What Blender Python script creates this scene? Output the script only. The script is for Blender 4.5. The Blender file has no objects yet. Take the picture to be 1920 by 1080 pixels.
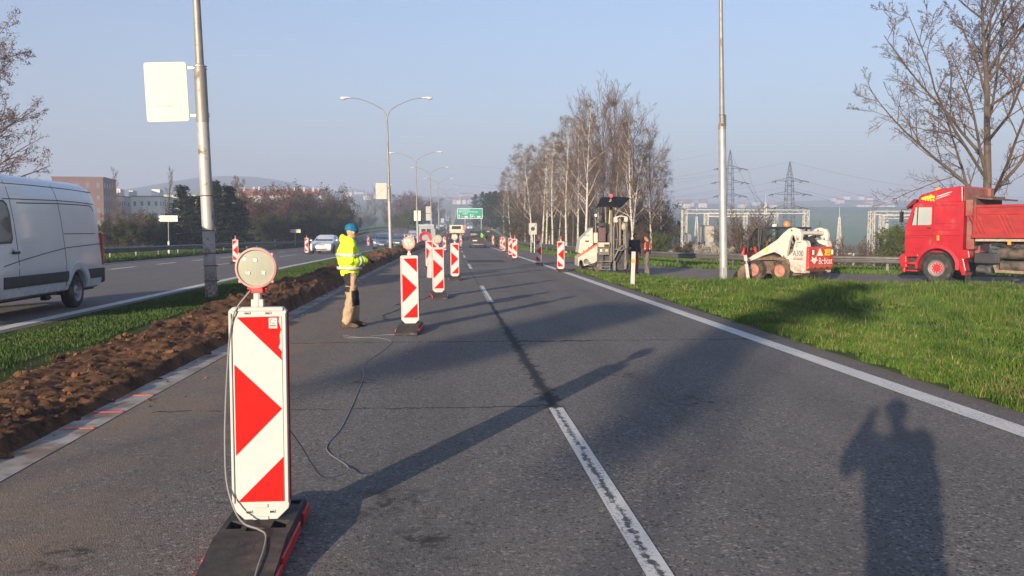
import bpy, math, random
import numpy as np
from mathutils import Vector, Matrix, Euler, noise as mnoise
random.seed(7); RNG = np.random.default_rng(7)
SC = bpy.context.scene
COL = SC.collection
PI = math.pi
R = math.radians
F_PX, VX, VY, EYE = 1650.0, 836.0, 434.0, 1.6     # photo geometry: focal length, road vanishing point, eye height

# ------------------------------------------------------------------ bookkeeping
def tag(o, label=None, cat=None, group=None, kind=None):
    if label: o['label'] = label
    if cat: o['category'] = cat
    if group: o['group'] = group
    if kind: o['kind'] = kind
    return o
def empty(name, loc=(0, 0, 0), rz=0.0, label=None, cat=None, group=None):
    o = bpy.data.objects.new(name, None); COL.objects.link(o)
    o.empty_display_size = .2
    o.location = loc; o.rotation_euler = (0, 0, rz)
    return tag(o, label, cat, group)
def copy_tree(o, parent=None):
    c = o.copy(); COL.objects.link(c)
    if parent is not None: c.parent = parent
    for ch in KIDS.get(o.name, []):
        copy_tree(ch, c)
    return c
KIDS = {}
def set_parent(o, p):
    if p is not None:
        o.parent = p
        KIDS.setdefault(p.name, []).append(o)

# ------------------------------------------------------------------ materials
MATS = {}
def new_mat(name):
    m = bpy.data.materials.new(name); m.use_nodes = True
    nt = m.node_tree
    return m, nt, nt.nodes['Principled BSDF']
def c4(c): return (c[0], c[1], c[2], 1)
class G:
    """small helper for wiring node graphs"""
    def __init__(s, nt): s.nt = nt; s.L = nt.links
    def n(s, t, **kw):
        nd = s.nt.nodes.new(t)
        for k, v in kw.items(): setattr(nd, k, v)
        return nd
    def put(s, sock, v):
        if v is None: return
        if hasattr(v, 'is_output'): s.L.new(v, sock)
        else: sock.default_value = v
    def m(s, op, a, b=None, c=None, clamp=False):
        nd = s.n('ShaderNodeMath', operation=op, use_clamp=clamp)
        s.put(nd.inputs[0], a); s.put(nd.inputs[1], b); s.put(nd.inputs[2], c)
        return nd.outputs[0]
    def noise(s, vec, scale, detail=4, rough=.55, dist=0.0, out=0):
        nd = s.n('ShaderNodeTexNoise')
        s.put(nd.inputs['Vector'], vec)
        nd.inputs['Scale'].default_value = scale; nd.inputs['Detail'].default_value = detail
        nd.inputs['Roughness'].default_value = rough; nd.inputs['Distortion'].default_value = dist
        return nd.outputs[out]
    def vor(s, vec, scale, feature='F1', out='Distance'):
        nd = s.n('ShaderNodeTexVoronoi', feature=feature)
        s.put(nd.inputs['Vector'], vec); nd.inputs['Scale'].default_value = scale
        return nd.outputs[out]
    def step(s, v, lo, hi, a=0.0, b=1.0):
        nd = s.n('ShaderNodeMapRange', interpolation_type='SMOOTHSTEP')
        s.put(nd.inputs[0], v)
        for i, x in enumerate((lo, hi, a, b)): nd.inputs[i + 1].default_value = x
        return nd.outputs[0]
    def mix(s, f, a, b):
        nd = s.n('ShaderNodeMix', data_type='RGBA')
        s.put(nd.inputs[0], f)
        s.put(nd.inputs[6], c4(a) if isinstance(a, tuple) else a)
        s.put(nd.inputs[7], c4(b) if isinstance(b, tuple) else b)
        return nd.outputs[2]
    def obj(s): return s.n('ShaderNodeTexCoord').outputs['Object']
    def pos(s):
        return s.n('ShaderNodeNewGeometry').outputs['Position']
    def xyz(s, v):
        nd = s.n('ShaderNodeSeparateXYZ'); s.L.new(v, nd.inputs[0]); return nd.outputs
    def vmul(s, v, t):
        nd = s.n('ShaderNodeVectorMath', operation='MULTIPLY'); s.L.new(v, nd.inputs[0]); nd.inputs[1].default_value = t
        return nd.outputs[0]
    def bump(s, h, strength, dist, bsdf):
        nd = s.n('ShaderNodeBump'); nd.inputs['Strength'].default_value = strength; nd.inputs['Distance'].default_value = dist
        s.L.new(h, nd.inputs['Height']); s.L.new(nd.outputs[0], bsdf.inputs['Normal'])
def P(name, col, rough=.6, metal=0.0, var=.12, sc=6.0, bump=0.0, bsc=40.0, bd=.01, col2=None, dirt=None, dlo=.52, dhi=.7,
      dsc=3.0, coat=0.0, trans=0.0, spec=.5, emit=None, es=0.0, dz=None, stretch=None, world=False):
    """plain surface: noise-varied colour, optional dirt patches, optional bump"""
    m, nt, b = new_mat(name); g = G(nt)
    v = g.pos() if world else g.obj()
    if stretch: v = g.vmul(v, stretch)
    f = g.noise(v, sc, 5)
    f = g.step(f, .3, .7)
    a = tuple(min(1, x * (1 - var)) for x in col)
    c = col2 or tuple(min(1, x * (1 + var)) for x in col)
    cc = g.mix(f, a, c)
    rr = rough
    if dirt:
        d = g.step(g.noise(v, dsc, 7, .65), dlo, dhi)
        if dz:      # more splashed dirt low down on the body
            z = g.xyz(v)[2]
            d = g.m('MAXIMUM', d, g.m('MULTIPLY', g.step(z, dz[0], dz[1], 1, 0), g.step(g.noise(v, dsc * 3, 6, .7), .35, .6)))
        cc = g.mix(g.m('MULTIPLY', d, .8), cc, dirt)
        rr = g.m('ADD', g.m('MULTIPLY', d, max(0, .85 - rough)), rough)
    g.put(b.inputs['Base Color'], cc); g.put(b.inputs['Roughness'], rr)
    b.inputs['Metallic'].default_value = metal
    b.inputs['Coat Weight'].default_value = coat; b.inputs['Coat Roughness'].default_value = .08
    b.inputs['Transmission Weight'].default_value = trans
    b.inputs['Specular IOR Level'].default_value = spec
    if emit: b.inputs['Emission Color'].default_value = c4(emit); b.inputs['Emission Strength'].default_value = es
    if bump: g.bump(g.noise(v, bsc, 6, .6), bump, bd, b)
    MATS[name] = m
    return m

# ------------------------------------------------------------------ mesh builder
_txt = {}
def text_geo(s):
    if s not in _txt:
        cu = bpy.data.curves.new('lettering', 'FONT'); cu.body = s; cu.align_x = 'CENTER'; cu.align_y = 'CENTER'; cu.resolution_u = 3
        ob = bpy.data.objects.new('lettering', cu); COL.objects.link(ob)
        dg = bpy.context.evaluated_depsgraph_get()
        me = bpy.data.meshes.new_from_object(ob.evaluated_get(dg))
        _txt[s] = ([v.co[:] for v in me.vertices], [tuple(p.vertices) for p in me.polygons])
        bpy.data.meshes.remove(me); bpy.data.objects.remove(ob); bpy.data.curves.remove(cu)
    return _txt[s]
class MB:
    def __init__(s): s.v = []; s.f = []; s.mi = []; s.cur = 0
    def mat(s, i): s.cur = i; return s
    def add(s, vs, fs, M=None):
        o = len(s.v)
        if M is not None: vs = [M @ Vector(p) for p in vs]
        s.v.extend([tuple(p) for p in vs]); s.f.extend([tuple(i + o for i in f) for f in fs]); s.mi.extend([s.cur] * len(fs))
        return s
    def box(s, c, d, rot=None, taper=1.0, M=None):
        x, y, z = d[0] / 2, d[1] / 2, d[2] / 2; t = taper
        vs = [Vector(p) for p in ((-x, -y, -z), (x, -y, -z), (x, y, -z), (-x, y, -z), (-x * t, -y * t, z), (x * t, -y * t, z), (x * t, y * t, z), (-x * t, y * t, z))]
        if rot: E = Euler(rot).to_matrix(); vs = [E @ p for p in vs]
        vs = [p + Vector(c) for p in vs]
        return s.add(vs, [(0, 3, 2, 1), (4, 5, 6, 7), (0, 1, 5, 4), (1, 2, 6, 5), (2, 3, 7, 6), (3, 0, 4, 7)], M)
    def quad(s, a, b, c, d): return s.add([a, b, c, d], [(0, 1, 2, 3)])
    def tube(s, pts, rad, n=8, cap=True, M=None):
        pts = [Vector(p) for p in pts]; k = len(pts)
        if not hasattr(rad, '__len__'): rad = [rad] * k
        vs = []; fs = []; ref = None
        for i, p in enumerate(pts):
            t = (pts[min(i + 1, k - 1)] - pts[max(i - 1, 0)])
            if t.length < 1e-9: t = Vector((0, 0, 1))
            t.normalize()
            if ref is None: ref = t.orthogonal().normalized()
            u = ref - t * ref.dot(t)
            u = u.normalized() if u.length > 1e-6 else t.orthogonal().normalized()
            ref = u; w = t.cross(u)
            for j in range(n):
                a = 2 * PI * j / n
                vs.append(p + (u * math.cos(a) + w * math.sin(a)) * rad[i])
        for i in range(k - 1):
            for j in range(n):
                j2 = (j + 1) % n
                fs.append((i * n + j, i * n + j2, (i + 1) * n + j2, (i + 1) * n + j))
        if cap: fs.append(tuple(range(n - 1, -1, -1))); fs.append(tuple((k - 1) * n + j for j in range(n)))
        return s.add(vs, fs, M)
    def loft(s, rings, cap=True, M=None, closed=True):
        n = len(rings[0]); vs = [p for r in rings for p in r]; fs = []
        for i in range(len(rings) - 1):
            for j in range(n if closed else n - 1):
                j2 = (j + 1) % n
                fs.append((i * n + j, i * n + j2, (i + 1) * n + j2, (i + 1) * n + j))
        if cap: fs.append(tuple(range(n - 1, -1, -1))); fs.append(tuple((len(rings) - 1) * n + j for j in range(n)))
        return s.add(vs, fs, M)
    def ell(s, spine, n=14, M=None):
        """spine: (centre, rx, ry) horizontal-ish ellipses stacked along the spine"""
        rings = []
        for c, rx, ry in spine:
            rings.append([(c[0] + rx * math.cos(2 * PI * j / n), c[1] + ry * math.sin(2 * PI * j / n), c[2]) for j in range(n)])
        return s.loft(rings, M=M)
    def sphere(s, c, r, nu=14, nv=9, M=None, fn=None):
        if not hasattr(r, '__len__'): r = (r, r, r)
        vs = [(0, 0, -1)]
        for i in range(1, nv):
            a = -PI / 2 + PI * i / nv
            for j in range(nu): vs.append((math.cos(a) * math.cos(2 * PI * j / nu), math.cos(a) * math.sin(2 * PI * j / nu), math.sin(a)))
        vs.append((0, 0, 1)); fs = []
        for j in range(nu): fs.append((0, 1 + (j + 1) % nu, 1 + j))
        for i in range(nv - 2):
            for j in range(nu):
                a = 1 + i * nu + j; b = 1 + i * nu + (j + 1) % nu
                fs.append((a, b, b + nu, a + nu))
        t = len(vs) - 1; o = 1 + (nv - 2) * nu
        for j in range(nu): fs.append((o + j, o + (j + 1) % nu, t))
        out = []
        for p in vs:
            k = fn(p) if fn else 1.0
            out.append((c[0] + p[0] * r[0] * k, c[1] + p[1] * r[1] * k, c[2] + p[2] * r[2] * k))
        return s.add(out, fs, M)
    def prism(s, prof, axis, a, b, M=None):
        """closed 2D profile extruded along axis from a to b.  axis 'y': profile is (x,z); 'x': (y,z); 'z': (x,y)"""
        def q(p, t): return (p[0], t, p[1]) if axis == 'y' else (t, p[0], p[1]) if axis == 'x' else (p[0], p[1], t)
        n = len(prof); vs = [q(p, a) for p in prof] + [q(p, b) for p in prof]
        fs = [tuple(range(n)), tuple(range(2 * n - 1, n - 1, -1))]
        for i in range(n): j = (i + 1) % n; fs.append((i, i + n, j + n, j))
        return s.add(vs, fs, M)
    def lathe(s, prof, c, axis='y', n=24, M=None, cap=True):
        """profile (offset along axis, radius)"""
        rings = []
        for t, r in prof:
            ring = []
            for j in range(n):
                a = 2 * PI * j / n; x, y = r * math.cos(a), r * math.sin(a)
                ring.append((c[0] + x, c[1] + t, c[2] + y) if axis == 'y' else (c[0] + t, c[1] + x, c[2] + y) if axis == 'x' else (c[0] + x, c[1] + y, c[2] + t))
            rings.append(ring)
        return s.loft(rings, M=M, cap=cap)
    def text(s, txt, size, M, sx=1.0):
        vs, fs = text_geo(txt)
        return s.add([(x * size * sx, y * size, 0) for x, y, z in vs], fs, M)
    def mesh(s, name, mats, smooth=False):
        me = bpy.data.meshes.new(name)
        me.from_pydata(s.v, [], s.f)
        for m in (mats if isinstance(mats, (list, tuple)) else [mats]): me.materials.append(m)
        me.polygons.foreach_set('material_index', s.mi)
        if smooth: me.polygons.foreach_set('use_smooth', [True] * len(s.f))
        me.update()
        return me
    def build(s, name, mats, parent=None, smooth=False, bevel=0.0, seg=2, fix=True, auto=True):
        me = s.mesh(name, mats, smooth)
        if fix: fix_normals(me)
        o = bpy.data.objects.new(name, me); COL.objects.link(o)
        set_parent(o, parent)
        if bevel:
            b = o.modifiers.new('bevel', 'BEVEL'); b.width = bevel; b.segments = seg; b.limit_method = 'ANGLE'; b.angle_limit = R(35)
            b.harden_normals = False
        if smooth and auto: sharp(me)
        return o
import bmesh
def fix_normals(me):
    bm = bmesh.new(); bm.from_mesh(me); bmesh.ops.recalc_face_normals(bm, faces=bm.faces); bm.to_mesh(me); bm.free()
def sharp(me, ang=38):
    bm = bmesh.new(); bm.from_mesh(me); c = R(ang)
    for e in bm.edges:
        if len(e.link_faces) == 2 and e.calc_face_angle(0) > c: e.smooth = False
    bm.to_mesh(me); bm.free()
def bake(o):
    """apply an object's modifiers to its mesh"""
    dg = bpy.context.evaluated_depsgraph_get()
    me = bpy.data.meshes.new_from_object(o.evaluated_get(dg))
    o.modifiers.clear(); old = o.data; o.data = me
    me.name = o.name
    bpy.data.meshes.remove(old)
    return o
def remesh(o, vox, smooth=3):
    m = o.modifiers.new('fuse', 'REMESH'); m.mode = 'VOXEL'; m.voxel_size = vox; m.use_smooth_shade = True
    if smooth: s = o.modifiers.new('relax', 'SMOOTH'); s.iterations = smooth; s.factor = .5
    return bake(o)
def paint(o, mats, fn):
    me = o.data; me.materials.clear()
    for m in mats: me.materials.append(m)
    idx = [fn(p.center) for p in me.polygons]
    me.polygons.foreach_set('material_index', idx)
def cut(o, cutters):
    """subtract closed shapes (an MB) from an object"""
    c = cutters.build('cutter', [], None); c.parent = o.parent
    b = o.modifiers.new('cut', 'BOOLEAN'); b.object = c; b.operation = 'DIFFERENCE'; b.solver = 'EXACT'; b.use_self = True
    bake(o)
    me = c.data; bpy.data.objects.remove(c); bpy.data.meshes.remove(me)
    return o
def np_mesh(name, V, F, mats, parent=None, smooth=False):
    """fast mesh from numpy arrays (all faces the same number of corners)"""
    me = bpy.data.meshes.new(name); k = F.shape[1]
    me.vertices.add(len(V)); me.vertices.foreach_set('co', np.ascontiguousarray(V, dtype=np.float32).ravel())
    me.loops.add(F.size); me.loops.foreach_set('vertex_index', np.ascontiguousarray(F, dtype=np.int32).ravel())
    me.polygons.add(len(F)); me.polygons.foreach_set('loop_start', np.arange(0, F.size, k, dtype=np.int32))
    me.polygons.foreach_set('loop_total', np.full(len(F), k, dtype=np.int32))
    if smooth: me.polygons.foreach_set('use_smooth', np.ones(len(F), dtype=bool))
    for m in (mats if isinstance(mats, (list, tuple)) else [mats]): me.materials.append(m)
    me.update(calc_edges=True); me.validate()
    o = bpy.data.objects.new(name, me); COL.objects.link(o); set_parent(o, parent)
    return o

# ------------------------------------------------------------------ lie of the land
def ss(a, b, x):
    t = np.clip((np.asarray(x, dtype=float) - a) / (b - a), 0, 1); return t * t * (3 - 2 * t)
_PY = np.array([-200, 0, 40, 74, 104, 130, 173, 210, 300, 400, 550, 700, 850, 950, 1100, 3000.])
_PZ = np.array([0, 0, 0, -.12, -.3, 0, 1.2, 1.9, 2.25, 3.6, 8.2, 14.2, 20, 21.5, 22, 22.])
_yy = np.arange(-200, 3001, 2.0)
_zz = np.interp(_yy, _PY, _PZ); _k = np.hanning(17); _k /= _k.sum()
_zz = np.convolve(np.pad(_zz, 8, mode='edge'), _k, mode='valid')
_ss = np.interp(_yy, [-200, 0, 240, 400, 3000], [0, 0, .0336, .018, .018])
_oo = np.concatenate([[0], np.cumsum((_ss[1:] + _ss[:-1]) / 2 * 2.0)])
def prof(y): return np.interp(y, _yy, _zz)         # road height along its length
def off(y): return np.interp(y, _yy, _oo)          # the road's slow bend to the right
RAIL_R = [(44, 24), (32, 32), (24, 36), (19.3, 39.7), (15.5, 44), (12.6, 49), (11, 56), (9.9, 64), (9.2, 75), (8.9, 90), (8.9, 110), (9.6, 150), (11, 200), (13.2, 260), (16, 330)]
RAMP_NEAR = [(4.9, 38), (5.6, 35.6), (7.4, 33.8), (11.6, 32.6), (14.6, 31.2), (19.5, 28.6), (26, 25.2), (34, 21)]
RAMP_FAR = [(7.6, 84), (8.0, 70), (8.6, 58), (10, 51), (12.4, 45), (17.9, 38), (23, 34.6), (31, 30.5), (40, 26)]
def sdist(poly, X, Y):
    """distance to a polyline, positive on its right-hand side"""
    X = np.asarray(X, float); Y = np.asarray(Y, float)
    best = np.full(X.shape, 1e9); sg = np.ones(X.shape)
    for i in range(len(poly) - 1):
        ax, ay = poly[i]; bx, by = poly[i + 1]; dx, dy = bx - ax, by - ay; L = dx * dx + dy * dy
        t = np.clip(((X - ax) * dx + (Y - ay) * dy) / L, 0, 1)
        d = np.hypot(X - ax - t * dx, Y - ay - t * dy); cr = dx * (Y - ay) - dy * (X - ax)
        m = d < best - 1e-9
        best = np.where(m, d, best); sg = np.where(m, np.where(cr < 0, 1, -1), sg)
    return best * sg
RAIL_X = RAIL_R + [(20, 420), (40, 900), (80, 3000)]
def far_z(X, Y):
    u = X - off(Y)
    z = 30 * ss(380, 1150, Y) + 30 * ss(1100, 1700, Y)
    z = z - 5 * ss(0, 30, u) * (1 - ss(300, 900, Y))
    z = z + 44 * np.exp(-((X + 320) / 165) ** 2 - ((Y - 1430) / 260) ** 2) + 16 * np.exp(-((X + 720) / 260) ** 2 - ((Y - 1430) / 260) ** 2)
    z = z + 4 * np.sin(X / 140 + 1) * np.sin(Y / 190) * ss(400, 1000, Y) + 3 * np.sin(X / 61 + 2) * ss(1000, 1500, Y)
    return z
def land(X, Y):
    X = np.asarray(X, float); Y = np.asarray(Y, float)
    u = X - off(Y); p = prof(Y)
    z = p - .3 * ss(5.3, 9.5, u) * (1 - ss(40, 95, Y) * .7)
    # shallow swale and bumps in the verge
    z = z - .14 * np.exp(-((u - 8.2 - .15 * (Y - 14)) / 1.3) ** 2) * (1 - ss(22, 31, Y)) + (.05 * np.sin(X * 1.7 + Y * .6) + .04 * np.sin(Y * 1.3 - X * .9)) * ss(5.6, 7, u) * (1 - ss(26, 31, Y))
    w = ss(2.0, 48, sdist(RAIL_X, X, Y)) * (u > 5)
    wl = ss(19.5, 75, -u)
    f = far_z(X, Y)
    z = z * (1 - w) + f * w
    z = z * (1 - wl) + (f + .8) * wl
    wf = ss(1000, 1250, Y); z = z * (1 - wf) + f * wf
    return z
def ramp_z(X, Y):
    return float(land(X, Y)) + .02
def gz(x, y):
    u = x - float(off(y))
    if -17.6 < u < 5.1: return float(prof(y))
    return float(land(x, y))
YAW, PITCH = math.atan(124 / F_PX), math.atan(106 / F_PX)
CAM_R = Euler((PI / 2 - PITCH, 0, -YAW)).to_matrix()
def lx(px, d):
    """sideways position of something seen at photo column px and standing d metres ahead"""
    return d * math.tan(YAW + math.atan((px - 960) / F_PX))
def at(px, py, z=None):
    """a spot on the ground seen at a photo pixel: its position in the place"""
    r = CAM_R @ Vector(((px - 960) / F_PX, -(py - 540) / F_PX, -1)); d = 30.0; zz = z or 0
    for _ in range(60):
        zz = gz(r.x / r.y * d, d) if z is None else z
        t = (zz - EYE) / min(r.z, -1e-4); d = .5 * d + .5 * min(900, max(2, t * r.y))
    return Vector((r.x / r.y * d, d, zz))
def atd(px, d):
    x = lx(px, d)
    return Vector((x, d, gz(x, d)))
def zpix(px, py, d):
    """height of a point seen at a photo pixel, d metres ahead"""
    r = CAM_R @ Vector(((px - 960) / F_PX, -(py - 540) / F_PX, -1)); return EYE + r.z / r.y * d
# ------------------------------------------------------------------ surfaces
def asphalt_mat(name, main):
    m, nt, b = new_mat(name); g = G(nt); v = g.pos(); x, y, z = g.xyz(v)
    flat = g.vmul(v, (1, 1, 0))
    grain = g.noise(flat, 75, 3, .75)
    stone = g.vor(flat, 60, out='Color')
    big = g.noise(flat, .35, 5, .6); mid = g.noise(flat, 2.2, 5, .65)
    streak = g.noise(g.vmul(v, (2.6, .09, 0)), 1.0, 4, .6)
    c = g.mix(g.step(grain, .3, .72), (.070, .065, .062), (.215, .196, .182))
    sp = g.step(g.xyz(stone)[0], .82, .98)
    c = g.mix(g.m('MULTIPLY', sp, .55), c, (.42, .39, .36))
    dk = g.step(g.xyz(stone)[1], .8, .97)
    c = g.mix(g.m('MULTIPLY', dk, .9), c, (.026, .024, .025))
    c = g.mix(g.m('MULTIPLY', g.step(big, .35, .7), .4), c, (.17, .15, .135))
    c = g.mix(g.m('MULTIPLY', g.step(streak, .45, .75), .3), c, (.08, .078, .08))
    c = g.mix(g.m('MULTIPLY', g.step(mid, .56, .78), .3), c, (.078, .073, .072))
    if main:
        for xt in (-1.85, -.15, 1.95, 3.6):      # polished wheel tracks
            k = g.m('MULTIPLY', g.step(g.m('ABSOLUTE', g.m('SUBTRACT', x, xt)), .12, .5, 1, 0), g.step(g.noise(g.vmul(v, (1.5, .22, 0)), 1.0, 5, .65), .3, .65))
            c = g.mix(g.m('MULTIPLY', k, .38), c, (.085, .077, .072))
        spot = g.m('MULTIPLY', g.step(g.noise(flat, 3.3, 6, .8), .60, .68), .7); c = g.mix(spot, c, (.04, .036, .034))
        # dusty brown soil film beside the dug-up central strip
        d = g.m('MULTIPLY', g.step(x, -.6, -2.6), g.step(g.noise(flat, .8, 6, .65), .28, .68))
        c = g.mix(g.m('MULTIPLY', d, .75), c, (.23, .16, .105))
        e = g.m('MULTIPLY', g.step(x, 4.72, 5.1), g.step(g.noise(flat, 3.5, 6, .7), .3, .6)); c = g.mix(g.m('MULTIPLY', e, .85), c, (.12, .088, .058))
        grit = g.m('MULTIPLY', g.step(g.noise(flat, 26, 4, .8), .60, .68), g.step(x, -1.6, -2.8)); c = g.mix(g.m('MULTIPLY', grit, .8), c, (.11, .062, .036))
        # sealed joint along the middle of the road with ragged tar
        wob = g.m('MULTIPLY', g.m('SUBTRACT', g.noise(g.vmul(v, (0, .9, 0)), 1.2, 4, .7), .5), .10)
        tar = g.m('MULTIPLY', g.m('SUBTRACT', g.noise(flat, 5, 6, .75), .42), .55)
        dx = g.m('ABSOLUTE', g.m('SUBTRACT', g.m('SUBTRACT', x, .985), wob))
        seal = g.m('MULTIPLY', g.step(dx, .032, .05, 1, 0), g.m('MULTIPLY', g.step(y, 7.0, 7.8), g.step(y, 19, 24, 1, 0)))
        rag = g.m('MULTIPLY', g.step(g.m('SUBTRACT', dx, tar), .0, .05, 1, 0), g.m('MULTIPLY', g.step(y, 7.0, 8.2), g.step(y, 14, 17, 1, 0)))
        rag = g.m('MULTIPLY', rag, g.step(dx, .18, .40, 1, 0))
        c = g.mix(g.m('MULTIPLY', rag, .85), c, (.022, .02, .02))
        c = g.mix(seal, c, (.022, .024, .03))
        thin = g.m('MULTIPLY', g.step(dx, .01, .022, 1, 0), g.step(g.noise(flat, 4, 5, .7), .4, .5))
        c = g.mix(g.m('MULTIPLY', thin, .8), c, (.012, .012, .013))
        # transverse cracks
        for yc, x0, x1, w in ((7.95, -2.6, .95, .022), (12.75, -2.7, 5.2, .035), (12.72, .9, 2.1, .07), (23.5, -2.4, 4.6, .04), (36, -2.6, 5, .05)):
            wy = g.m('MULTIPLY', g.m('SUBTRACT', g.noise(g.vmul(v, (1, 0, 0)), 1.6, 7, .8), .5), .55)
            dd = g.m('ABSOLUTE', g.m('SUBTRACT', g.m('SUBTRACT', y, yc), wy))
            k = g.m('MULTIPLY', g.step(dd, w * .4, w * 1.6, 1, 0), g.m('MULTIPLY', g.m('GREATER_THAN', x, x0), g.m('LESS_THAN', x, x1)))
            k = g.m('MULTIPLY', k, g.step(g.noise(flat, 6, 5, .7), .38, .52))
            c = g.mix(g.m('MULTIPLY', k, .92), c, (.009, .009, .01))
        # dark patch of newer asphalt, oil stains
        px = g.m('MULTIPLY', g.step(g.m('ABSOLUTE', g.m('SUBTRACT', x, 2.2)), 1.0, 1.05, 1, 0), g.step(g.m('ABSOLUTE', g.m('SUBTRACT', y, 48.5)), 2.0, 2.2, 1, 0))
        c = g.mix(g.m('MULTIPLY', px, .8), c, (.018, .018, .02))
        for ox, oy, r in ((-.35, 5.15, .5), (-.15, 4.5, .3), (1.9, 9.6, .35), (2.35, 8.1, .4), (-1.9, 4.4, .35), (-.9, 9.4, .25)):
            q = g.n('ShaderNodeVectorMath', operation='DISTANCE'); g.L.new(flat, q.inputs[0]); q.inputs[1].default_value = (ox, oy, 0)
            k = g.m('MULTIPLY', g.step(q.outputs['Value'], r * .2, r, 1, 0), g.step(g.noise(flat, 7, 6, .75), .46, .62))
            c = g.mix(g.m('MULTIPLY', k, .85), c, (.016, .014, .013))
    g.put(b.inputs['Base Color'], c)
    b.inputs['Roughness'].default_value = .82; b.inputs['Specular IOR Level'].default_value = .35
    h = g.m('ADD', g.noise(flat, 95, 2, .6), g.m('MULTIPLY', g.xyz(stone)[2], .35))
    g.bump(h, 1.0, .012, b)
    return m
M_ROAD = asphalt_mat('asphalt', True)
M_ROAD2 = asphalt_mat('asphalt_plain', False)
M_RAMP = P('dusty_ramp_asphalt', (.135, .112, .098), .9, var=.2, sc=2, bump=.7, bsc=60, bd=.01, dirt=(.17, .125, .095), dlo=.42, dhi=.66, dsc=.6, world=True)
def paint_mat():
    m, nt, b = new_mat('road_paint'); g = G(nt); v = g.pos(); flat = g.vmul(v, (1, 1, 0)); x, y, z = g.xyz(v)
    w = g.noise(flat, 42, 5, .75); w2 = g.noise(g.vmul(v, (5, .9, 0)), 1.6, 5, .7)
    wear = g.m('MULTIPLY', g.step(w, .5, .62), g.step(w2, .34, .6))
    c = g.mix(g.noise(flat, 3, 5, .7), (.50, .48, .45), (.70, .68, .64))
    wob = g.m('MULTIPLY', g.m('SUBTRACT', g.noise(g.vmul(v, (0, 1.3, 0)), 1.5, 5, .75), .5), .09)
    dx = g.m('ABSOLUTE', g.m('SUBTRACT', g.m('SUBTRACT', x, .985), wob))
    crack = g.m('MULTIPLY', g.step(g.m('SUBTRACT', dx, g.m('MULTIPLY', g.m('SUBTRACT', g.noise(flat, 16, 5, .75), .44), .16)), .0, .014, 1, 0), g.step(g.noise(g.vmul(v, (9, 2.5, 0)), 1.5, 6, .75), .36, .5))
    c = g.mix(g.m('MAXIMUM', g.m('MULTIPLY', wear, .9), g.m('MULTIPLY', crack, .95)), c, (.04, .04, .043))
    g.put(b.inputs['Base Color'], c); b.inputs['Roughness'].default_value = .7
    g.bump(g.noise(flat, 80, 3, .6), .6, .006, b)
    return m
M_PAINT = paint_mat()
M_CONC = P('gutter_concrete', (.31, .28, .25), .85, var=.25, sc=3, bump=.5, bsc=60, bd=.006, dirt=(.15, .095, .06), dlo=.44, dhi=.62, dsc=2.2, world=True)
def ground_mat():
    m, nt, b = new_mat('grassland'); g = G(nt); v = g.pos(); x, y, z = g.xyz(v); flat = g.vmul(v, (1, 1, 0))
    a = g.noise(flat, .5, 6, .65); f = g.noise(flat, 9, 5, .7)
    near = g.mix(g.step(a, .35, .65), (.036, .062, .014), (.07, .1, .022))
    near = g.mix(g.step(f, .48, .7), near, (.085, .085, .035))
    near = g.mix(g.m('MULTIPLY', g.step(g.noise(flat, 1.3, 6, .7), .57, .68), .8), near, (.09, .065, .04))
    cell = g.xyz(g.vor(g.vmul(v, (1, .35, 0)), .006, out='Color'))
    far = g.mix(g.step(cell[0], .2, .8), (.05, .125, .028), (.12, .20, .05))
    far = g.mix(g.step(cell[1], .78, .82), far, (.17, .13, .09))
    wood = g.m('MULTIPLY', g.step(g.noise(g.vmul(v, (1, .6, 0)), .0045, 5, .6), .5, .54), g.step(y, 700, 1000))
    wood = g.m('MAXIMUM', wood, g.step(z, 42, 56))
    far = g.mix(wood, far, (.11, .12, .105))  # wood paled, part of the distance haze is put into its colour
    wood2 = g.m('MULTIPLY', g.step(x, -120, -320), g.step(y, 300, 500))
    far = g.mix(g.m('MULTIPLY', wood2, .8), far, (.035, .04, .025))
    c = g.mix(g.step(y, 120, 330), near, far)
    g.put(b.inputs['Base Color'], c); b.inputs['Roughness'].default_value = .95; b.inputs['Specular IOR Level'].default_value = .1
    g.bump(g.noise(flat, 5, 6, .75), .9, .12, b)
    return m
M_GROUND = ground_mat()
def soil_mat():
    m, nt, b = new_mat('dug_soil'); g = G(nt); v = g.pos()
    a = g.noise(v, 1.4, 6, .7); f = g.noise(v, 22, 5, .7); k = g.noise(v, 5, 5, .7)
    c = g.mix(g.step(a, .36, .64), (.046, .025, .015), (.185, .092, .047))
    c = g.mix(g.m('MULTIPLY', g.step(f, .45, .72), .5), c, (.19, .115, .07))
    c = g.mix(g.m('MULTIPLY', g.step(k, .58, .7), .7), c, (.03, .02, .013))
    g.put(b.inputs['Base Color'], c); b.inputs['Roughness'].default_value = .95; b.inputs['Specular IOR Level'].default_value = .15
    g.bump(g.m('ADD', f, g.noise(v, 70, 4, .7)), .8, .02, b)
    return m
M_SOIL = soil_mat()

def strip(name, u0, u1, y0, y1, z, mat, step=None, label=None):
    """a band along the road between two offsets from its centre"""
    ys = [y0]
    while ys[-1] < y1 - 1e-6: ys.append(min(y1, ys[-1] + (step or max(2.0, ys[-1] * .03))))
    mb = MB(); rings = [[(u + float(off(y)), y, float(prof(y)) + z) for u in (u0, u1)] for y in ys]
    mb.loft(rings, cap=False, closed=False)
    o = mb.build(name, mat, fix=False)
    if o.data.polygons[0].normal.z < 0: o.data.flip_normals()
    return tag(o, label, None, None, 'structure')
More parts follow.
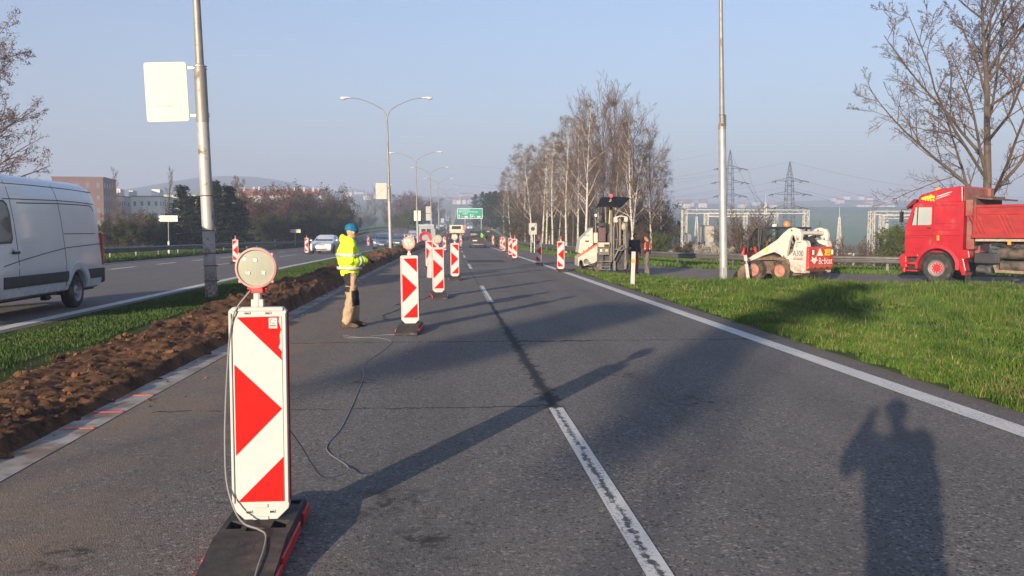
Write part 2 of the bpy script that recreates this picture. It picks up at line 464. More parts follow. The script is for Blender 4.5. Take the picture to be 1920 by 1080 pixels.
# roads
strip('main_road', -2.85, 5.08, -70, 1080, .0, M_ROAD, label='grey asphalt carriageway')
strip('opposite_road', -17.6, -7.0, -70, 1080, .0, M_ROAD2, label='opposite carriageway beyond the central strip')
strip('gutter', -3.14, -2.85, -70, 420, .004, M_CONC, label='pale concrete gutter along the dug-up central strip')
def marks(name, u0, u1, spans, z=.005, label=None):
    mb = MB()
    for a, b_ in spans:
        ys = [a]
        while ys[-1] < b_ - 1e-6: ys.append(min(b_, ys[-1] + max(2.0, ys[-1] * .03)))
        mb.loft([[(u + float(off(y)), y, float(prof(y)) + z) for u in (u0, u1)] for y in ys], cap=False, closed=False)
    o = mb.build(name, M_PAINT, fix=False)
    if o.data.polygons[0].normal.z < 0: o.data.flip_normals()
    return tag(o, label, None, None, 'structure')
marks('edge_line', 4.47, 4.72, [(-70, 1000)], label='solid white edge line')
marks('centre_line', .92, 1.05, [(7.85 - 6 + 18 * k, 7.85 + 18 * k) for k in range(-3, 50)], label='dashed white centre line')
marks('opposite_edge_line', -7.48, -7.2, [(-70, 1000)], label='solid white line beside the median grass')
marks('opposite_lane_line', -11.25, -11.1, [(5 + 18 * k, 11 + 18 * k) for k in range(-3, 45)], label='dashed white lane line')
marks('opposite_slip_line', -14.45, -14.2, [(2.5 + 6 * k, 5.5 + 6 * k) for k in range(-3, 60)], label='short dashed white line of the slip lane')
marks('opposite_far_line', -17.3, -17.1, [(-70, 1000)], label='white line along the far road edge')
# exit ramp: a sheet between its two edges
def resample(poly, n):
    P_ = [Vector((a, b_, 0)) for a, b_ in poly]; d = [0]
    for i in range(1, len(P_)): d.append(d[-1] + (P_[i] - P_[i - 1]).length)
    out = []
    for k in range(n):
        t = d[-1] * k / (n - 1); i = max(0, min(len(P_) - 2, int(np.searchsorted(d, t)) - 1))
        out.append(P_[i].lerp(P_[i + 1], (t - d[i]) / (d[i + 1] - d[i])))
    return out
A_ = resample([(5.3, 130), (5.3, 84), (5.0, 60), (4.95, 46)] + RAMP_NEAR, 90); B_ = resample([(6.6, 130)] + RAMP_FAR, 90)
mb = MB(); rings = []
for a, b_ in zip(A_, B_):
    ring = []
    for k in range(9):
        p = a.lerp(b_, k / 8); ring.append((p.x, p.y, ramp_z(p.x, p.y)))
    rings.append(ring)
mb.loft(rings, cap=False, closed=False)
o = mb.build('exit_ramp', M_RAMP, fix=False)
if o.data.polygons[0].normal.z < 0: o.data.flip_normals()
tag(o, 'asphalt exit ramp curving off to the right', None, None, 'structure')
RAMP_POLY = [(p.x, p.y) for p in A_] + [(p.x, p.y) for p in reversed(B_)]
def in_poly(poly, X, Y):
    ins = np.zeros(X.shape, bool); n = len(poly)
    for i in range(n):
        x0, y0 = poly[i]; x1, y1 = poly[(i + 1) % n]
        c = ((y0 > Y) != (y1 > Y))
        with np.errstate(divide='ignore', invalid='ignore'):
            xx = (x1 - x0) * (Y - y0) / (y1 - y0 + 1e-12) + x0
        ins ^= c & (X < xx)
    return ins
# ground sheet
def grow(a, step, k, end):
    out = [a]
    while out[-1] < end: out.append(out[-1] + step); step *= k
    return out
us = [-u for u in reversed(grow(19.2, .8, 1.10, 1500))] + [-18.4, -17.62, -17.4, -14, -10.5, -7.2, -6.98, -6.5, -6, -5.5, -5, -4.5, -4, -3.5, -3.15, -2.9, -1, 1, 3, 4.9, 5.09, 5.3] + grow(5.6, .4, 1.0, 26) + grow(26.5, .6, 1.09, 1900)
ysg = [-y for y in reversed(grow(4, 2, 1.12, 140))] + grow(-2, .5, 1.0, 56) + grow(56.8, .8, 1.05, 1800)
U, Yg = np.meshgrid(np.array(us), np.array(ysg)); Xg = U + off(Yg)
Zg = land(Xg, Yg)
onroad = ((U > -17.6) & (U < -7.0)) | ((U > -3.1) & (U < 5.08))
rd = np.minimum(np.abs(sdist([(p.x, p.y) for p in A_], Xg, Yg)), np.abs(sdist([(p.x, p.y) for p in B_], Xg, Yg)))
inr = in_poly(RAMP_POLY, Xg, Yg) & (rd > .25) & (Yg < 140)
Zg = Zg - .05 * onroad * (Yg < 400) - .25 * onroad * (Yg >= 400) - .05 * inr
Zg = Zg + np.where((U > -7.0) & (U < -4.6), .012 * np.sin(Yg * 2.1) - .005, np.where((U >= -4.6) & (U < -3.1), -.09, 0)) * (Yg < 400)
nr, nc = Zg.shape
V = np.stack([Xg, Yg, Zg], -1).reshape(-1, 3); I = np.arange(nr * nc).reshape(nr, nc)
Fq = np.stack([I[:-1, :-1], I[:-1, 1:], I[1:, 1:], I[1:, :-1]], -1).reshape(-1, 4)
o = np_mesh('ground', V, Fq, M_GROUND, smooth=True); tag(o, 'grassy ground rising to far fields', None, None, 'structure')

# dug-up soil in the central strip: a lumpy bank with clods
def soil_h(x, y):
    u = x - float(off(y)); t = (u + 4.05) / .98
    inner = max(0, min(1, (u + 3.10) / -.14)) if u > -3.4 else 1
    w = 1.0 + .35 * mnoise.noise(Vector((y * .35, 1, 0)))
    outer = max(0, min(1, (u + 4.75 * (.90 + .10 * w)) / .35))
    env = inner * outer
    hgt = .04 + .24 * float(ss(8, 20, y)) + .1 * float(ss(28, 50, y))
    n = mnoise.fractal(Vector((x * 1.1, y * .9, 3)), .9, 2.1, 4)
    r = 1 - abs(mnoise.noise(Vector((x * 3.2, y * 2.8, 7))))
    r2 = 1 - abs(mnoise.noise(Vector((x * 9, y * 8, 1))))
    f = mnoise.noise(Vector((x * 22, y * 20, 5)))
    return env * (max(-.04, hgt * (.75 + .6 * n)) + .085 * (r - .6) + .06 * (r2 - .6) + .026 * f) - (1 - env) * .06 + .03
sv = []; rows = 0; ysl = []; y = 3.0
while y < 75: ysl.append(y); y += max(.024, y * .0042)
while y < 150: ysl.append(y); y += 1.0
nx = 74
for y in ysl:
    o_ = float(off(y)); p_ = float(prof(y))
    for k in range(nx):
        x = -5.35 + 2.27 * k / (nx - 1) + o_
        sv.append((x, y, p_ + soil_h(x, y)))
I = np.arange(len(ysl) * nx).reshape(len(ysl), nx)
Fq = np.stack([I[:-1, :-1], I[:-1, 1:], I[1:, 1:], I[1:, :-1]], -1).reshape(-1, 4)
o = np_mesh('soil', np.array(sv), Fq, M_SOIL, smooth=True); tag(o, 'reddish brown dug-up soil piled along the central strip', None, None, 'stuff')
# loose clods
mb = MB(); rr = random.Random(3)
for i in range(2600):
    y = 3.6 + 60 * rr.random() ** 2.1
    x = -3.02 - 1.95 * rr.random() ** .8; r = .006 + .045 * rr.random() ** 6 + y * .0005
    if rr.random() < .05: x = -3.05 + .55 * rr.random(); r *= .5
    x0 = x + float(off(y)); z = float(prof(y)) + max(.0, soil_h(x0, y) if x < -3.13 else .0)
    sq = (rr.uniform(.7, 1.3), rr.uniform(.7, 1.3), rr.uniform(.5, .9)); sd = rr.random() * 99
    def lump(p, sd=sd): return 1 + .55 * mnoise.noise(Vector((p[0] * 1.3 + sd, p[1] * 1.3, p[2] * 1.3)))
    mb.sphere((x0, y, z + r * .25), (r * sq[0], r * sq[1], r * sq[2]), 7, 5, fn=lump)
o = mb.build('soil_clods', M_SOIL, fix=False); tag(o, 'loose crumbs and clods of brown soil', None, None, 'stuff')

# ------------------------------------------------------------------ grass blades
def grass_mat(name, lo, hi, dry, dk=.5):
    m, nt, b = new_mat(name); g = G(nt); v = g.pos(); flat = g.vmul(v, (1, 1, 0))
    a = g.noise(flat, .9, 5, .7); f = g.noise(v, 30, 2, .5)
    c = g.mix(g.step(a, .34, .66), lo, hi)
    c = g.mix(g.step(f, .4, .7, 0, .5), c, hi)
    c = g.mix(g.m('MULTIPLY', g.step(g.noise(flat, .55, 4, .6), .55, .68), dk), c, dry)
    tr = nt.nodes.new('ShaderNodeBsdfTranslucent'); g.put(tr.inputs['Color'], c)
    g.put(b.inputs['Base Color'], c); b.inputs['Roughness'].default_value = .6; b.inputs['Specular IOR Level'].default_value = .25
    mx = nt.nodes.new('ShaderNodeMixShader'); mx.inputs[0].default_value = .3
    g.L.new(b.outputs[0], mx.inputs[1]); g.L.new(tr.outputs[0], mx.inputs[2])
    g.L.new(mx.outputs[0], nt.nodes['Material Output'].inputs['Surface'])
    return m
M_GRASS = grass_mat('verge_grass', (.038, .09, .012), (.115, .185, .022), (.19, .18, .06), .5)
M_GRASS2 = grass_mat('median_grass', (.03, .065, .012), (.07, .115, .02), (.12, .1, .045))
def blades(name, X, Y, Z, L, W, mat, label, lean=.45):
    n = len(X); a = RNG.random(n) * 2 * PI; t = RNG.random(n) * 2 * PI; ln = RNG.random(n) * lean * L
    dx, dy = np.cos(a) * W / 2, np.sin(a) * W / 2; lx, ly = np.cos(t) * ln, np.sin(t) * ln
    p0 = np.stack([X - dx, Y - dy, Z - .01], -1); p1 = np.stack([X + dx, Y + dy, Z - .01], -1)
    q0 = np.stack([X - dx * .75 + lx * .35, Y - dy * .75 + ly * .35, Z + L * .6], -1); q1 = np.stack([X + dx * .75 + lx * .35, Y + dy * .75 + ly * .35, Z + L * .6], -1)
    tip = np.stack([X + lx, Y + ly, Z + L * (1 - .25 * ln / np.maximum(L, 1e-6))], -1)
    V = np.stack([p0, p1, q1, q0, tip], 1).reshape(-1, 3); b_ = np.arange(n) * 5
    T = np.concatenate([np.stack([b_, b_ + 1, b_ + 2], -1), np.stack([b_, b_ + 2, b_ + 3], -1), np.stack([b_ + 3, b_ + 2, b_ + 4], -1)])
    o = np_mesh(name, V, T, mat); return tag(o, label, None, None, 'stuff')
def bil_land(X, Y): return land(X, Y)
def vnoise(X, Y, s, sd):
    """cheap smooth value noise"""
    r = np.random.default_rng(sd).random((64, 64)); x = X * s; y = Y * s
    i = np.floor(x).astype(int); j = np.floor(y).astype(int); fx = x - i; fy = y - j; fx = fx * fx * (3 - 2 * fx); fy = fy * fy * (3 - 2 * fy)
    q = lambda a, b_: r[a % 64, b_ % 64]
    return (q(i, j) * (1 - fx) + q(i + 1, j) * fx) * (1 - fy) + (q(i, j + 1) * (1 - fx) + q(i + 1, j + 1) * fx) * fy
N = 330000
Y = 5.5 + 32 * RNG.random(N) ** 1.35; X = 4.98 + (.70 * Y + 1.5 - 4.98 + .5) * RNG.random(N)
keep = (X > 4.98 + off(Y) + .24 * vnoise(X * 0, Y, 2.5, 5) + .12 * vnoise(X * 0, Y, 9, 6)) & (X < .70 * Y + 2) & ~in_poly(RAMP_POLY, X, Y)
keep &= ~((Y > 33.5) & (X > 12)) & (sdist(RAMP_NEAR, X, Y) * 1.0 > -99)
nn = vnoise(X, Y, .8, 1) * .6 + vnoise(X, Y, 2.7, 2) * .4
keep &= RNG.random(N) < (.45 + .8 * nn)
X, Y, nn = X[keep], Y[keep], nn[keep]
tall = np.clip((nn - .42) * 4, 0, 1) * ss(5.6, 7.5, X)
L = (.035 + .05 * RNG.random(len(X)) + .12 * tall * RNG.random(len(X))) * (1 + .15 * Y / 30)
big = ss(.52, .74, vnoise(X, Y, .55, 17) * .6 + vnoise(X, Y, 1.9, 18) * .4) * ss(6, 8, X)
L = L + big * .24 * RNG.random(len(X)); bare = (vnoise(X, Y, 1.4, 21) * .6 + vnoise(X, Y, 5, 22) * .4 > .68) & (RNG.random(len(X)) < .8)
X, Y, L = X[~bare], Y[~bare], L[~bare]
blades('grass', X, Y, land(X, Y), L, .006 + .0006 * Y, M_GRASS, 'bright green verge grass between the road and the ramp', .8)
k = RNG.random(len(X)) < .028
M_STRAW = grass_mat('dry_straw', (.20, .16, .07), (.32, .26, .12), (.16, .12, .06))
blades('dry_grass', X[k] + .02, Y[k], land(X[k], Y[k]), L[k] * 1.15 + .03, .005 + .0005 * Y[k], M_STRAW, 'dry yellow stalks scattered through the verge grass', 1.1)
N = 120000
Y = 7 + 75 * RNG.random(N) ** 1.8; X = -6.98 + 2.3 * RNG.random(N) + off(Y)
u = X - off(Y); edge = -4.72 + .35 * (vnoise(u * 0, Y, .7, 8) - .5) * 2 - .25
keep = (u < edge) | (RNG.random(N) < .03)
keep &= RNG.random(N) < (.35 + vnoise(X, Y, 1.3, 4))
X, Y = X[keep], Y[keep]
L = (.02 + .05 * RNG.random(len(X))) * (1 + .01 * Y) * (.5 + .9 * vnoise(X, Y, 1.1, 9))
L = np.where(X - off(Y) < -6.6, L * .45, L)
blades('grass', X, Y, prof(Y) - .01, L, .008 + .0006 * Y, M_GRASS2, 'dark green grass left on the central strip', .7)
# grass along both crash barriers
N = 90000
t = RNG.random(N)
Y = 26 + 110 * t ** 1.5; X = np.interp(Y, [p[1] for p in RAIL_R], [p[0] for p in RAIL_R]) + RNG.uniform(-3.2, 9, N) * np.where(Y < 50, 1.6, .6)
keep = ~in_poly(RAMP_POLY, X, Y) & (X - off(Y) > 5.3) & (X < .8 * Y)
X, Y = X[keep], Y[keep]
blades('grass', X, Y, land(X, Y), .08 + .16 * RNG.random(len(X)), .012 + .0007 * Y, M_GRASS, 'rough grass at the foot of the right crash barrier', .6)
N = 50000
Y = 40 + 140 * RNG.random(N) ** 1.4; X = -17.75 - 6 * RNG.random(N) ** 1.3 + off(Y)
blades('grass', X, Y, land(X, Y), .1 + .2 * RNG.random(N), .02 + .0008 * Y, M_GRASS2, 'dull grass under the left crash barrier', .6)
# ------------------------------------------------------------------ roadworks markers
M_WHITE = P('white_plastic', (.42, .41, .39), .45, var=.06, sc=9, dirt=(.38, .33, .27), dlo=.6, dhi=.78, dsc=5, bump=.15, bsc=30, bd=.003)
M_REFW = P('white_reflective', (.42, .42, .42), .6, spec=.15, var=.03, sc=25, dirt=(.5, .47, .42), dlo=.52, dhi=.75, dsc=5)
M_REFR = P('red_reflective', (.46, .010, .009), .7, spec=.08, var=.08, sc=20, dirt=(.5, .10, .07), dlo=.66, dhi=.8, dsc=9)
M_REDP = P('red_plastic', (.56, .018, .02), .42, var=.12, sc=8, dirt=(.25, .05, .04), dlo=.55, dhi=.75)
M_RUBBER = P('recycled_rubber', (.028, .026, .026), .8, var=.35, sc=12, bump=.5, bsc=70, bd=.004, dirt=(.10, .075, .055), dlo=.5, dhi=.7, dsc=5)
M_BLACK = P('black_plastic', (.018, .018, .02), .5, var=.2)
M_GREYC = P('grey_cable', (.20, .20, .20), .5, var=.1)
M_PINK = P('faded_pink_plastic', (.48, .28, .26), .35, var=.1, sc=12)
M_STEEL = P('galvanised_steel', (.40, .41, .42), .42, .75, var=.15, sc=4, bump=.1, bsc=30)
M_DARKST = P('weathered_steel', (.13, .135, .14), .55, .5, var=.25, sc=3, dirt=(.10, .08, .06))
def lens_mat():
    m, nt, b = new_mat('prismatic_lens'); g = G(nt); v = g.obj(); x, y, z = g.xyz(v)
    sx = g.m('SINE', g.m('MULTIPLY', x, 900)); sz = g.m('SINE', g.m('MULTIPLY', z, 900))
    h = g.m('MULTIPLY', sx, sz)
    c = g.mix(g.step(h, -.3, .9), (.27, .28, .21), (.54, .55, .46))
    c = g.mix(g.step(g.noise(v, 14, 3, .6), .5, .7, 0, .15), c, (.50, .42, .38))
    g.put(b.inputs['Base Color'], c); b.inputs['Roughness'].default_value = .25; b.inputs['Coat Weight'].default_value = .4
    g.bump(h, .6, .002, b); return m
M_LENS = lens_mat()
M_LED = P('led_reflector', (.42, .42, .34), .25, .3, var=.4, sc=60)
M_GLINT = P('painted_glint', (.85, .84, .76), .15, .3)  # pale colour standing in for the glint on each led
def marker_proto(lamp, flip, rich):
    root = empty('warning_marker')
    W, T = .145, .032; top, sh, tip = 1.215, .18, .075
    mb = MB()
    prof = [(-.045, tip), (.045, tip), (W - .004, sh - .01), (W, sh + .01), (W, top - .02), (W - .02, top), (-W + .02, top), (-W, top - .02), (-W, sh + .01), (-W + .004, sh - .01)]
    mb.prism(prof, 'y', -T * .55, T)
    # raised rim
    for a, b_ in (((-W + .009, sh + .02), (-W + .009, top - .03)), ((W - .009, sh + .02), (W - .009, top - .03))):
        mb.box((a[0], -T * .55 - .004, (a[1] + b_[1]) / 2), (.014, .012, b_[1] - a[1]))
    mb.box((0, -T * .55 - .004, top - .012), (2 * W - .03, .012, .016))
    mb.box((0, 0, .07), (.08, .05, .12))
    if rich:
        for sx in (-1, 1):
            mb.box((sx * .058, -T * .55 - .003, sh - .025), (.034, .008, .018)); mb.box((sx * .052, -T * .55 - .003, top - .03), (.036, .008, .014))
        mb.box((0, -T * .55 - .003, sh + .005), (.075, .008, .020))
    mb.box((0, .0, top + .02), (.062, .035, .04)); mb.tube([(0, 0, top), (0, 0, top + .10)], .021, 12)
    mb.build('board', M_WHITE, root, bevel=.006)
    if rich:
        for sx in (-1, 1):
            s = MB(); s.box((sx * .058, -T * .55 - .0085, sh - .025), (.022, .002, .010)); s.build('slot', M_BLACK, root)
            s = MB(); s.box((sx * .052, -T * .55 - .0085, top - .03), (.022, .002, .007)); s.build('slot', M_BLACK, root)
    # red edge strip of the reverse side
    for sx in (-1, 1):
        mb = MB(); mb.box((sx * (W + .001), T * .6, (sh + top) / 2), (.006, T * .9, top - sh - .05)); mb.build('edge_strip', M_REFR, root)
    # face: white sheet with three red fields pointing the way to pass
    fx, z1, z0, y = .121, 1.168, .205, -T * .55 - .0025
    s = -1 if flip else 1
    face = MB(); face.box((0, y, (z0 + z1) / 2), (2 * fx, .004, z1 - z0)); face.build('face', M_REFW, root)
    q = lambda u, v: (s * (-fx + 2 * fx * u), z1 - (z1 - z0) * v)
    jag = [(1, .235), (.985, .21), (1, .19), (.93, .165), (.965, .14), (.955, .10), (.99, .07), (.94, .03), (.95, 0)] if rich else [(1, .235), (1, 0)]
    for poly in ([(.08, 0.004)] + [q_ for q_ in jag], [(0.01, .255), (.985, .495), (0.01, .745)], [(.03, .997), (.995, .997), (.995, .755)]):
        red = MB(); red.prism([q(*p) for p in poly], 'y', y - .0036, y - .0024); red.build('arrow_stripe', M_REFR, root)
    if rich:
        st = MB(); cx, cz = fx - .042, z1 - .034
        st.box((cx, y - .005, cz), (.042, .0012, .054)); lab = st.build('sticker', M_REFW, root)
        k = MB(); M_ = Matrix.Translation((cx, y - .0062, cz + .009)) @ Matrix.Rotation(R(90), 4, 'X')
        for j in range(7):
            a = .5 + j * .8
            if j != 1: k.box((.012 * math.cos(a) + cx, y - .006, cz + .009 + .012 * math.sin(a)), (.007, .0008, .003), (0, -a + 1.2, 0))
        k.box((cx, y - .006, cz - .013), (.032, .0008, .004)); k.box((cx, y - .006, cz - .020), (.026, .0008, .0016))
        k.build('sticker_print', M_BLACK, lab)
        for (u0, v0, u1, v1) in ((.38, .39, .66, .44), (.38, .62, .66, .56)):
            pass
    if lamp:
        st = MB(); st.box((0, 0, top + .095), (.062, .05, .045)); st.tube([(-.05, 0, top + .095), (.05, 0, top + .095)], .009, 8)
        st.build('lamp_clamp', M_REDP, root, bevel=.006)
        c = (0, -.005, top + .20)
        ring = MB(); ring.lathe([(.045, .085), (.05, .10), (.0, .106), (-.03, .103), (-.036, .094), (-.03, .090), (.0, .09)], c, 'y', 40, cap=False)
        for a in (40, 140, 220, 320): ring.sphere((.105 * math.cos(R(a)), c[1] - .02, c[2] + .105 * math.sin(R(a))), .010, 8, 6)
        lampo = ring.build('lamp_housing', M_PINK, root, smooth=True)
        ln = MB(); ln.lathe([(.0, .002), (-.006, .09), (-.026, .0895), (-.033, .06), (-.035, .003)], c, 'y', 40); ln.build('lens', M_LENS, lampo, smooth=True)
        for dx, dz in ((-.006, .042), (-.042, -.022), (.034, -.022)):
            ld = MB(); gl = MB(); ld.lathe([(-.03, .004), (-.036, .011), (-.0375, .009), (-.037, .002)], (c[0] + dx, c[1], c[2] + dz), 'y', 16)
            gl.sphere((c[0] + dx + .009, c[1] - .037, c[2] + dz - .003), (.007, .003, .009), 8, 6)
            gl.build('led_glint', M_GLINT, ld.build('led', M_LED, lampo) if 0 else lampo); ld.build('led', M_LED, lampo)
    # foot: heavy black plate with red edge pieces, long way along the road
    ft = MB(); L, Wb = .40, .175
    ft.prism([(-L - .36, 0), (L, 0), (L, .045), (L - .05, .105), (L - .22, .115), (-.30, .115), (-.45, .085), (-L - .36, .035)], 'x', -Wb, Wb, Matrix(((0, 1, 0, 0), (1, 0, 0, 0), (0, 0, 1, 0), (0, 0, 0, 1))) @ Matrix(((0, 1, 0, 0), (1, 0, 0, 0), (0, 0, 1, 0), (0, 0, 0, 1))))
    foot = ft.build('foot', M_RUBBER, root)
    if rich:
        k = MB()
        for sx in (-1, 1): k.box((sx * .11, -.10, .12), (.075, .12, .14))
        k.box((0, -.17, .125), (.09, .055, .07)); k.box((0, .27, .13), (.12, .10, .08)); k.box((-.12, .27, .13), (.07, .1, .08)); k.box((.12, .27, .13), (.07, .1, .08))
        k.box((.2, .05, .05), (.05, .02, .2)); k.box((-.2, .05, .05), (.05, .02, .2))
        cut(foot, k)
        t = MB(); t.text('K1', .10, Matrix.Translation((0.0, -.375, .1012)) @ Matrix.Rotation(R(11.3), 4, 'X'))
        t.build('embossed_letters', M_BLACK, foot)
    bv = foot.modifiers.new('b', 'BEVEL'); bv.width = .008; bv.segments = 2; bv.limit_method = 'ANGLE'
    rp = MB()
    for sx in (-1, 1):
        for yy, zz, ly, lz in ((.28, .045, .20, .062), (-.20, .042, .52, .06), (-.60, .028, .26, .04)) if rich else ((-.1, .042, .95, .06),):
            rp = MB(); rp.box((sx * (Wb + .006), yy, zz), (.018, ly, lz)); rp.build('red_edge_piece', M_REDP, root, bevel=.006)
    return root
near = marker_proto(True, False, True)
near.location = (-.96, 4.57, 0); near.rotation_euler.z = R(.5)
tag(near, 'nearest and largest red and white marker board with round lamp, worn top corner', 'warning marker', 'red and white marker boards')
ml = marker_proto(True, False, False); mp = marker_proto(False, False, False); mf = marker_proto(False, True, False)
stub = MB(); stub.tube([(0, 0, 1.3), (0, 0, 1.4)], .02, 8); stub.box((0, 0, 1.38), (.05, .04, .06)); stub.build('red_post_cap', M_REDP, mf)
_used = {}
def place_marker(src, x, y, rz, label, dy=0, group='red and white marker boards'):
    o = src if src.name not in _used else copy_tree(src)
    _used[src.name] = 1
    o.location = (x, y, gz(x, y)); o.rotation_euler = (R(random.uniform(-1.0, 1.0)), R(random.uniform(-1, 1)), R(rz))
    return tag(o, label, 'warning marker', group)
place_marker(ml, -.576, 14.3, -3, 'lamp-topped marker board just right of the worker in the yellow jacket')
place_marker(ml, -.18, 21.6, 4, 'lamp-topped marker board third in the left row, overlapping a white board')
place_marker(ml, .30, 29.3, -2, 'lamp-topped marker board closest to the dashed centre line')
place_marker(mp, -.71, 37.5, 3, 'marker board without lamp behind the third lamp-topped board')
place_marker(mp, -.7, 56, 5, 'small marker board in front of the grey site cabin')
place_marker(mp, -.1, 77, -6, 'small marker board between the cabin and the centre line')
for i in range(13):
    y = 104 + 14 * i + i * i * .9; x = 1.0 + float(off(y))
    lab = 'first marker board of the long row beside the dark van' if i == 0 else 'distant marker board in the long row down the road centre'
    place_marker(mp, x, y, 0, lab, group='red and white marker boards' if i == 0 else 'distant marker row along the centre line')
rl = ['marker board on the white edge line nearest the milling machine', 'second marker board along the right edge counted from the milling machine',
      'third right-hand marker board, half covering the one behind it', 'fourth right-hand marker board standing behind the third',
      'fifth marker board of the right row towards the dark van', 'sixth marker board of the right row towards the dark van',
      'small marker board last but one before the dark van', 'farthest marker board of the right row beside the dark van']
for (px, py), lab in zip(((1051.5, 509.5), (1010, 497), (965, 487.5), (957, 481), (944.5, 473), (940, 468.5), (931.5, 463.5), (924.5, 460)), rl):
    p = at(px, py); place_marker(mf, p.x, p.y, random.uniform(-8, 8), lab)
ll = ['marker board on the opposite road showing beside the near lamp', 'marker board on the opposite road left of the white car', 'marker board on the opposite road right of the yellow jacket',
      'marker board before the blue-grey car on the opposite road', 'marker board between the two dark oncoming cars', 'far marker board left of the site cabin', 'farthest marker board close to the site cabin']
for (px, py), lab in zip(((442, 495), (575, 476.5), (690.5, 462.5), (722, 459), (742, 456.5), (758, 455.5), (771, 454.5)), ll):
    p = at(px, py); place_marker(mf, p.x, p.y, random.uniform(-8, 8), lab)

# cables lying on the road and hanging on the markers
def cable(name, pts, r, label, px=True, mat=None):
    P_ = []
    for q in pts:
        if len(q) == 2: p = at(*q, z=0); p.z = r
        else: p = Vector(q)
        P_.append(p)
    out = []
    for i in range(len(P_) - 1):
        p0, p1, p2, p3 = P_[max(0, i - 1)], P_[i], P_[i + 1], P_[min(len(P_) - 1, i + 2)]
        for k in range(8):
            t = k / 8
            out.append(.5 * ((2 * p1) + (-p0 + p2) * t + (2 * p0 - 5 * p1 + 4 * p2 - p3) * t * t + (-p0 + 3 * p1 - 3 * p2 + p3) * t ** 3))
    out.append(P_[-1]); mb = MB(); mb.tube(out, r, 8); o = mb.build(name, mat or M_GREYC, smooth=True)
    return tag(o, label, 'cable')
bx, by = -.96, 4.57
cable('lamp_cable', [(bx - .03, by - .03, 1.30), (bx - .105, by - .035, 1.2), (bx - .135, by - .03, 1.08), (bx - .152, by - .03, .9), (bx - .168, by - .02, .7), (bx - .175, by - .02, .5), (bx - .165, by - .04, .32), (bx - .12, by - .08, .19), (bx - .06, by - .14, .135), (bx + .02, by - .20, .125), (bx + .075, by - .28, .122), (bx + .095, by - .42, .102), (bx + .10, by - .6, .07), (bx + .12, by - .9, .01), (bx + .2, by - 1.3, .006)], .0044, 'thin grey cable drooping from the lamp down the nearest marker board')
cable('road_cable', [(bx + .12, by + .05, .60), (bx + .17, by + .2, .45), (-.74, 5.3, .12), (-.66, 5.9, .01), (612, 842), (640, 802), (664, 752), (682, 705), (680, 688), (698, 672), (722, 655), (733, 640), (700, 633), (655, 634), (645, 629), (672, 633), (700, 630), (730, 628), (765, 629), (778, 622)], .0034, 'long grey cable looping over the road from the nearest marker to the next')
cable('road_cable', [(716, 598), (724, 600), (718, 592), (735, 586), (748, 580), (750, 572), (742, 572), (790, 562), (812, 552)], .006, 'short dark cable coil between the second and third lamp markers', mat=M_BLACK)
# sprayed survey ticks on the gutter: flat paint
M_ORP = P('orange_spray_paint', (.75, .16, .05), .8, var=.25, sc=30, dirt=(.3, .2, .14), dlo=.5, dhi=.65, dsc=12, world=True); M_PKP = P('pink_spray_paint', (.70, .07, .14), .8, var=.25, sc=30, dirt=(.3, .2, .16), dlo=.5, dhi=.65, dsc=12, world=True)
for yy, mm, lab in ((8.75, M_ORP, 'farthest orange'), (7.95, M_PKP, 'middle pink'), (7.3, M_ORP, 'nearest orange')):
    mb = MB(); mb.box((-2.99, yy, .0085), (.26, .05, .003), (0, 0, .05)); o = mb.build('paint_tick', mm); tag(o, lab + ' survey tick sprayed on the gutter', None, None, 'structure')

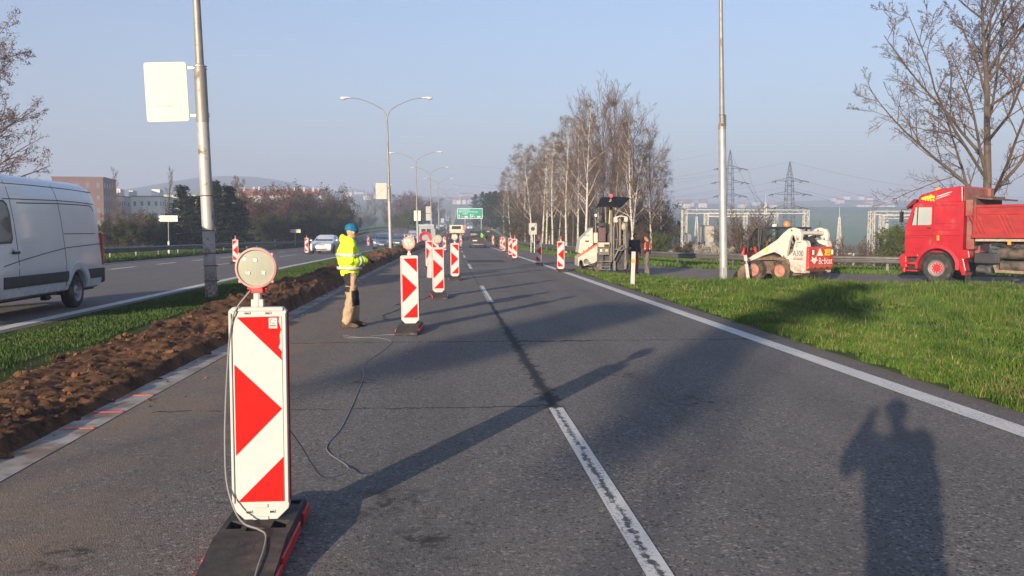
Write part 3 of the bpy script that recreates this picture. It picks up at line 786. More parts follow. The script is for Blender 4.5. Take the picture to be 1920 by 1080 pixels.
# ------------------------------------------------------------------ lamp posts
M_POLE = P('grey_painted_steel', (.33, .335, .335), .5, .35, var=.12, sc=2.5, dirt=(.20, .14, .10), dlo=.62, dhi=.76, dsc=2.2)
M_POLE2 = P('rusty_pole_paint', (.36, .355, .34), .55, .3, var=.12, sc=2.5, dirt=(.13, .055, .03), dlo=.55, dhi=.68, dsc=4.5, dz=(.1, 1.1))
M_UPPER = P('weathered_zinc', (.25, .235, .215), .55, .5, var=.15, sc=2, dirt=(.2, .16, .12))
M_LAMPH = P('lamp_head_grey', (.55, .56, .56), .4, var=.05)
M_LGLASS = P('lamp_glass', (.5, .5, .46), .15, coat=.5)
M_RUST = P('rust_band', (.13, .06, .035), .85, var=.35, sc=20)
def lamp_post(pm, rich):
    root = empty('street_lamp')
    mb = MB(); mb.mat(0)
    mb.tube([(0, 0, -.1), (0, 0, .05), (0, 0, 4.1), (0, 0, 4.2)], [.145, .145, .14, .14], 20)
    mb.mat(1); mb.tube([(0, 0, 4.18), (0, 0, 5.35), (0, 0, 5.42), (0, 0, 5.55)], [.146, .142, .138, .098], 20)
    mb.tube([(0, 0, 5.5), (0, 0, 10.2)], [.098, .062], 16)
    mb.tube([(0, 0, 10.1), (0, 0, 10.3)], [.085, .075], 14); mb.tube([(0, 0, 10.25), (0, 0, 11.0)], [.06, .055], 12)
    pole = mb.build('pole', [pm, M_UPPER], root, smooth=True)
    if rich:
        for z in (.42, .78, 1.08, 1.62, 2.45):
            rb = MB(); rb.tube([(0, 0, z - .014), (0, 0, z + .014)], .1475, 20); rb.box((.16, 0, z), (.05, .05, .03)); rb.build('clamp_band', M_RUST, pole)
    for s in (-1, 1):
        a = MB(); pts = [(0, 0, 10.9), (s * .08, 0, 11.25), (s * .30, 0, 11.6), (s * .75, 0, 11.9), (s * 1.5, 0, 12.25), (s * 2.2, 0, 12.48), (s * 2.75, 0, 12.55), (s * 3.0, 0, 12.55)]
        a.tube(pts, [.05, .045, .042, .04, .036, .032, .03, .03], 10); arm = a.build('arm', M_UPPER, root, smooth=True)
        h = MB(); h.loft([[(s * (2.85 + t), w * math.cos(q), 12.55 + hh * math.sin(q) * (1 if math.sin(q) > 0 else .55)) for q in [2 * PI * j / 12 for j in range(12)]] for t, w, hh in ((0, .06, .05), (.1, .11, .08), (.35, .15, .11), (.62, .17, .13), (.82, .12, .1), (.88, .04, .04))])
        hd = h.build('lamp_head', M_LAMPH, root, smooth=True)
        gl = MB(); gl.sphere((s * 3.47, 0, 12.49), (.24, .13, .09), 12, 8); gl.build('lamp_bowl', M_LGLASS, hd, smooth=True)
    return root
L0 = lamp_post(M_POLE2, True); p = at(397, 559); L0.location = (p.x, p.y, p.z); L0.rotation_euler = (0, R(-1.6), R(4))
tag(L0, 'nearest lamp post, its lower half streaked with rust, beside the white van', 'street lamp', 'lamp posts on the central strip')
L1 = lamp_post(M_POLE, False)
lamp_pos = [(732.6, 73, 'second lamp post, standing tall behind the worker in yellow'), (783.5, 123, 'third lamp post, rising in front of the grey cabin'), (809.5, 173, 'fourth lamp post, with two stacked sign backs'), (823.5, 223, 'fifth lamp post, just right of the grey cabin')]
for k in range(9): lamp_pos.append((None, 273 + 50 * k, 'sixth lamp post down the line' if k == 0 else 'one of the small lamp posts fading up the hill'))
for i, (px, y, lab) in enumerate(lamp_pos):
    o = L1 if i == 0 else copy_tree(L1)
    x = lx(px, y) if px else -4.9 + float(off(y))
    o.location = (x, y, gz(x, y) + (.0 if i < 2 else .3)); o.rotation_euler = (0, R(-1.0 if i < 3 else -.3), R([3, -6, 4, -3, 5][i % 5]))
    tag(o, lab, 'street lamp', 'lamp posts on the central strip' if i < 5 else 'far lamp posts')
# single lamp post on the right verge
root = empty('street_lamp', label='single lamp post standing in the right verge grass near the loader', cat='street lamp')
p = at(1357, 530); root.location = (p.x, p.y, p.z - .05); root.rotation_euler = (0, R(-1.5), 0)
mb = MB(); mb.mat(0); mb.tube([(0, 0, -.1), (0, 0, .3), (0, 0, 5.75)], [.155, .15, .135], 20); mb.mat(1); mb.tube([(0, 0, 5.7), (0, 0, 5.85), (0, 0, 5.95), (0, 0, 11.5)], [.14, .138, .095, .06], 18)
pole = mb.build('pole', [M_POLE, M_UPPER], root, smooth=True)
k = MB(); k.tube([(0, 0, 6.2), (0, 0, 6.24)], .105, 16); k.tube([(0, 0, 5.8), (0, 0, 5.84)], .12, 16); k.box((.13, 0, 6.02), (.04, .08, .42)); k.box((-.02, -.12, 5.86), (.12, .06, .10)); k.build('bracket', M_DARKST, pole)
k = MB(); k.box((0, -.15, .45), (.14, .03, .35)); k.build('service_door', M_POLE, pole)
a = MB(); a.tube([(0, 0, 11.4), (-.1, 0, 11.9), (-.5, 0, 12.3), (-1.4, 0, 12.6), (-2.2, 0, 12.7)], [.06, .05, .045, .04, .035], 10); a.build('arm', M_UPPER, root, smooth=True)
h = MB(); h.sphere((-2.5, 0, 12.7), (.42, .16, .1), 12, 8); h.build('lamp_head', M_LAMPH, root, smooth=True)

# ------------------------------------------------------------------ sign boards seen from behind or blank
M_SIGNW = P('white_sign_sheet', (.41, .395, .355), .45, var=.03, sc=3, dirt=(.6, .57, .5), dlo=.62, dhi=.8)
M_SIGNY = P('cream_sign_back', (.70, .66, .54), .5, var=.05, sc=3)
M_TXT = P('grey_print', (.26, .25, .23), .6)
def rounded(w, h, r, n=5):
    pts = []
    for cx, cz, a0 in ((w / 2 - r, h / 2 - r, 0), (-w / 2 + r, h / 2 - r, 90), (-w / 2 + r, -h / 2 + r, 180), (w / 2 - r, -h / 2 + r, 270)):
        for k in range(n + 1): a = R(a0 + 90 * k / n); pts.append((cx + r * math.cos(a), cz + r * math.sin(a)))
    return pts
def sign_plate(label, x, y, z, w, h, rz, mat, arms, txt=None, diag=False):
    root = empty('sign_plate', (x, y, z), rz, label, 'sign')
    mb = MB(); mb.prism(rounded(w, h, .06), 'y', -.012, .012); pl = mb.build('plate', mat, root, bevel=.004)
    if txt:
        t = MB(); M_ = Matrix.Translation((0, -.0145, -.33 if not diag else 0)) @ Matrix.Rotation(R(90), 4, 'X') @ Matrix.Rotation(R(45 if diag else 0), 4, 'Z')
        t.text(txt, .22 if diag else .05, M_); t.build('print', M_TXT, pl)
    b = MB()
    for zz in (h * .40, -h * .40):
        for aa in arms: b.box((aa[0], .03, zz), (aa[1], .03, .05))
    for zz in (h * .40, -h * .40):
        for dz in (-.03, .03):
            if arms and arms[0][2] is not None: b.tube([(arms[0][2], .03, zz + dz - .008), (arms[0][2], .03, zz + dz + .008)], arms[0][3], 18)
    if b.v: b.build('bracket', M_STEEL, root)
    return root
p0 = L0.location
# the white plate on the nearest post: leans with it
zt = zpix(317, 173, p0.y)
xs = lx(321, p0.y)
def post_x(z): return p0.x - math.tan(R(1.6)) * z
o = sign_plate('blank white rectangular sign plate strapped high on the nearest lamp post', xs, p0.y - .03, zt, .97, 1.39, R(2), M_SIGNW, [(.60, .3, post_x(zt) - xs, .158)], '▲  SDS - EXMOST s.r.o.')
o.rotation_euler.y = R(-2.2)
q = L1.location
def lamp_sign(px0, px1, py0, py1, d, label, mat, txt=None, diag=False, polex=None):
    w, h = (px1 - px0) / F_PX * d, (py1 - py0) / F_PX * d
    x = lx((px0 + px1) / 2, d); z = zpix((px0 + px1) / 2, (py0 + py1) / 2, d)
    ax = (lx(polex, d) - x) if polex else None
    return sign_plate(label, x, d, z, w, h, 0, mat, [((w / 2 + ax) / 2 if ax and ax > 0 else 0, abs(ax) if ax else .1, ax, .11)] if ax else [], txt, diag)
lamp_sign(705.7, 726, 343.5, 373, 73, 'white sign plate with diagonal faded lettering on the second lamp post', M_SIGNW, 'www.DSD.CZ', True, 730)
lamp_sign(776.8, 782.0, 395, 414, 122.8, 'left one of two narrow cream boards on the third lamp post', M_SIGNY, None, False, 782.6)
lamp_sign(784.0, 789.2, 395, 414, 122.8, 'right one of two narrow cream boards on the third lamp post', M_SIGNY, None, False, 782.6)
lamp_sign(799, 808, 387, 400, 172.8, 'upper of two stacked square white boards on the fourth lamp post', M_SIGNW, None, False, 809)
lamp_sign(799, 808, 401, 413.5, 172.8, 'lower of two stacked square white boards on the fourth lamp post', M_SIGNW, None, False, 809)
lamp_sign(827, 833, 409.5, 417.5, 270, 'small white board on a lamp post up the hill', M_SIGNW, None, False, 835)
# square detour sign right of the road
root = empty('detour_sign', label='square white sign with black roundel and diagonal bar on two posts', cat='sign')
p = atd(999, 72); root.location = p
mb = MB(); mb.prism(rounded(.66, .95, .04), 'y', -.012, .012); f_ = mb.build('plate', M_SIGNW, root); f_.location = (0, 0, 1.6 - p.z + (434 - 429) / F_PX * 72)
mb = MB(); mb.lathe([(-.018, .165), (-.014, .165)], (0, 0, 0), 'y', 24); mb.box((0, -.0155, 0), (.03, .003, 1.0), (0, R(33), 0)); mb.tube([(-.30, -.015, -.44), (-.30, -.015, .44)], .006, 4); mb.tube([(.30, -.015, -.44), (.30, -.015, .44)], .006, 4); mb.tube([(-.3, -.015, .44), (.3, -.015, .44)], .006, 4); mb.tube([(-.3, -.015, -.44), (.3, -.015, -.44)], .006, 4)
mb.build('roundel', M_BLACK, f_)
for sx in (-.14, .14):
    mb = MB(); mb.tube([(sx, .03, -.3), (sx, .03, 1.9)], .03, 8); mb.build('post', M_STEEL, root)
# round prohibition signs
M_SRED = P('sign_red', (.62, .05, .05), .4, var=.05)
def round_sign(px, py, d, label, h):
    p = atd(px, d); root = empty('road_sign', p, 0, label, 'road sign')
    zc = zpix(px, py, d) - p.z
    mb = MB(); mb.lathe([(-.01, .45), (.01, .45)], (0, 0, zc), 'y', 28); dsk = mb.build('disc', M_SIGNW, root)
    mb = MB(); mb.lathe([(-.014, .36), (-.016, .38), (-.016, .44), (-.012, .455), (-.012, .36)], (0, 0, zc), 'y', 28, cap=False); mb.build('red_ring', M_SRED, dsk)
    mb = MB(); mb.box((-.1, -.0135, zc), (.14, .004, .24)); mb.box((.12, -.0135, zc), (.14, .004, .24)); mb.build('symbol', M_BLACK, dsk)
    mb = MB(); mb.tube([(0, .03, -.1), (0, .03, zc + .3)], .035, 8); mb.build('post', M_STEEL, root)
round_sign(915.5, 436.5, 190, 'round red-rimmed road sign right of the dark van roof', 2)
round_sign(868, 435, 180, 'round red-rimmed road sign behind the centre marker row', 2)
# green direction sign
M_GREEN = P('motorway_green', (.0, .27, .19), .4, var=.06, sc=1); M_CYAN = P('sign_lettering', (.66, .78, .74), .4)
d = 210; p = atd(881.5, d); root = empty('direction_sign', p, 0, 'large green direction sign with white lettering over the right lane', 'direction sign')
w, h = 47.0 / F_PX * d, 19.4 / F_PX * d; zc = zpix(881.5, 400.3, d) - p.z
mb = MB(); mb.prism(rounded(w, h, .15), 'y', -.03, .03); bd = mb.build('panel', M_CYAN, root); bd.location.z = zc
mb = MB(); mb.prism(rounded(w - .22, h - .22, .12), 'y', -.036, -.031); mb.build('green_field', M_GREEN, bd)
def txt_on(s, sz, x, z, y, mb): mb.text(s, sz, Matrix.Translation((x, y, z)) @ Matrix.Rotation(R(90), 4, 'X'), 1.0)
t = MB()
for s, x, z, sz in (('OLOMOUC', -1.25, .80, .50), ('BRATISLAVA', -1.2, .36, .50), ('WIEN', -1.15, -.10, .50), ('PRAHA', 1.05, .36, .50), ('D 1', .75, -.22, .36)): txt_on(s, sz, x, z, -.039, t)
def arrow(mb, x, z, L, a):
    c, s_ = math.cos(a), math.sin(a)
    for poly in ([(-.06, 0), (.06, 0), (.06, L - .25), (-.06, L - .25)], [(-.19, L - .28), (.19, L - .28), (0, L)]):
        mb.prism([(x + q[0] * c + q[1] * s_, z - q[0] * s_ + q[1] * c) for q in poly], 'y', -.041, -.038)
arrow(t, -2.55, -1.02, .85, 0); arrow(t, .15, -1.02, .9, 0); arrow(t, .20, -.95, .75, R(52))
for x in (-1.05, 1.95): t.box((x + .15, -.040, -.78), (.75, .004, .36))
t.build('lettering', M_CYAN, bd)
t = MB()
for x in (-1.75, 1.05): t.box((x, -.040, -.78), (.62, .004, .38))
rb = t.build('red_shield', M_SRED, bd)
t = MB()
for x, s in ((-1.75, '1'), (1.05, '1')): txt_on(s, .38, x, -.78, -.043, t)
for x, s in ((-.9, 'E50'), (2.1, 'E65')): pass
t.build('shield_number', M_CYAN, rb)
t = MB()
for x, s in ((-.9, 'E462'), (2.1, 'E461')): txt_on(s, .27, x, -.78, -.043, t)
t.build('route_number', M_GREEN, bd)
for px in (872.4, 902.6):
    mb = MB(); x = (px - 881.5) / F_PX * d; mb.tube([(x, .12, -.5), (x, .12, zc + h / 2 - .2)], .11, 10); mb.build('post', M_STEEL, root)
# small white arrow-shaped signs beyond the opposite road
def arrow_sign(px0, px1, py0, py1, d, pybase, label):
    p = atd((px0 + px1) / 2, d); root = empty('arrow_sign', p, 0, label, 'direction sign')
    w, h = (px1 - px0) / F_PX * d, (py1 - py0) / F_PX * d; zc = zpix((px0 + px1) / 2, (py0 + py1) / 2, d) - p.z
    mb = MB()
    for dz in (.27, -.27):
        z = zc + dz * h; hh = h * .24
        mb.prism([(-w / 2, z), (-w / 2 + .12, z + hh), (w / 2, z + hh), (w / 2, z - hh), (-w / 2 + .12, z - hh)], 'y', -.02, .02)
    pl = mb.build('arrow_plate', M_SIGNY, root)
    mb = MB()
    for dz in (.27, -.27): mb.box((.05, -.022, zc + dz * h), (w * .55, .003, h * .12))
    mb.build('print', M_TXT, pl)
    mb = MB(); mb.tube([(.0, .05, -.3), (0, .05, zc + h * .55)], .035, 8); mb.build('post', M_STEEL, root)
arrow_sign(300, 334, 404.5, 415, 74, 450, 'white arrow signs on a post left of the near lamp post')
arrow_sign(544, 564, 430, 436, 105, 456, 'lower white arrow sign above the left crash barrier')

# ------------------------------------------------------------------ crash barriers
M_RAIL = P('barrier_steel', (.16, .155, .145), .5, .55, var=.22, sc=1.2, dirt=(.12, .09, .07), dlo=.5, dhi=.7, dsc=1.5)
M_RAILD = P('barrier_steel_dark', (.11, .115, .12), .5, .5, var=.25, sc=1.0, dirt=(.06, .05, .045))
def barrier(name, path, hgt, mat, label, face, maxp=98, sp=4.0):
    root = empty(name, (path[0][0], path[0][1], 0), 0, label, 'crash barrier'); ox, oy = path[0]
    pts = resample(path, int(max(10, sum((Vector(path[i + 1]) - Vector(path[i])).length for i in range(len(path) - 1)) / 2)))
    prof_ = [(0, -.155), (.05, -.145), (.08, -.10), (.08, -.06), (.0, -.015), (.0, .015), (.08, .06), (.08, .10), (.05, .145), (0, .155), (-.012, .15), (.04, .13), (.066, .09), (-.012, 0), (.066, -.09), (.04, -.13), (-.012, -.15)]
    rings = []; frames = []
    for i, q in enumerate(pts):
        t = (pts[min(i + 1, len(pts) - 1)] - pts[max(0, i - 1)]).normalized(); nrm = Vector((t.y, -t.x, 0)) * face
        z = gz(q.x, q.y) + hgt
        frames.append((q, nrm, z, t))
        rings.append([(q.x - ox + nrm.x * a, q.y - oy + nrm.y * a, z + b_) for a, b_ in prof_])
    mb = MB(); mb.loft(rings); mb.build('rail', mat, root, smooth=True)
    L = 0; last = -99; n = 0
    for i, (q, nrm, z, t) in enumerate(frames):
        if i: L += (q - frames[i - 1][0]).length
        if L - last >= sp and n < maxp:
            last = L; n += 1
            mb = MB(); b_ = q - nrm * .09; g0 = gz(b_.x, b_.y) - .2
            mb.box((b_.x - ox, b_.y - oy, (g0 + z + .08) / 2), (.06, .11, z + .08 - g0), (0, 0, math.atan2(t.y, t.x) + PI / 2)); mb.box((q.x - nrm.x * .04 - ox, q.y - nrm.y * .04 - oy, z), (.1, .1, .2), (0, 0, math.atan2(t.y, t.x)))
            mb.build('post', mat, root)
    return root
barrier('guardrail', RAIL_R, .60, M_RAIL, 'steel crash barrier bending along the exit ramp behind loader and truck', -1)
LP = [(-18.6 + float(off(y)), y) for y in (22, 40, 60, 80, 110, 150, 200, 260, 320)]
barrier('guardrail', LP, .60, M_RAILD, 'dark crash barrier along the far side of the opposite road', 1)
# delineator posts
M_ORR = P('orange_reflector', (.8, .28, .05), .3)
def delineator(x, y, lean, label, dark):
    root = empty('delineator_post', (x, y, gz(x, y) - .02), 0, label, 'delineator post'); root.rotation_euler = (0, R(lean), 0)
    mb = MB(); mb.prism([(-.06, -.05), (.06, -.05), (.05, .05), (-.05, .05)], 'z', 0, .98); mb.prism([(-.06, -.05), (.06, -.05), (.05, .05), (-.05, .05)], 'z', .979, 1.03)
    body = mb.build('post_body', M_WHITE, root, bevel=.008)
    mb = MB(); mb.prism([(-.062, -.052), (.062, -.052), (.052, .052), (-.052, .052)], 'z', .70, .81) ; mb.build('black_band' if dark else 'orange_band', M_BLACK if dark else M_ORR, body)
    mb = MB(); mb.box((0, -.053, .755), (.05, .008, .09)); mb.build('reflector', M_ORR if not dark else M_SIGNW, body)
    return root
p = at(1185.5, 535.5); delineator(p.x, p.y, 1.5, 'white roadside post with orange reflector before the milling machine', False)
p = at(1403, 527.5); delineator(p.x, p.y, -8, 'leaning white roadside post with black band beside the loader wheels', True)
for px, d_, lab in ((482, 61, 'small white reflector post on the left barrier above the near lamp'), (676, 96, 'small white reflector post behind the worker in yellow'),):
    p = atd(px, d_); delineator(-18.9 + float(off(d_)), d_, 0, lab, True)
# ------------------------------------------------------------------ vehicle materials
M_TYRE = P('tyre_rubber', (.022, .021, .02), .8, var=.3, sc=9, dirt=(.13, .10, .075), dlo=.5, dhi=.72, dsc=4, bump=.4, bsc=60, bd=.004)
M_TYREM = P('muddy_tyre', (.032, .028, .025), .9, var=.35, sc=7, dirt=(.15, .11, .08), dlo=.42, dhi=.66, dsc=4, bump=.6, bsc=30, bd=.01)
M_RIM = P('steel_rim', (.30, .30, .30), .45, .6, var=.15, dirt=(.2, .16, .12), dlo=.55, dhi=.75)
def glass_mat(name, c, tint=.3):
    m, nt, b = new_mat(name); g = G(nt)
    g.put(b.inputs['Base Color'], g.mix(g.noise(g.obj(), 1.5, 3), c, tuple(x * 1.5 for x in c)))
    b.inputs['Roughness'].default_value = .06; b.inputs['Coat Weight'].default_value = .6; b.inputs['Coat Roughness'].default_value = .03
    return m
M_GLASS = glass_mat('tinted_glass', (.02, .025, .028)); M_GLASSL = glass_mat('clear_cab_glass', (.26, .28, .27))
def clear_mat():
    m, nt, b = new_mat('see_through_glass'); t = nt.nodes.new('ShaderNodeBsdfTransparent'); t.inputs[0].default_value = (.72, .80, .76, 1)
    gl = nt.nodes.new('ShaderNodeBsdfGlossy'); gl.inputs['Roughness'].default_value = .05; mx = nt.nodes.new('ShaderNodeMixShader'); mx.inputs[0].default_value = .16
    nt.links.new(t.outputs[0], mx.inputs[1]); nt.links.new(gl.outputs[0], mx.inputs[2]); nt.links.new(mx.outputs[0], nt.nodes['Material Output'].inputs['Surface']); return m
M_CLEAR = clear_mat()
M_HEADL = P('headlight_glass', (.78, .78, .74), .12, coat=1.0); M_TAIL = P('tail_light_red', (.42, .015, .015), .2, coat=.6); M_AMBER = P('amber_lens', (.85, .26, .03), .25, coat=.5)
M_TRIM = P('dark_trim', (.025, .026, .03), .55, var=.15, sc=5, dirt=(.07, .06, .05)); M_PLATE = P('number_plate', (.72, .72, .70), .5)
M_SEAM = P('panel_gap', (.05, .055, .065), .7)
M_UNDER = P('underbody_black', (.016, .015, .015), .85, var=.4, sc=3, dirt=(.08, .06, .045), dlo=.5, dhi=.7)
def wheel(c, r, w, side, mats=None, name='wheel', parent=None, rim_r=.62, n=28, tread=0, bolts=0, spokes=0, dish=.0):
    """one road wheel; side = +1/-1: which way its outer face looks along y; axle along y"""
    ty, rm = mats or (M_TYRE, M_RIM)
    rr = r * rim_r; s = side
    mb = MB()
    mb.lathe([(s * w * .5, rr), (s * w * .52, rr * 1.08), (s * w * .5, r * .90), (s * w * .38, r * .985), (0, r), (-s * w * .38, r * .985), (-s * w * .5, r * .9), (-s * w * .5, rr * .9)], c, 'y', n, cap=False)
    if tread:
        for k in range(tread):
            a = 2 * PI * k / tread
            for q in (-1, 1):
                M_ = Matrix.Translation(c) @ Matrix.Rotation(-a + q * .06, 4, 'Y') @ Matrix.Translation((0, q * w * .24, r * .985)) @ Matrix.Rotation(q * .45, 4, 'Z')
                mb.box((0, 0, 0), (r * .13, w * .5, r * .09), M=M_)
    t = mb.build(name, ty, parent, smooth=True)
    mb = MB(); mb.lathe([(s * w * .30, .002), (s * w * (.34 + dish), rr * .28), (s * w * (.30 + dish), rr * .45), (s * w * .25, rr * .62), (s * w * .30, rr * .84), (s * w * .46, rr * .95), (s * w * .51, rr * 1.02), (s * w * .40, rr * 1.03), (-s * w * .2, rr)], c, 'y', n)
    rim = mb.build('rim', rm, t, smooth=True)
    if bolts:
        mb = MB()
        for k in range(bolts): a = 2 * PI * k / bolts; mb.sphere((c[0] + rr * .70 * math.cos(a), c[1] + s * w * .30, c[2] + rr * .70 * math.sin(a)), (rr * .055, w * .08, rr * .055), 6, 4)
        mb.build('wheel_bolts', M_HEADL, rim)
    if spokes:
        mb = MB()
        for k in range(spokes): a = 2 * PI * k / spokes; mb.lathe([(s * w * .285, .004), (s * w * .29, rr * .09)], (c[0] + rr * .74 * math.cos(a), c[1], c[2] + rr * .74 * math.sin(a)), 'y', 8)
        mb.build('rim_holes', M_BLACK, rim)
    return t

# ------------------------------------------------------------------ passenger cars (forward +x)
def car(label, paint_col, kind, pos, ang, plate_txt=None, group=None, dark=False):
    pname = 'car_paint_%02x%02x%02x' % tuple(int(255 * c) for c in paint_col)
    pm = MATS.get(pname) or P(pname, paint_col, .3, .2 if not dark else .4, var=.05, coat=.8, dirt=(.2, .18, .15), dlo=.6, dhi=.85, dz=(.2, .55))
    root = empty('car', pos, ang, label, 'car', group)
    # stations: x, z_bottom, z_belt, z_top, half width at belt, half width at roof
    if kind == 'sedan':
        st = [(2.28, .42, .60, .62, .62, .55), (2.2, .26, .72, .74, .80, .70), (1.6, .22, .86, .88, .87, .74), (.95, .20, .95, .97, .88, .74), (.25, .20, .98, 1.38, .89, .60), (-.35, .2, 1.0, 1.45, .89, .61), (-1.1, .2, 1.01, 1.40, .89, .60), (-1.75, .22, 1.02, 1.08, .87, .70), (-2.2, .28, .98, 1.0, .80, .68), (-2.28, .42, .75, .77, .70, .6)]
        cab = (3, 7)
    else:
        st = [(2.2, .45, .70, .72, .66, .6), (2.12, .28, .85, .87, .84, .74), (1.5, .24, 1.0, 1.02, .90, .78), (.95, .22, 1.06, 1.08, .91, .78), (.3, .22, 1.08, 1.58, .92, .66), (-.4, .22, 1.1, 1.66, .92, .68), (-1.3, .22, 1.1, 1.62, .92, .67), (-1.95, .24, 1.1, 1.48, .88, .66), (-2.12, .3, 1.0, 1.05, .84, .7), (-2.16, .45, .8, .82, .74, .65)]
        cab = (3, 8)
    def ring(s):
        x, zb, zl, zt, w, wt = s; m_ = zb + (zl - zb) * .55
        h = [(x, w * .93, zb), (x, w * 1.01, m_), (x, w * .985, zl), (x, wt + (w - wt) * .12, zt - (zt - zl) * .12), (x, wt * .8, zt)]
        return h + [(a, -b_, c_) for a, b_, c_ in reversed(h)]
    mb = MB(); mb.loft([ring(s) for s in st]); body = mb.build('body', pm, root, smooth=True)
    for wx in (1.38, -1.30): pass
    gl = MB(); e = .006
    for i in range(cab[0], cab[1]):
        a, b_ = ring(st[i]), ring(st[i + 1])
        for s_ in (0, 1):
            A2, A3, B2, B3 = (a[2], a[3], b_[2], b_[3]) if not s_ else (a[7], a[6], b_[7], b_[6])
            def L(p, q, t): return Vector(p).lerp(Vector(q), t)
            sg = 1 if not s_ else -1
            lo0, hi0, lo1, hi1 = L(A2, A3, .1), L(A2, A3, .93), L(B2, B3, .1), L(B2, B3, .93)
            p0, p1, p2, p3 = lo0.lerp(lo1, .05), lo0.lerp(lo1, .95), hi0.lerp(hi1, .95), hi0.lerp(hi1, .05)
            o_ = Vector((0, sg * e, e * .4))
            if (hi0 - lo0).length < .12: p3 = p0.copy()
            if (hi1 - lo1).length < .12: p2 = p1.copy()
            if p3 == p0 and p2 == p1: continue
            gl.add([p + o_ for p in (p0, p1, p2, p3)], [(0, 1, 2, 3)])
    # windscreen and rear window
    for i, d_ in ((cab[0], 1), (cab[1] - 1, -1)):
        a, b_ = ring(st[i]), ring(st[i + 1])
        lo, hi = (a, b_) if d_ > 0 else (b_, a)
        lz = Vector((d_ * .01, 0, .012))
        c0 = [Vector(lo[3]), Vector(lo[6]), Vector(hi[6]), Vector(hi[3])]; ctr = sum(c0, Vector()) / 4
        gl.add([ctr + (p - ctr) * .90 + lz for p in c0], [(0, 1, 2, 3)])
    gl.build('windows', M_GLASS, root)
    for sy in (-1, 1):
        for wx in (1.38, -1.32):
            ar = MB(); ar.lathe([(0, .002), (sy * .004, .37)], (wx, sy * .885 if kind == 'sedan' else sy * .915, .36), 'y', 20); ar.build('arch_shade_disc', M_BLACK, body)  # black disc painted in for the shade of the arch opening
            wheel((wx, sy * .80, .32), .32, .21, sy, parent=root)
        mi = MB(); mi.sphere((.82, sy * 1.0, 1.02), (.07, .11, .07), 8, 6); mi.build('mirror', pm, root, smooth=True)
        hl = MB(); hl.sphere((2.12 if kind == 'sedan' else 2.04, sy * .62, .70 if kind == 'sedan' else .82), (.13, .17, .07), 10, 6); hl.build('headlight', M_HEADL, root, smooth=True)
        tl = MB(); tl.box((-2.2 if kind == 'sedan' else -2.06, sy * .68, .84 if kind == 'sedan' else 1.0), (.1, .2, .16)); tl.build('tail_light', M_TAIL, root, bevel=.02)
    gr = MB(); gr.box((2.235 if kind == 'sedan' else 2.16, 0, .66 if kind == 'sedan' else .76), (.06, .62, .11)); gr.box((2.24 if kind == 'sedan' else 2.17, 0, .38), (.06, .95, .12)); gr.build('grille', M_BLACK, root, bevel=.01)
    for x, s_ in ((2.29 if kind == 'sedan' else 2.21, 1), (-2.28 if kind == 'sedan' else -2.17, -1)):
        pl = MB(); pl.box((x, 0, .5 if s_ > 0 else .72), (.02, .5, .11)); pl.build('number_plate', M_PLATE, root)
    return root
PI2 = PI / 2
def on_road(px, d): x = lx(px, d); return Vector((x, d, float(prof(d))))
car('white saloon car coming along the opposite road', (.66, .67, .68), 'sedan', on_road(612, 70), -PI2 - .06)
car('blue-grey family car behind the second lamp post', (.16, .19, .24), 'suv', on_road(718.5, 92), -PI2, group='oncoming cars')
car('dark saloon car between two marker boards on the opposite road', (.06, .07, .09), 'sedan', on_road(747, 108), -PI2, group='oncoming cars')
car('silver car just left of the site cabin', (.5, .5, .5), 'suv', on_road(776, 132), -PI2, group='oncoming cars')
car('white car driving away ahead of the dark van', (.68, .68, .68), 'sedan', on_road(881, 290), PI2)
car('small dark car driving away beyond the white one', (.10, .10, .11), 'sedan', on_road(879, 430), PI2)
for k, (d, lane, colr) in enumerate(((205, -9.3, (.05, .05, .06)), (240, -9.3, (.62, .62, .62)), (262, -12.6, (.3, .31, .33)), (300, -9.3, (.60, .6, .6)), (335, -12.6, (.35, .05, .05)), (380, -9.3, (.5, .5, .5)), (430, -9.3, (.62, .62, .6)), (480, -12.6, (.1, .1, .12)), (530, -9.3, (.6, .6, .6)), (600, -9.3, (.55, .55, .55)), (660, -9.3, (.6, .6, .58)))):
    car('one of the small cars queuing on the climbing road', colr, 'suv' if k % 2 else 'sedan', (lane + float(off(d)), d, float(prof(d))), -PI2, group='queue of far cars on the opposite road')

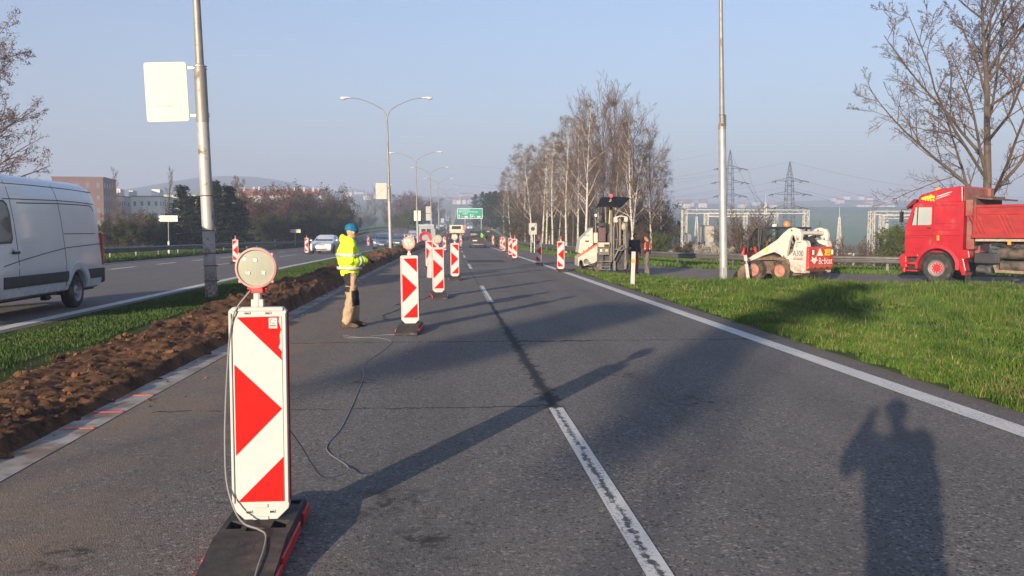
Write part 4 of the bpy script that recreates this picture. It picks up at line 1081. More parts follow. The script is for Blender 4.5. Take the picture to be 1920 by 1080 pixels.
# ------------------------------------------------------------------ box-shaped vans
def dark_van():
    p = on_road(895.5, 100); root = empty('van', p, PI2 - .03, 'dark grey van with green emblem driving away in the open lane', 'van')
    pm = P('anthracite_paint', (.045, .042, .042), .3, .3, var=.1, coat=.8, dirt=(.14, .12, .10), dlo=.55, dhi=.8, dz=(.2, .6))
    st = [(4.6, .5, .8, .82, .7, .5), (4.5, .3, .9, .98, .9, .7), (3.7, .25, 1.05, 1.18, .95, .75), (2.9, .25, 1.1, 1.93, .96, .72), (1.5, .25, 1.1, 1.98, .96, .76), (.1, .25, 1.1, 1.95, .96, .76), (.0, .3, 1.08, 1.86, .93, .72)]
    def ring(s):
        x, zb, zl, zt, w, wt = s; m_ = (zb + zl) / 2
        h = [(x, w * .95, zb), (x, w, m_), (x, w * .985, zl), (x, wt + (w - wt) * .25, zt - (zt - zl) * .1), (x, wt * .85, zt)]
        return h + [(a, -b_, c) for a, b_, c in reversed(h)]
    mb = MB(); mb.loft([ring(s) for s in st]); body = mb.build('body', pm, root, smooth=True)
    mb = MB(); mb.box((-.012, 0, 1.5), (.02, 1.42, .58), (0, 0, 0)); mb.build('rear_window', M_GLASS, root, bevel=.008)
    mb = MB(); mb.box((-.05, 0, .40), (.14, 1.86, .26)); mb.build('bumper', M_TRIM, root, bevel=.03)
    for sy in (-1, 1):
        mb = MB(); mb.box((-.015, sy * .86, .92), (.06, .12, .38)); mb.build('tail_light', M_TAIL, root, bevel=.015)
        mb = MB(); mb.box((3.0, sy * 1.08, 1.2), (.1, .2, .24)); mb.build('mirror', M_BLACK, root, bevel=.03)
        for wx in (.85, 3.75): wheel((wx, sy * .84, .33), .33, .22, sy, parent=root)
    mb = MB(); mb.box((-.02, .30, .83), (.02, .52, .11)); mb.build('number_plate', M_PLATE, root)
    MR = Matrix.Rotation(-PI2, 4, 'Z') @ Matrix.Rotation(PI2, 4, 'X')
    t = MB(); t.text('GIGI-I', .30, Matrix.Translation((-.026, .42, 1.52)) @ MR); t.text('www.webservis.cz', .15, Matrix.Translation((-.124, -.02, .42)) @ MR); t.build('lettering', M_PLATE, body)
    gm = P('lime_emblem', (.22, .75, .12), .4)
    t = MB()
    for a, r in ((.3, .15), (1.9, .15), (3.4, .15), (4.9, .15)): t.box((-.026, -.5 - .1 * math.cos(a), 1.38 + .14 * math.sin(a)), (.006, .09, .20), (a, 0, 0))
    t.sphere((-.026, -.46, 1.62), (.004, .07, .07), 8, 6); t.build('emblem', gm, body)
    for x in (.3, 1.4, 2.5):
        mb = MB(); mb.tube([(x, -.7, 1.97), (x, -.68, 2.06), (x, .68, 2.06), (x, .7, 1.97)], .025, 6); mb.build('roof_bar', M_BLACK, root)
dark_van()
def work_truck():
    p = on_road(856.5, 140); root = empty('flatbed_truck', p, PI2, 'pale flatbed lorry parked beyond the coned-off lane', 'truck')
    cm = P('cream_truck', (.55, .50, .38), .6, var=.15, dirt=(.3, .25, .18))
    mb = MB(); mb.box((2.2, 0, 1.15), (4.6, 2.3, .14)); mb.box((-.08, 0, 1.35), (.06, 2.3, .5)); mb.build('flat_bed', cm, root, bevel=.02)
    for sy in (-1, 1): mb = MB(); mb.box((2.2, sy * 1.13, 1.35), (4.5, .05, .42)); mb.build('side_board', cm, root)
    mb = MB(); mb.prism([(4.7, .6), (6.4, .6), (6.4, 1.5), (6.2, 2.3), (4.7, 2.4)], 'y', -1.1, 1.1); mb.build('cab', cm, root, bevel=.08)
    mb = MB(); mb.box((4.69, 0, 1.95), (.03, 1.5, .5)); mb.build('rear_window', M_GLASS, root)
    mb = MB(); mb.box((2.6, 0, .85), (5, 1.0, .3)); mb.build('frame', M_UNDER, root)
    for sy in (-1, 1):
        for wx in (1.0, 5.5): wheel((wx, sy * .95, .45), .45, .28, sy, parent=root)
        mb = MB(); mb.box((-.10, sy * .9, .85), (.08, .3, .16)); mb.build('tail_light', M_AMBER, root)
work_truck()

# ------------------------------------------------------------------ the white delivery van, close by on the left
def white_van():
    # local: front +x, rear at x=0, its left side is +y
    wp = P('white_van_paint', (.64, .65, .67), .28, 0, var=.03, sc=2, coat=.7, dirt=(.36, .34, .31), dlo=.6, dhi=.85, dz=(.2, .7))
    vp = at(148, 576); root = empty('delivery_van', (vp.x - .955, vp.y + 1.42, 0), -PI2, 'white high-roof delivery van half out of the picture on the opposite road', 'van')
    W = .985
    def ring(x, sc, zt, zb=.36, rnd=1.0):
        h = [(.86, zb), (.95, zb + .05), (.99, .62), (1.0, .95), (.985, 1.25), (.955, 1.75), (.915, 2.2), (.87, 2.42), (.79, 2.56), (.62, 2.645), (.3, 2.68)]
        k = zt / 2.68
        pts = [(x, W * a * sc, zb + (z - .36) * ((zt - zb) / (2.68 - .36))) for a, z in h]
        return pts + [(a, -b_, c) for a, b_, c in reversed(pts)]
    xs = [(0.0, .90, 2.36, .5), (.03, .955, 2.50, .40), (.10, .985, 2.60, .37), (.22, .998, 2.655, .36), (.5, 1, 2.675, .36)] + [(x, 1, 2.68, .36) for x in (1.0, 2.0, 3.0, 4.0, 4.6)] + [(5.0, .995, 2.62, .36), (5.35, .98, 2.35, .36), (5.75, .94, 1.85, .36), (6.2, .88, 1.15, .38), (6.5, .78, .95, .42)]
    # the rear leans in a little towards the roof
    rings = []
    for x, s, zt, zb in xs:
        r = ring(x, s, zt, zb)
        if x < 1: r = [(a + max(0, (c - .9)) * .12 * (1 - x), b_, c) for a, b_, c in r]
        rings.append(r)
    mb = MB(); mb.loft(rings); body = mb.build('body', wp, root)
    # dark inside of the wheel housing is a real cut
    k = MB(); 
    for wx in (1.42, 5.1): k.lathe([(0, .46), (.5, .46)], (wx, .62, .34), 'y', 36); k.box((wx, .87, .1), (.92, .5, .5))
    for wx in (1.42, 5.1): k.lathe([(0, .46), (-.5, .46)], (wx, -.62, .34), 'y', 36)
    cut(body, k); body.data.polygons.foreach_set('use_smooth', [True] * len(body.data.polygons)); sharp(body.data, 40)
    inner = MB(); inner.box((1.42, 0, .6), (1.1, 1.7, .6)); inner.box((2.8, 0, .42), (5.2, 1.6, .2)); inner.build('underbody', M_UNDER, root)
    def side(x, z): # y of the van's skin at height z
        h = [(.36, .86), (.41, .95), (.62, .99), (.95, 1.0), (1.25, .985), (1.75, .955), (2.2, .915), (2.42, .87), (2.56, .79), (2.645, .62)]
        return W * float(np.interp(z, [a for a, b_ in h], [b_ for a, b_ in h]))
    def band(name, pts0, pts1, mat, out, par=root, thick=.03):
        """a strip lying on the left side between two lines of (x,z)"""
        mb = MB(); rings = []
        for (x0, z0), (x1, z1) in zip(pts0, pts1):
            n = 4; col = []
            for j in range(n + 1): t = j / n; x, z = x0 + (x1 - x0) * t, z0 + (z1 - z0) * t; col.append((x, side(x, z) + out, z))
            back = [(x, y - thick, z) for x, y, z in reversed(col)]
            rings.append(col + back)
        mb.loft(rings); return mb.build(name, mat, par, bevel=.006 if thick > .02 else 0)
    # dark protective strip, interrupted by the wheel
    for x0, x1 in ((-.02, .93), (1.93, 4.6)):
        xs_ = np.linspace(max(.05, x0), x1, 6); band('side_strip', [(x, .58) for x in xs_], [(x, .79) for x in xs_], M_TRIM, .018)
    mb = MB(); mb.box((.02, 0, .62), (.2, 1.93, .34)); mb.build('rear_bumper', M_TRIM, root, bevel=.05)
    # flared lip round the wheel
    arc0 = [(1.42 + .47 * math.cos(a), .36 + .47 * math.sin(a)) for a in np.linspace(R(18), R(162), 16)]; arc1 = [(1.42 + .60 * math.cos(a) * 1.0, .36 + .63 * math.sin(a)) for a in np.linspace(R(14), R(166), 16)]
    band('wheel_flare', arc0, arc1, wp, .022)
    seam = lambda p0, p1, w=.005: band('panel_seam', p0, p1, M_SEAM, .0022, body, .006)
    def line(pts, w=.017):
        p0 = []; p1 = []
        for i, (x, z) in enumerate(pts):
            a = pts[max(0, i - 1)]; b_ = pts[min(len(pts) - 1, i + 1)]; dx, dz = b_[0] - a[0], b_[1] - a[1]; L = math.hypot(dx, dz)
            p0.append((x - dz / L * w / 2, z + dx / L * w / 2)); p1.append((x + dz / L * w / 2, z - dx / L * w / 2))
        return p0, p1
    def poly_line(pts, n=5):
        out = []
        for i in range(len(pts) - 1):
            for k_ in range(n): t = k_ / n; out.append((pts[i][0] + (pts[i + 1][0] - pts[i][0]) * t, pts[i][1] + (pts[i + 1][1] - pts[i][1]) * t))
        return out + [pts[-1]]
    for L in ([(2.02, .38), (2.02, .8), (2.05, 1.3), (2.12, 1.9), (2.20, 2.3), (2.28, 2.52)], [(4.02, .38), (4.02, 1.2), (4.08, 1.8), (4.15, 2.2), (4.2, 2.52)],
              [(.12, 1.33), (1.0, 1.30), (2.0, 1.265), (3.0, 1.17), (4.0, 1.06), (4.6, .98)], [(.35, 2.20), (1.2, 2.22), (2.2, 2.22), (3.4, 2.2), (4.4, 2.18)], [(.3, 2.46), (1.5, 2.48), (3, 2.48), (4.4, 2.46)], [(.42, 1.55), (1.2, 1.555), (2.05, 1.55)]):
        a, b_ = line(poly_line(L)); band('panel_seam', a, b_, M_SEAM, .0025, body, .006)
    a, b_ = line(poly_line([(.42, 2.05), (.48, 2.13), (.58, 2.16), (1.2, 2.165), (2.2, 2.16), (3.9, 2.12)]), .02); band('panel_groove', a, b_, M_SEAM, .0028, body, .006)
    # door window with rubber surround, handle, tail light
    win = [(4.28, 1.42), (4.22, 1.5), (4.24, 1.9), (4.30, 2.06), (4.40, 2.12), (5.0, 2.12), (5.45, 1.5), (5.4, 1.40)]
    def patch(name, poly, mat, out, par):
        mb = MB(); n = len(poly); c = (sum(p[0] for p in poly) / n, sum(p[1] for p in poly) / n)
        vs = [(x, side(x, z) + out, z) for x, z in poly] + [(c[0], side(*c) + out, c[1])]; mb.add(vs, [(i, (i + 1) % n, n) for i in range(n)]); return mb.build(name, mat, par)
    patch('window_seal', [(4.87 + (x - 4.87) * 1.07, 1.77 + (z - 1.77) * 1.1) for x, z in win], M_BLACK, .006, root); patch('door_window', win, M_GLASS, .010, root)
    mb = MB(); mb.box((4.15, side(4.15, 1.22) + .03, 1.22), (.24, .05, .05)); hd = mb.build('door_handle', M_BLACK, root, bevel=.02)
    mb = MB(); mb.lathe([(0, .002), (.02, .045)], (4.18, side(4.1, 1.26), 1.26), 'y', 16); mb.build('handle_cup', wp, hd)
    mb = MB(); mb.box((.085, .945, 1.22), (.14, .09, .72), (0, .12 * 0, 0)); mb.build('tail_light', M_TAIL, root, bevel=.03)
    for sy in (1, -1):
        for wx in (1.42, 5.1): wheel((wx, sy * .83, .345), .345, .23, sy, parent=root, spokes=12, rim_r=.6, dish=.1)
    mb = MB(); mb.box((2.45, .72, .30), (.14, .12, .14)); mb.tube([(2.45, .72, .4), (2.38, .8, .26)], .025, 8); mb.build('tow_bracket', M_UNDER, root)
    for hz_ in (.9, 1.9): pass
white_van()

# ------------------------------------------------------------------ red tipper lorry on the ramp
def tipper():
    red = P('red_lorry_paint', (.36, .008, .015), .38, 0, var=.12, sc=3, coat=.5, dirt=(.26, .07, .055), dlo=.56, dhi=.75, dsc=1.5)
    redd = P('worn_red_body', (.28, .013, .013), .55, 0, var=.2, sc=2.5, dirt=(.21, .055, .045), dlo=.54, dhi=.72, dsc=1.8, stretch=(1, 1, 2.2))
    dusty = P('dusty_red', (.22, .045, .04), .7, 0, var=.2, sc=2, dirt=(.22, .12, .09), dlo=.4, dhi=.6)
    rimr = P('red_hub', (.5, .02, .03), .45, var=.1)
    yel = P('yellow_decal', (.80, .52, .03), .5, var=.2, sc=20)
    p = at(1757, 530)
    hx, hy = -math.cos(R(24)) * .875 + math.sin(R(24)) * .485, math.cos(R(24)) * .485 + math.sin(R(24)) * .875
    ang = math.atan2(hy, hx)
    # local: front +x, x=0 at the front wall of the cab; left side is +y (towards the camera)
    wheel_local = Vector((-1.2, 1.15, 0)); Rm = Matrix.Rotation(ang, 3, 'Z'); o = p - Rm @ wheel_local
    root = empty('tipper_lorry', (o.x, o.y, p.z), ang, 'red tipper lorry with a yellow animal decal parked on the ramp', 'truck')
    W = 1.22
    mb = MB(); mb.prism([(.0, 1.05), (.02, 1.5), (.0, 2.08), (-.12, 2.45), (-.28, 2.92), (-.40, 2.98), (-2.1, 2.98), (-2.1, 1.0)], 'y', -W, W)
    cab = mb.build('cab', red, root)
    k = MB()
    for sy in (1, -1): k.lathe([(sy * -.2, .68), (sy * .5, .68)], (-1.2, sy * 1.05, .60), 'y', 36)
    cut(cab, k); b = cab.modifiers.new('b', 'BEVEL'); b.width = .045; b.segments = 3; b.limit_method = 'ANGLE'; b.angle_limit = R(30)
    mb = MB(); mb.prism([(-.22, 2.14), (-.36, 2.80), (-.96, 2.80), (-.96, 2.18), (-.9, 2.14)], 'y', W - .01, W + .006); mb.build('door_window', M_GLASSL, root)
    mb = MB(); mb.prism([(-.20, 2.13), (-.30, 2.60), (-.33, 2.60), (-.24, 2.13)], 'y', W - .02, W + .01); mb.prism([(-.41, 2.12), (-.43, 2.82), (-.47, 2.82), (-.45, 2.12)], 'y', W - .03, W + .014); mb.build('window_bar', M_BLACK, root)
    mb = MB(); mb.prism([(.012, 2.15), (-.10, 2.45), (-.26, 2.88), (-.28, 2.86), (-.02, 2.13)], 'y', -1.1, 1.1); mb.build('windscreen', M_GLASS, root)
    mb = MB(); mb.prism([(.03, 1.15), (.03, 2.05), (-.02, 2.05), (-.02, 1.15)], 'y', -1.0, 1.0); mb.build('grille', M_BLACK, root, bevel=.02)
    # roof fairing, sun visor, beacon
    mb = MB(); mb.prism([(-.42, 2.97), (-.44, 3.2), (-.55, 3.28), (-1.2, 3.46), (-2.02, 3.56), (-2.05, 2.97)], 'y', -W + .02, W - .02); fa = mb.build('roof_fairing', red, root, bevel=.04)
    mb = MB(); mb.box((-2.07, 0, 3.24), (.03, 2.3, .50)); mb.box((-2.02, -1.1, 3.32), (.35, .3, .42)); mb.build('fairing_back', dusty, root, bevel=.02)
    mb = MB(); mb.prism([(.02, 2.76), (.06, 2.84), (-.22, 3.12), (-.36, 3.12), (-.30, 2.98)], 'y', -1.12, 1.12); mb.build('sun_visor', P('dark_red_visor', (.14, .012, .016), .3, coat=.5), root, bevel=.02)
    mb = MB(); mb.lathe([(0, .10), (.02, .12), (.10, .115), (.16, .09), (.17, .01)], (-.85, .5, 3.38), 'z', 14); mb.build('beacon', M_AMBER, root, smooth=True)
    t = MB(); y = W - .014
    t.sphere((-.80, y, 3.17), (.17, .006, .055), 12, 6); t.box((-.95, y, 3.20), (.2, .01, .08), (0, -.5, 0)); t.sphere((-.63, y, 3.13), (.09, .006, .05), 10, 6)
    for j in range(4): t.box((-.70 - .1 * j, y, 3.09 - .01 * j), (.05, .01, .10), (0, .6, 0))
    t.build('animal_decal', yel, fa)
    t = MB()
    for j in range(5): t.box((-1.2 - .09 * j, y, 3.21 + .03 * j), (.20, .01, .014), (0, .22, 0)); t.box((-1.15 - .09 * j, y, 3.12 + .03 * j), (.16, .01, .012), (0, .22, 0))
    t.build('decal_streaks', M_PLATE, fa)
    # door outline, handle, panels
    t = MB(); y = W + .003
    for a, b_ in (((-1.02, 1.1), (-1.02, 2.86)), ((-.12, 1.75), (-2.05, 1.75)), ((-1.1, 2.85), (-1.9, 2.85)), ((-1.1, 2.2), (-1.9, 2.2)), ((-1.9, 2.85), (-1.9, 2.2)), ((-1.1, 2.85), (-1.1, 2.2)), ((-.05, 1.95), (-2.05, 1.95)), ((-.3, 1.25), (-.62, 1.25))):
        t.tube([(a[0], y, a[1]), (b_[0], y, b_[1])], .007, 5)
    t.build('panel_line', P('dark_red_gap', (.16, .008, .012), .6), cab)
    t = MB(); t.box((-.88, W + .015, 2.03), (.16, .03, .05)); t.build('door_handle', M_BLACK, cab, bevel=.01)
    t = MB(); t.box((-1.22, W + .02, 1.66), (.08, .05, .20)); t.build('marker_light', M_AMBER, cab, bevel=.01)
    t = MB(); t.text('STAVBY DOPRAVA', .085, Matrix.Translation((-.42, W + .004, 1.66)) @ Matrix.Rotation(PI, 4, 'Z') @ Matrix.Rotation(PI2, 4, 'X')); t.text('s.r.o.', .07, Matrix.Translation((-.42, W + .004, 1.58)) @ Matrix.Rotation(PI, 4, 'Z') @ Matrix.Rotation(PI2, 4, 'X')); t.build('door_lettering', M_BLACK, cab)
    # mirror and arm
    mb = MB(); mb.tube([(-.1, W, 2.75), (.1, W + .16, 2.72), (.1, W + .16, 2.15), (-.02, W, 2.2)], .018, 6); mb.box((.1, W + .15, 2.45), (.07, .2, .42)); mb.build('mirror', M_BLACK, root, bevel=.02)
    # wheel arch flare (a thick curved lip) and step
    arc = [R(a) for a in np.linspace(-8, 188, 22)]
    mb = MB(); rings = []
    for a in arc:
        c, s_ = math.cos(a), math.sin(a)
        rings.append([(-1.2 + r_ * c, yy, .60 + r_ * s_) for r_, yy in ((.68, W - .35), (.80, W - .3), (.80, W + .03), (.68, W + .05))])
    mb.loft(rings); mb.build('wheel_flare', red, root, smooth=True)
    mb = MB(); mb.prism([(-1.85, 1.28), (-2.32, 1.22), (-2.36, .95), (-2.15, .88), (-2.28, .32), (-2.1, .30), (-1.86, .92)], 'y', W - .38, W + .02); mb.build('rear_mudguard', red, root, bevel=.03)
    mb = MB(); mb.box((-2.25, W - .15, .28), (.03, .40, .42), (0, .05, 0)); mb.build('mud_flap', M_RUBBER, root)
    # bumper with headlight and steps
    mb = MB(); mb.prism([(.16, .55), (.22, .95), (.12, 1.06), (-.5, 1.06), (-.52, .95), (-.06, .93), (-.08, .52)], 'y', -W, W + .02); mb.box((-.22, W - .1, .70), (.5, .25, .10)); mb.box((-.28, W - .1, .42), (.42, .22, .07)); mb.box((.06, W - .14, .45), (.12, .2, .2)); mb.build('bumper', red, root, bevel=.03)
    mb = MB(); mb.box((.17, W - .28, .78), (.05, .4, .18)); mb.build('headlight', M_HEADL, root, bevel=.02)
    mb = MB(); mb.box((-.35, W - .35, .72), (.6, .3, .5)); mb.box((-1.2, 0, .95), (2.0, 1.9, .35)); mb.build('underbody', M_UNDER, root)
    # chassis, exhaust stack, boxes, tank
    mb = MB()
    for sy in (-.42, .42): mb.box((-4.6, sy, .95), (7.2, .1, .28))
    mb.build('chassis', M_UNDER, root)
    mb = MB(); mb.box((-2.3, .9, 2.0), (.28, .45, 1.5)); mb.tube([(-2.35, .55, 1.0), (-2.35, .55, 3.0)], .1, 12); mb.box((-2.25, .98, 2.75), (.26, .35, .6)); mb.build('air_intake', dusty, root, bevel=.03)
    mb = MB(); mb.box((-2.42, .75, 1.85), (.12, .7, .9)); mb.build('cab_back_frame', M_BLACK, root)
    mb = MB(); mb.box((-2.92, .95, .95), (.85, .5, .36)); mb.build('battery_box', M_TRIM, root, bevel=.02)
    mb = MB(); mb.tube([(-2.55, .9, .52), (-2.85, .98, .50)], .10, 12); mb.tube([(-2.9, .6, .5), (-2.4, .6, .5)], .16, 12); mb.build('exhaust', M_DARKST, root, smooth=True)
    mb = MB(); mb.tube([(-3.25, .95, 1.12), (-4.15, .95, 1.12)], .2, 14); mb.tube([(-3.35, .98, .68), (-4.15, .98, .68)], .19, 14); mb.build('air_tank', P('grimy_tank', (.055, .05, .045), .7, .3, var=.3, dirt=(.16, .12, .09), dlo=.4, dhi=.65), root, smooth=True)
    mb = MB(); mb.prism([(-3.2, .45), (-4.3, .42), (-4.35, .62), (-4.2, .62), (-4.2, .52), (-3.3, .55), (-3.2, .72), (-3.12, .70)], 'y', .75, 1.15); mb.build('side_guard', P('dusty_guard', (.20, .15, .10), .8, var=.3), root)
    mb = MB(); mb.tube([(-3.1, .8, 1.45), (-3.5, .9, 1.35), (-3.7, .9, 1.5)], .09, 8); mb.box((-3.05, .7, 1.48), (.2, .4, .22)); mb.tube([(-3.0, 1.0, 1.28), (-4.4, 1.05, 1.22)], .02, 6); mb.build('hydraulic_lines', M_UNDER, root)
    # tipping body
    y = 1.24
    mb = MB(); mb.box((-5.1, y - .03, 2.26), (5.3, .06, 1.05)); mb.box((-5.1, y - .01, 2.80), (5.3, .11, .09)); mb.box((-5.1, y + .005, 2.52), (5.3, .05, .05)); mb.box((-5.1, y + .01, 1.74), (5.35, .16, .14))
    for k in range(6):
        x0 = -2.6 - k * .95
        for d_ in (0, .13, .26): mb.prism([(x0 - d_, 1.8), (x0 - d_ - .06, 1.8), (x0 - d_ + .26, 2.5), (x0 - d_ + .32, 2.5)], 'y', y, y + .035)
    for x in (-2.5, -4.3, -6.1): mb.box((x, y + .02, 2.25), (.10, .09, 1.1))
    side = mb.build('body_side', redd, root, bevel=.008)
    mb = MB(); mb.box((-5.1, -y + .03, 2.28), (5.3, .06, 1.1)); mb.build('far_body_side', redd, root)
    mb = MB(); mb.box((-2.47, 0, 2.42), (.07, 2.44, 1.46)); mb.box((-2.52, 0, 3.15), (.16, 2.48, .07)); mb.box((-2.75, 0, 3.08), (.6, 2.44, .06), (0, -.12, 0)); mb.build('headboard', P('rusty_brown_steel', (.11, .06, .05), .75, var=.3, dirt=(.2, .12, .09)), root, bevel=.01)
    mb = MB(); mb.box((-5.1, 0, 1.72), (5.3, 2.3, .12)); mb.box((-5.1, .0, 1.55), (5.2, 1.2, .2)); mb.build('body_floor', redd, root)
    mb = MB(); mb.box((-4.8, 1.12, 1.6), (4.6, .06, .10)); mb.build('floor_rail', P('pale_dusty_steel', (.34, .30, .25), .7, .2, var=.2), root)
    mb = MB(); mb.box((-3.65, 1.2, 1.5), (.10, .05, .14)); mb.build('side_marker_light', M_AMBER, root)
    mb = MB(); mb.box((-7.75, 0, 2.3), (.08, 2.4, 1.15)); mb.build('tailgate', redd, root)
    # load of gravel showing over the rim
    mb = MB(); mb.sphere((-5.2, 0, 2.4), (2.4, 1.1, .5), 20, 10, fn=lambda q: 1 + .08 * mnoise.noise(Vector(q) * 4)); mb.build('gravel_load', M_SOIL, root, smooth=True)
    for sy in (1, -1):
        wheel((-1.2, sy * 1.08, .545), .545, .33, sy, (M_TYRE, rimr if 0 else M_RIM), parent=root, rim_r=.56)
        wheel((-5.15, sy * 1.05, .545), .545, .55, sy, parent=root, rim_r=.56); wheel((-6.5, sy * 1.05, .545), .545, .55, sy, parent=root, rim_r=.56)
    mb = MB(); mb.lathe([(.10, .205), (.125, .20), (.13, .09), (.16, .075), (.165, .004)], (-1.2, 1.08, .545), 'y', 28); hub = mb.build('hub_cover', rimr, root, smooth=True)
    mb = MB()
    for k in range(10): a = 2 * PI * k / 10; mb.sphere((-1.2 + .16 * math.cos(a), 1.21, .545 + .16 * math.sin(a)), (.016, .012, .016), 6, 4)
    mb.build('wheel_nuts', M_PLATE, hub)
    mb = MB()
    for sx in (-5.15, -6.5):
        rings = []
        for a in np.linspace(R(10), R(170), 12): rings.append([(sx + r_ * math.cos(a), yy, .545 + r_ * math.sin(a)) for r_, yy in ((.62, .75), (.65, .75), (.65, 1.32), (.62, 1.32))])
        mb.loft(rings)
    mb.build('rear_wheel_cover', M_UNDER, root)
tipper()

# ------------------------------------------------------------------ skid-steer loader
def loader():
    wh = P('loader_white', (.52, .50, .45), .45, 0, var=.06, sc=4, coat=.2, dirt=(.30, .22, .15), dlo=.54, dhi=.72, dsc=3.2, dz=(.5, 1.0))
    rd = P('loader_red', (.46, .03, .02), .45, 0, var=.1, sc=4, coat=.2, dirt=(.32, .17, .11), dlo=.52, dhi=.7, dsc=4, dz=(.45, .85))
    blk = P('loader_cab_black', (.022, .024, .026), .5, var=.2, dirt=(.09, .075, .06)); mud = P('mud_caked_steel', (.15, .105, .07), .9, var=.35, sc=6, bump=.4)
    rimp = P('dusty_pink_rim', (.42, .14, .10), .7, var=.2, sc=8, dirt=(.32, .22, .16), dlo=.4, dhi=.65)
    ylw = P('yellow_label', (.78, .55, .02), .45)
    h = Vector((-.50, .866, 0)); ang = math.atan2(h.y, h.x); p = at(1462, 528.5); Rm = Matrix.Rotation(ang, 3, 'Z')
    o = p - Rm @ Vector((-.62, .84, 0))
    root = empty('skid_steer_loader', (o.x, o.y, p.z), ang, 'white and red skid-steer loader with an orange beacon working on the ramp', 'loader')
    # local: front +x; left side +y faces the camera; x=0 midway between the axles, wheels at +-.62
    mb = MB(); mb.prism([(-1.62, .34), (-1.72, .55), (-1.72, 1.30), (-1.30, 1.42), (-1.15, 1.35), (-.3, 1.02), (.95, .98), (1.05, .30), (-1.1, .24)], 'y', -.60, .60); mb.build('chassis', mud, root, bevel=.03)
    for sy in (1, -1):
        # rear tower / side upright
        mb = MB(); mb.prism([(-1.70, .36), (-1.72, 1.42), (-1.66, 1.55), (-1.42, 1.60), (-1.22, 1.56), (-1.12, 1.15), (-.92, .98), (-.78, .90), (-.86, .55), (-1.2, .36)], 'y', sy * .62 - .14, sy * .62 + .14); up = mb.build('upright', wh, root, bevel=.02)
        if sy > 0:
            MR = Matrix.Rotation(PI, 4, 'Z') @ Matrix.Rotation(PI2, 4, 'X')
            t = MB(); t.text('A300', .30, Matrix.Translation((-1.37, .763, 1.08)) @ MR, .72); t.text('2', .18, Matrix.Translation((-1.30, .763, 1.38)) @ MR); t.box((-1.12, .763, 1.40), (.07, .004, .09)); t.build('lettering', M_BLACK, up)
            t = MB(); t.box((-1.37, .763, .88), (.42, .004, .045)); t.build('red_stripe', rd, up)
            t = MB(); t.text('HIGH FLOW', .07, Matrix.Translation((-1.37, .763, .945)) @ MR); t.text('2 speed', .06, Matrix.Translation((-1.45, .763, .45)) @ MR); t.build('small_print', M_BLACK, up)
        # lift arm: rear knuckle high, long arm reaching down to the front
        arm = MB(); ya, yb = sy * .78 - .075, sy * .78 + .075
        outer = [(-1.52, 1.50), (-1.56, 1.78), (-1.46, 1.98), (-1.20, 2.05), (-.98, 2.0), (-.72, 1.82), (-.48, 1.60), (.2, 1.22), (1.05, .93), (1.30, .82), (1.36, .62), (1.28, .42), (1.08, .44), (1.04, .64), (.85, .80), (.2, .97), (-.35, 1.12), (-.62, 1.02), (-.74, .92), (-.88, .92), (-.95, 1.2), (-1.0, 1.5), (-1.12, 1.76), (-1.22, 1.75), (-1.33, 1.50)]
        outer = [(x if x < .2 else .2 + (x - .2) * .66, z) for x, z in outer]
        arm.prism(outer, 'y', ya, yb); a_ = arm.build('lift_arm', wh, root)
        b = a_.modifiers.new('b', 'BEVEL'); b.width = .018; b.segments = 2; b.limit_method = 'ANGLE'; b.angle_limit = R(50)
        mb = MB()
        for x, z in ((-1.14, 1.94), (-1.42, 1.62), (-.80, .97)): mb.tube([(x, ya - .02, z), (x, yb + .02, z)], .035, 10)
        mb.build('pivot_pin', M_DARKST, a_)
        if sy > 0:
            t = MB(); t.box((.02, yb + .003, 1.18), (.16, .006, .13), (0, .5, 0)); t.build('warning_label', ylw, a_)
        mb = MB(); mb.tube([(-1.15, sy * .66, 1.15), (-1.05, sy * .70, 1.55)], .05, 10); mb.tube([(-1.05, sy * .7, 1.5), (-1.0, sy * .72, 1.85)], .03, 8); mb.build('lift_cylinder', M_DARKST, root, smooth=True)
        for wx in (.62, -.62):
            wheel((wx, sy * .70, .42), .42, .31, sy, (M_TYREM, rimp), parent=root, rim_r=.58, tread=16, dish=.05)
        # mud guard over the wheels
        mb = MB(); mb.prism([(-1.05, .62), (-.95, .86), (-.6, .92), (.9, .88), (1.0, .72), (.9, .78), (-.6, .82), (-.9, .76)], 'y', sy * .70 - .14, sy * .70 + .15); mb.build('wheel_guard', mud, root, bevel=.01)
    mb = MB(); mb.tube([(-1.36, -.78, 1.84), (-1.36, .78, 1.84)], .075, 14); mb.build('cross_tube', wh, root, smooth=True)
    # side engine cover with dark vent and label
    mb = MB(); mb.prism([(-.74, .93), (.3, .93), (.2, 1.05), (-.3, 1.32), (-.62, 1.30), (-.78, 1.1)], 'y', .56, .60); mb.build('side_panel', blk, root)
    t = MB(); t.box((-.55, .604, 1.06), (.17, .006, .13)); t.build('side_label', M_PLATE, root)
    # cab
    mb = MB()
    for sy in (1, -1):
        mb.tube([(-.85, sy * .46, 1.3), (-.78, sy * .46, 2.0)], .04, 8); mb.tube([(.72, sy * .46, .95), (.60, sy * .46, 2.0)], .045, 8); mb.tube([(-.1, sy * .46, 1.1), (-.1, sy * .46, 2.0)], .022, 6)
    mb.prism([(-1.0, 1.98), (-.95, 2.07), (.60, 2.09), (.72, 2.04), (.70, 1.98)], 'y', -.52, .52); mb.box((-.45, 0, 1.3), (.8, .9, .5)); mb.build('cab_frame', blk, root, bevel=.015)
    for sy in (1, -1):
        mb = MB(); mb.prism([(-.8, 1.35), (-.76, 1.97), (.58, 1.97), (.68, 1.1), (-.2, 1.15)], 'y', sy * .47 - .005, sy * .47 + .005); mb.build('side_window', M_CLEAR, root)
    mb = MB(); mb.box((-.84, 0, 1.68), (.02, .86, .5)); mb.build('rear_window', M_CLEAR, root)
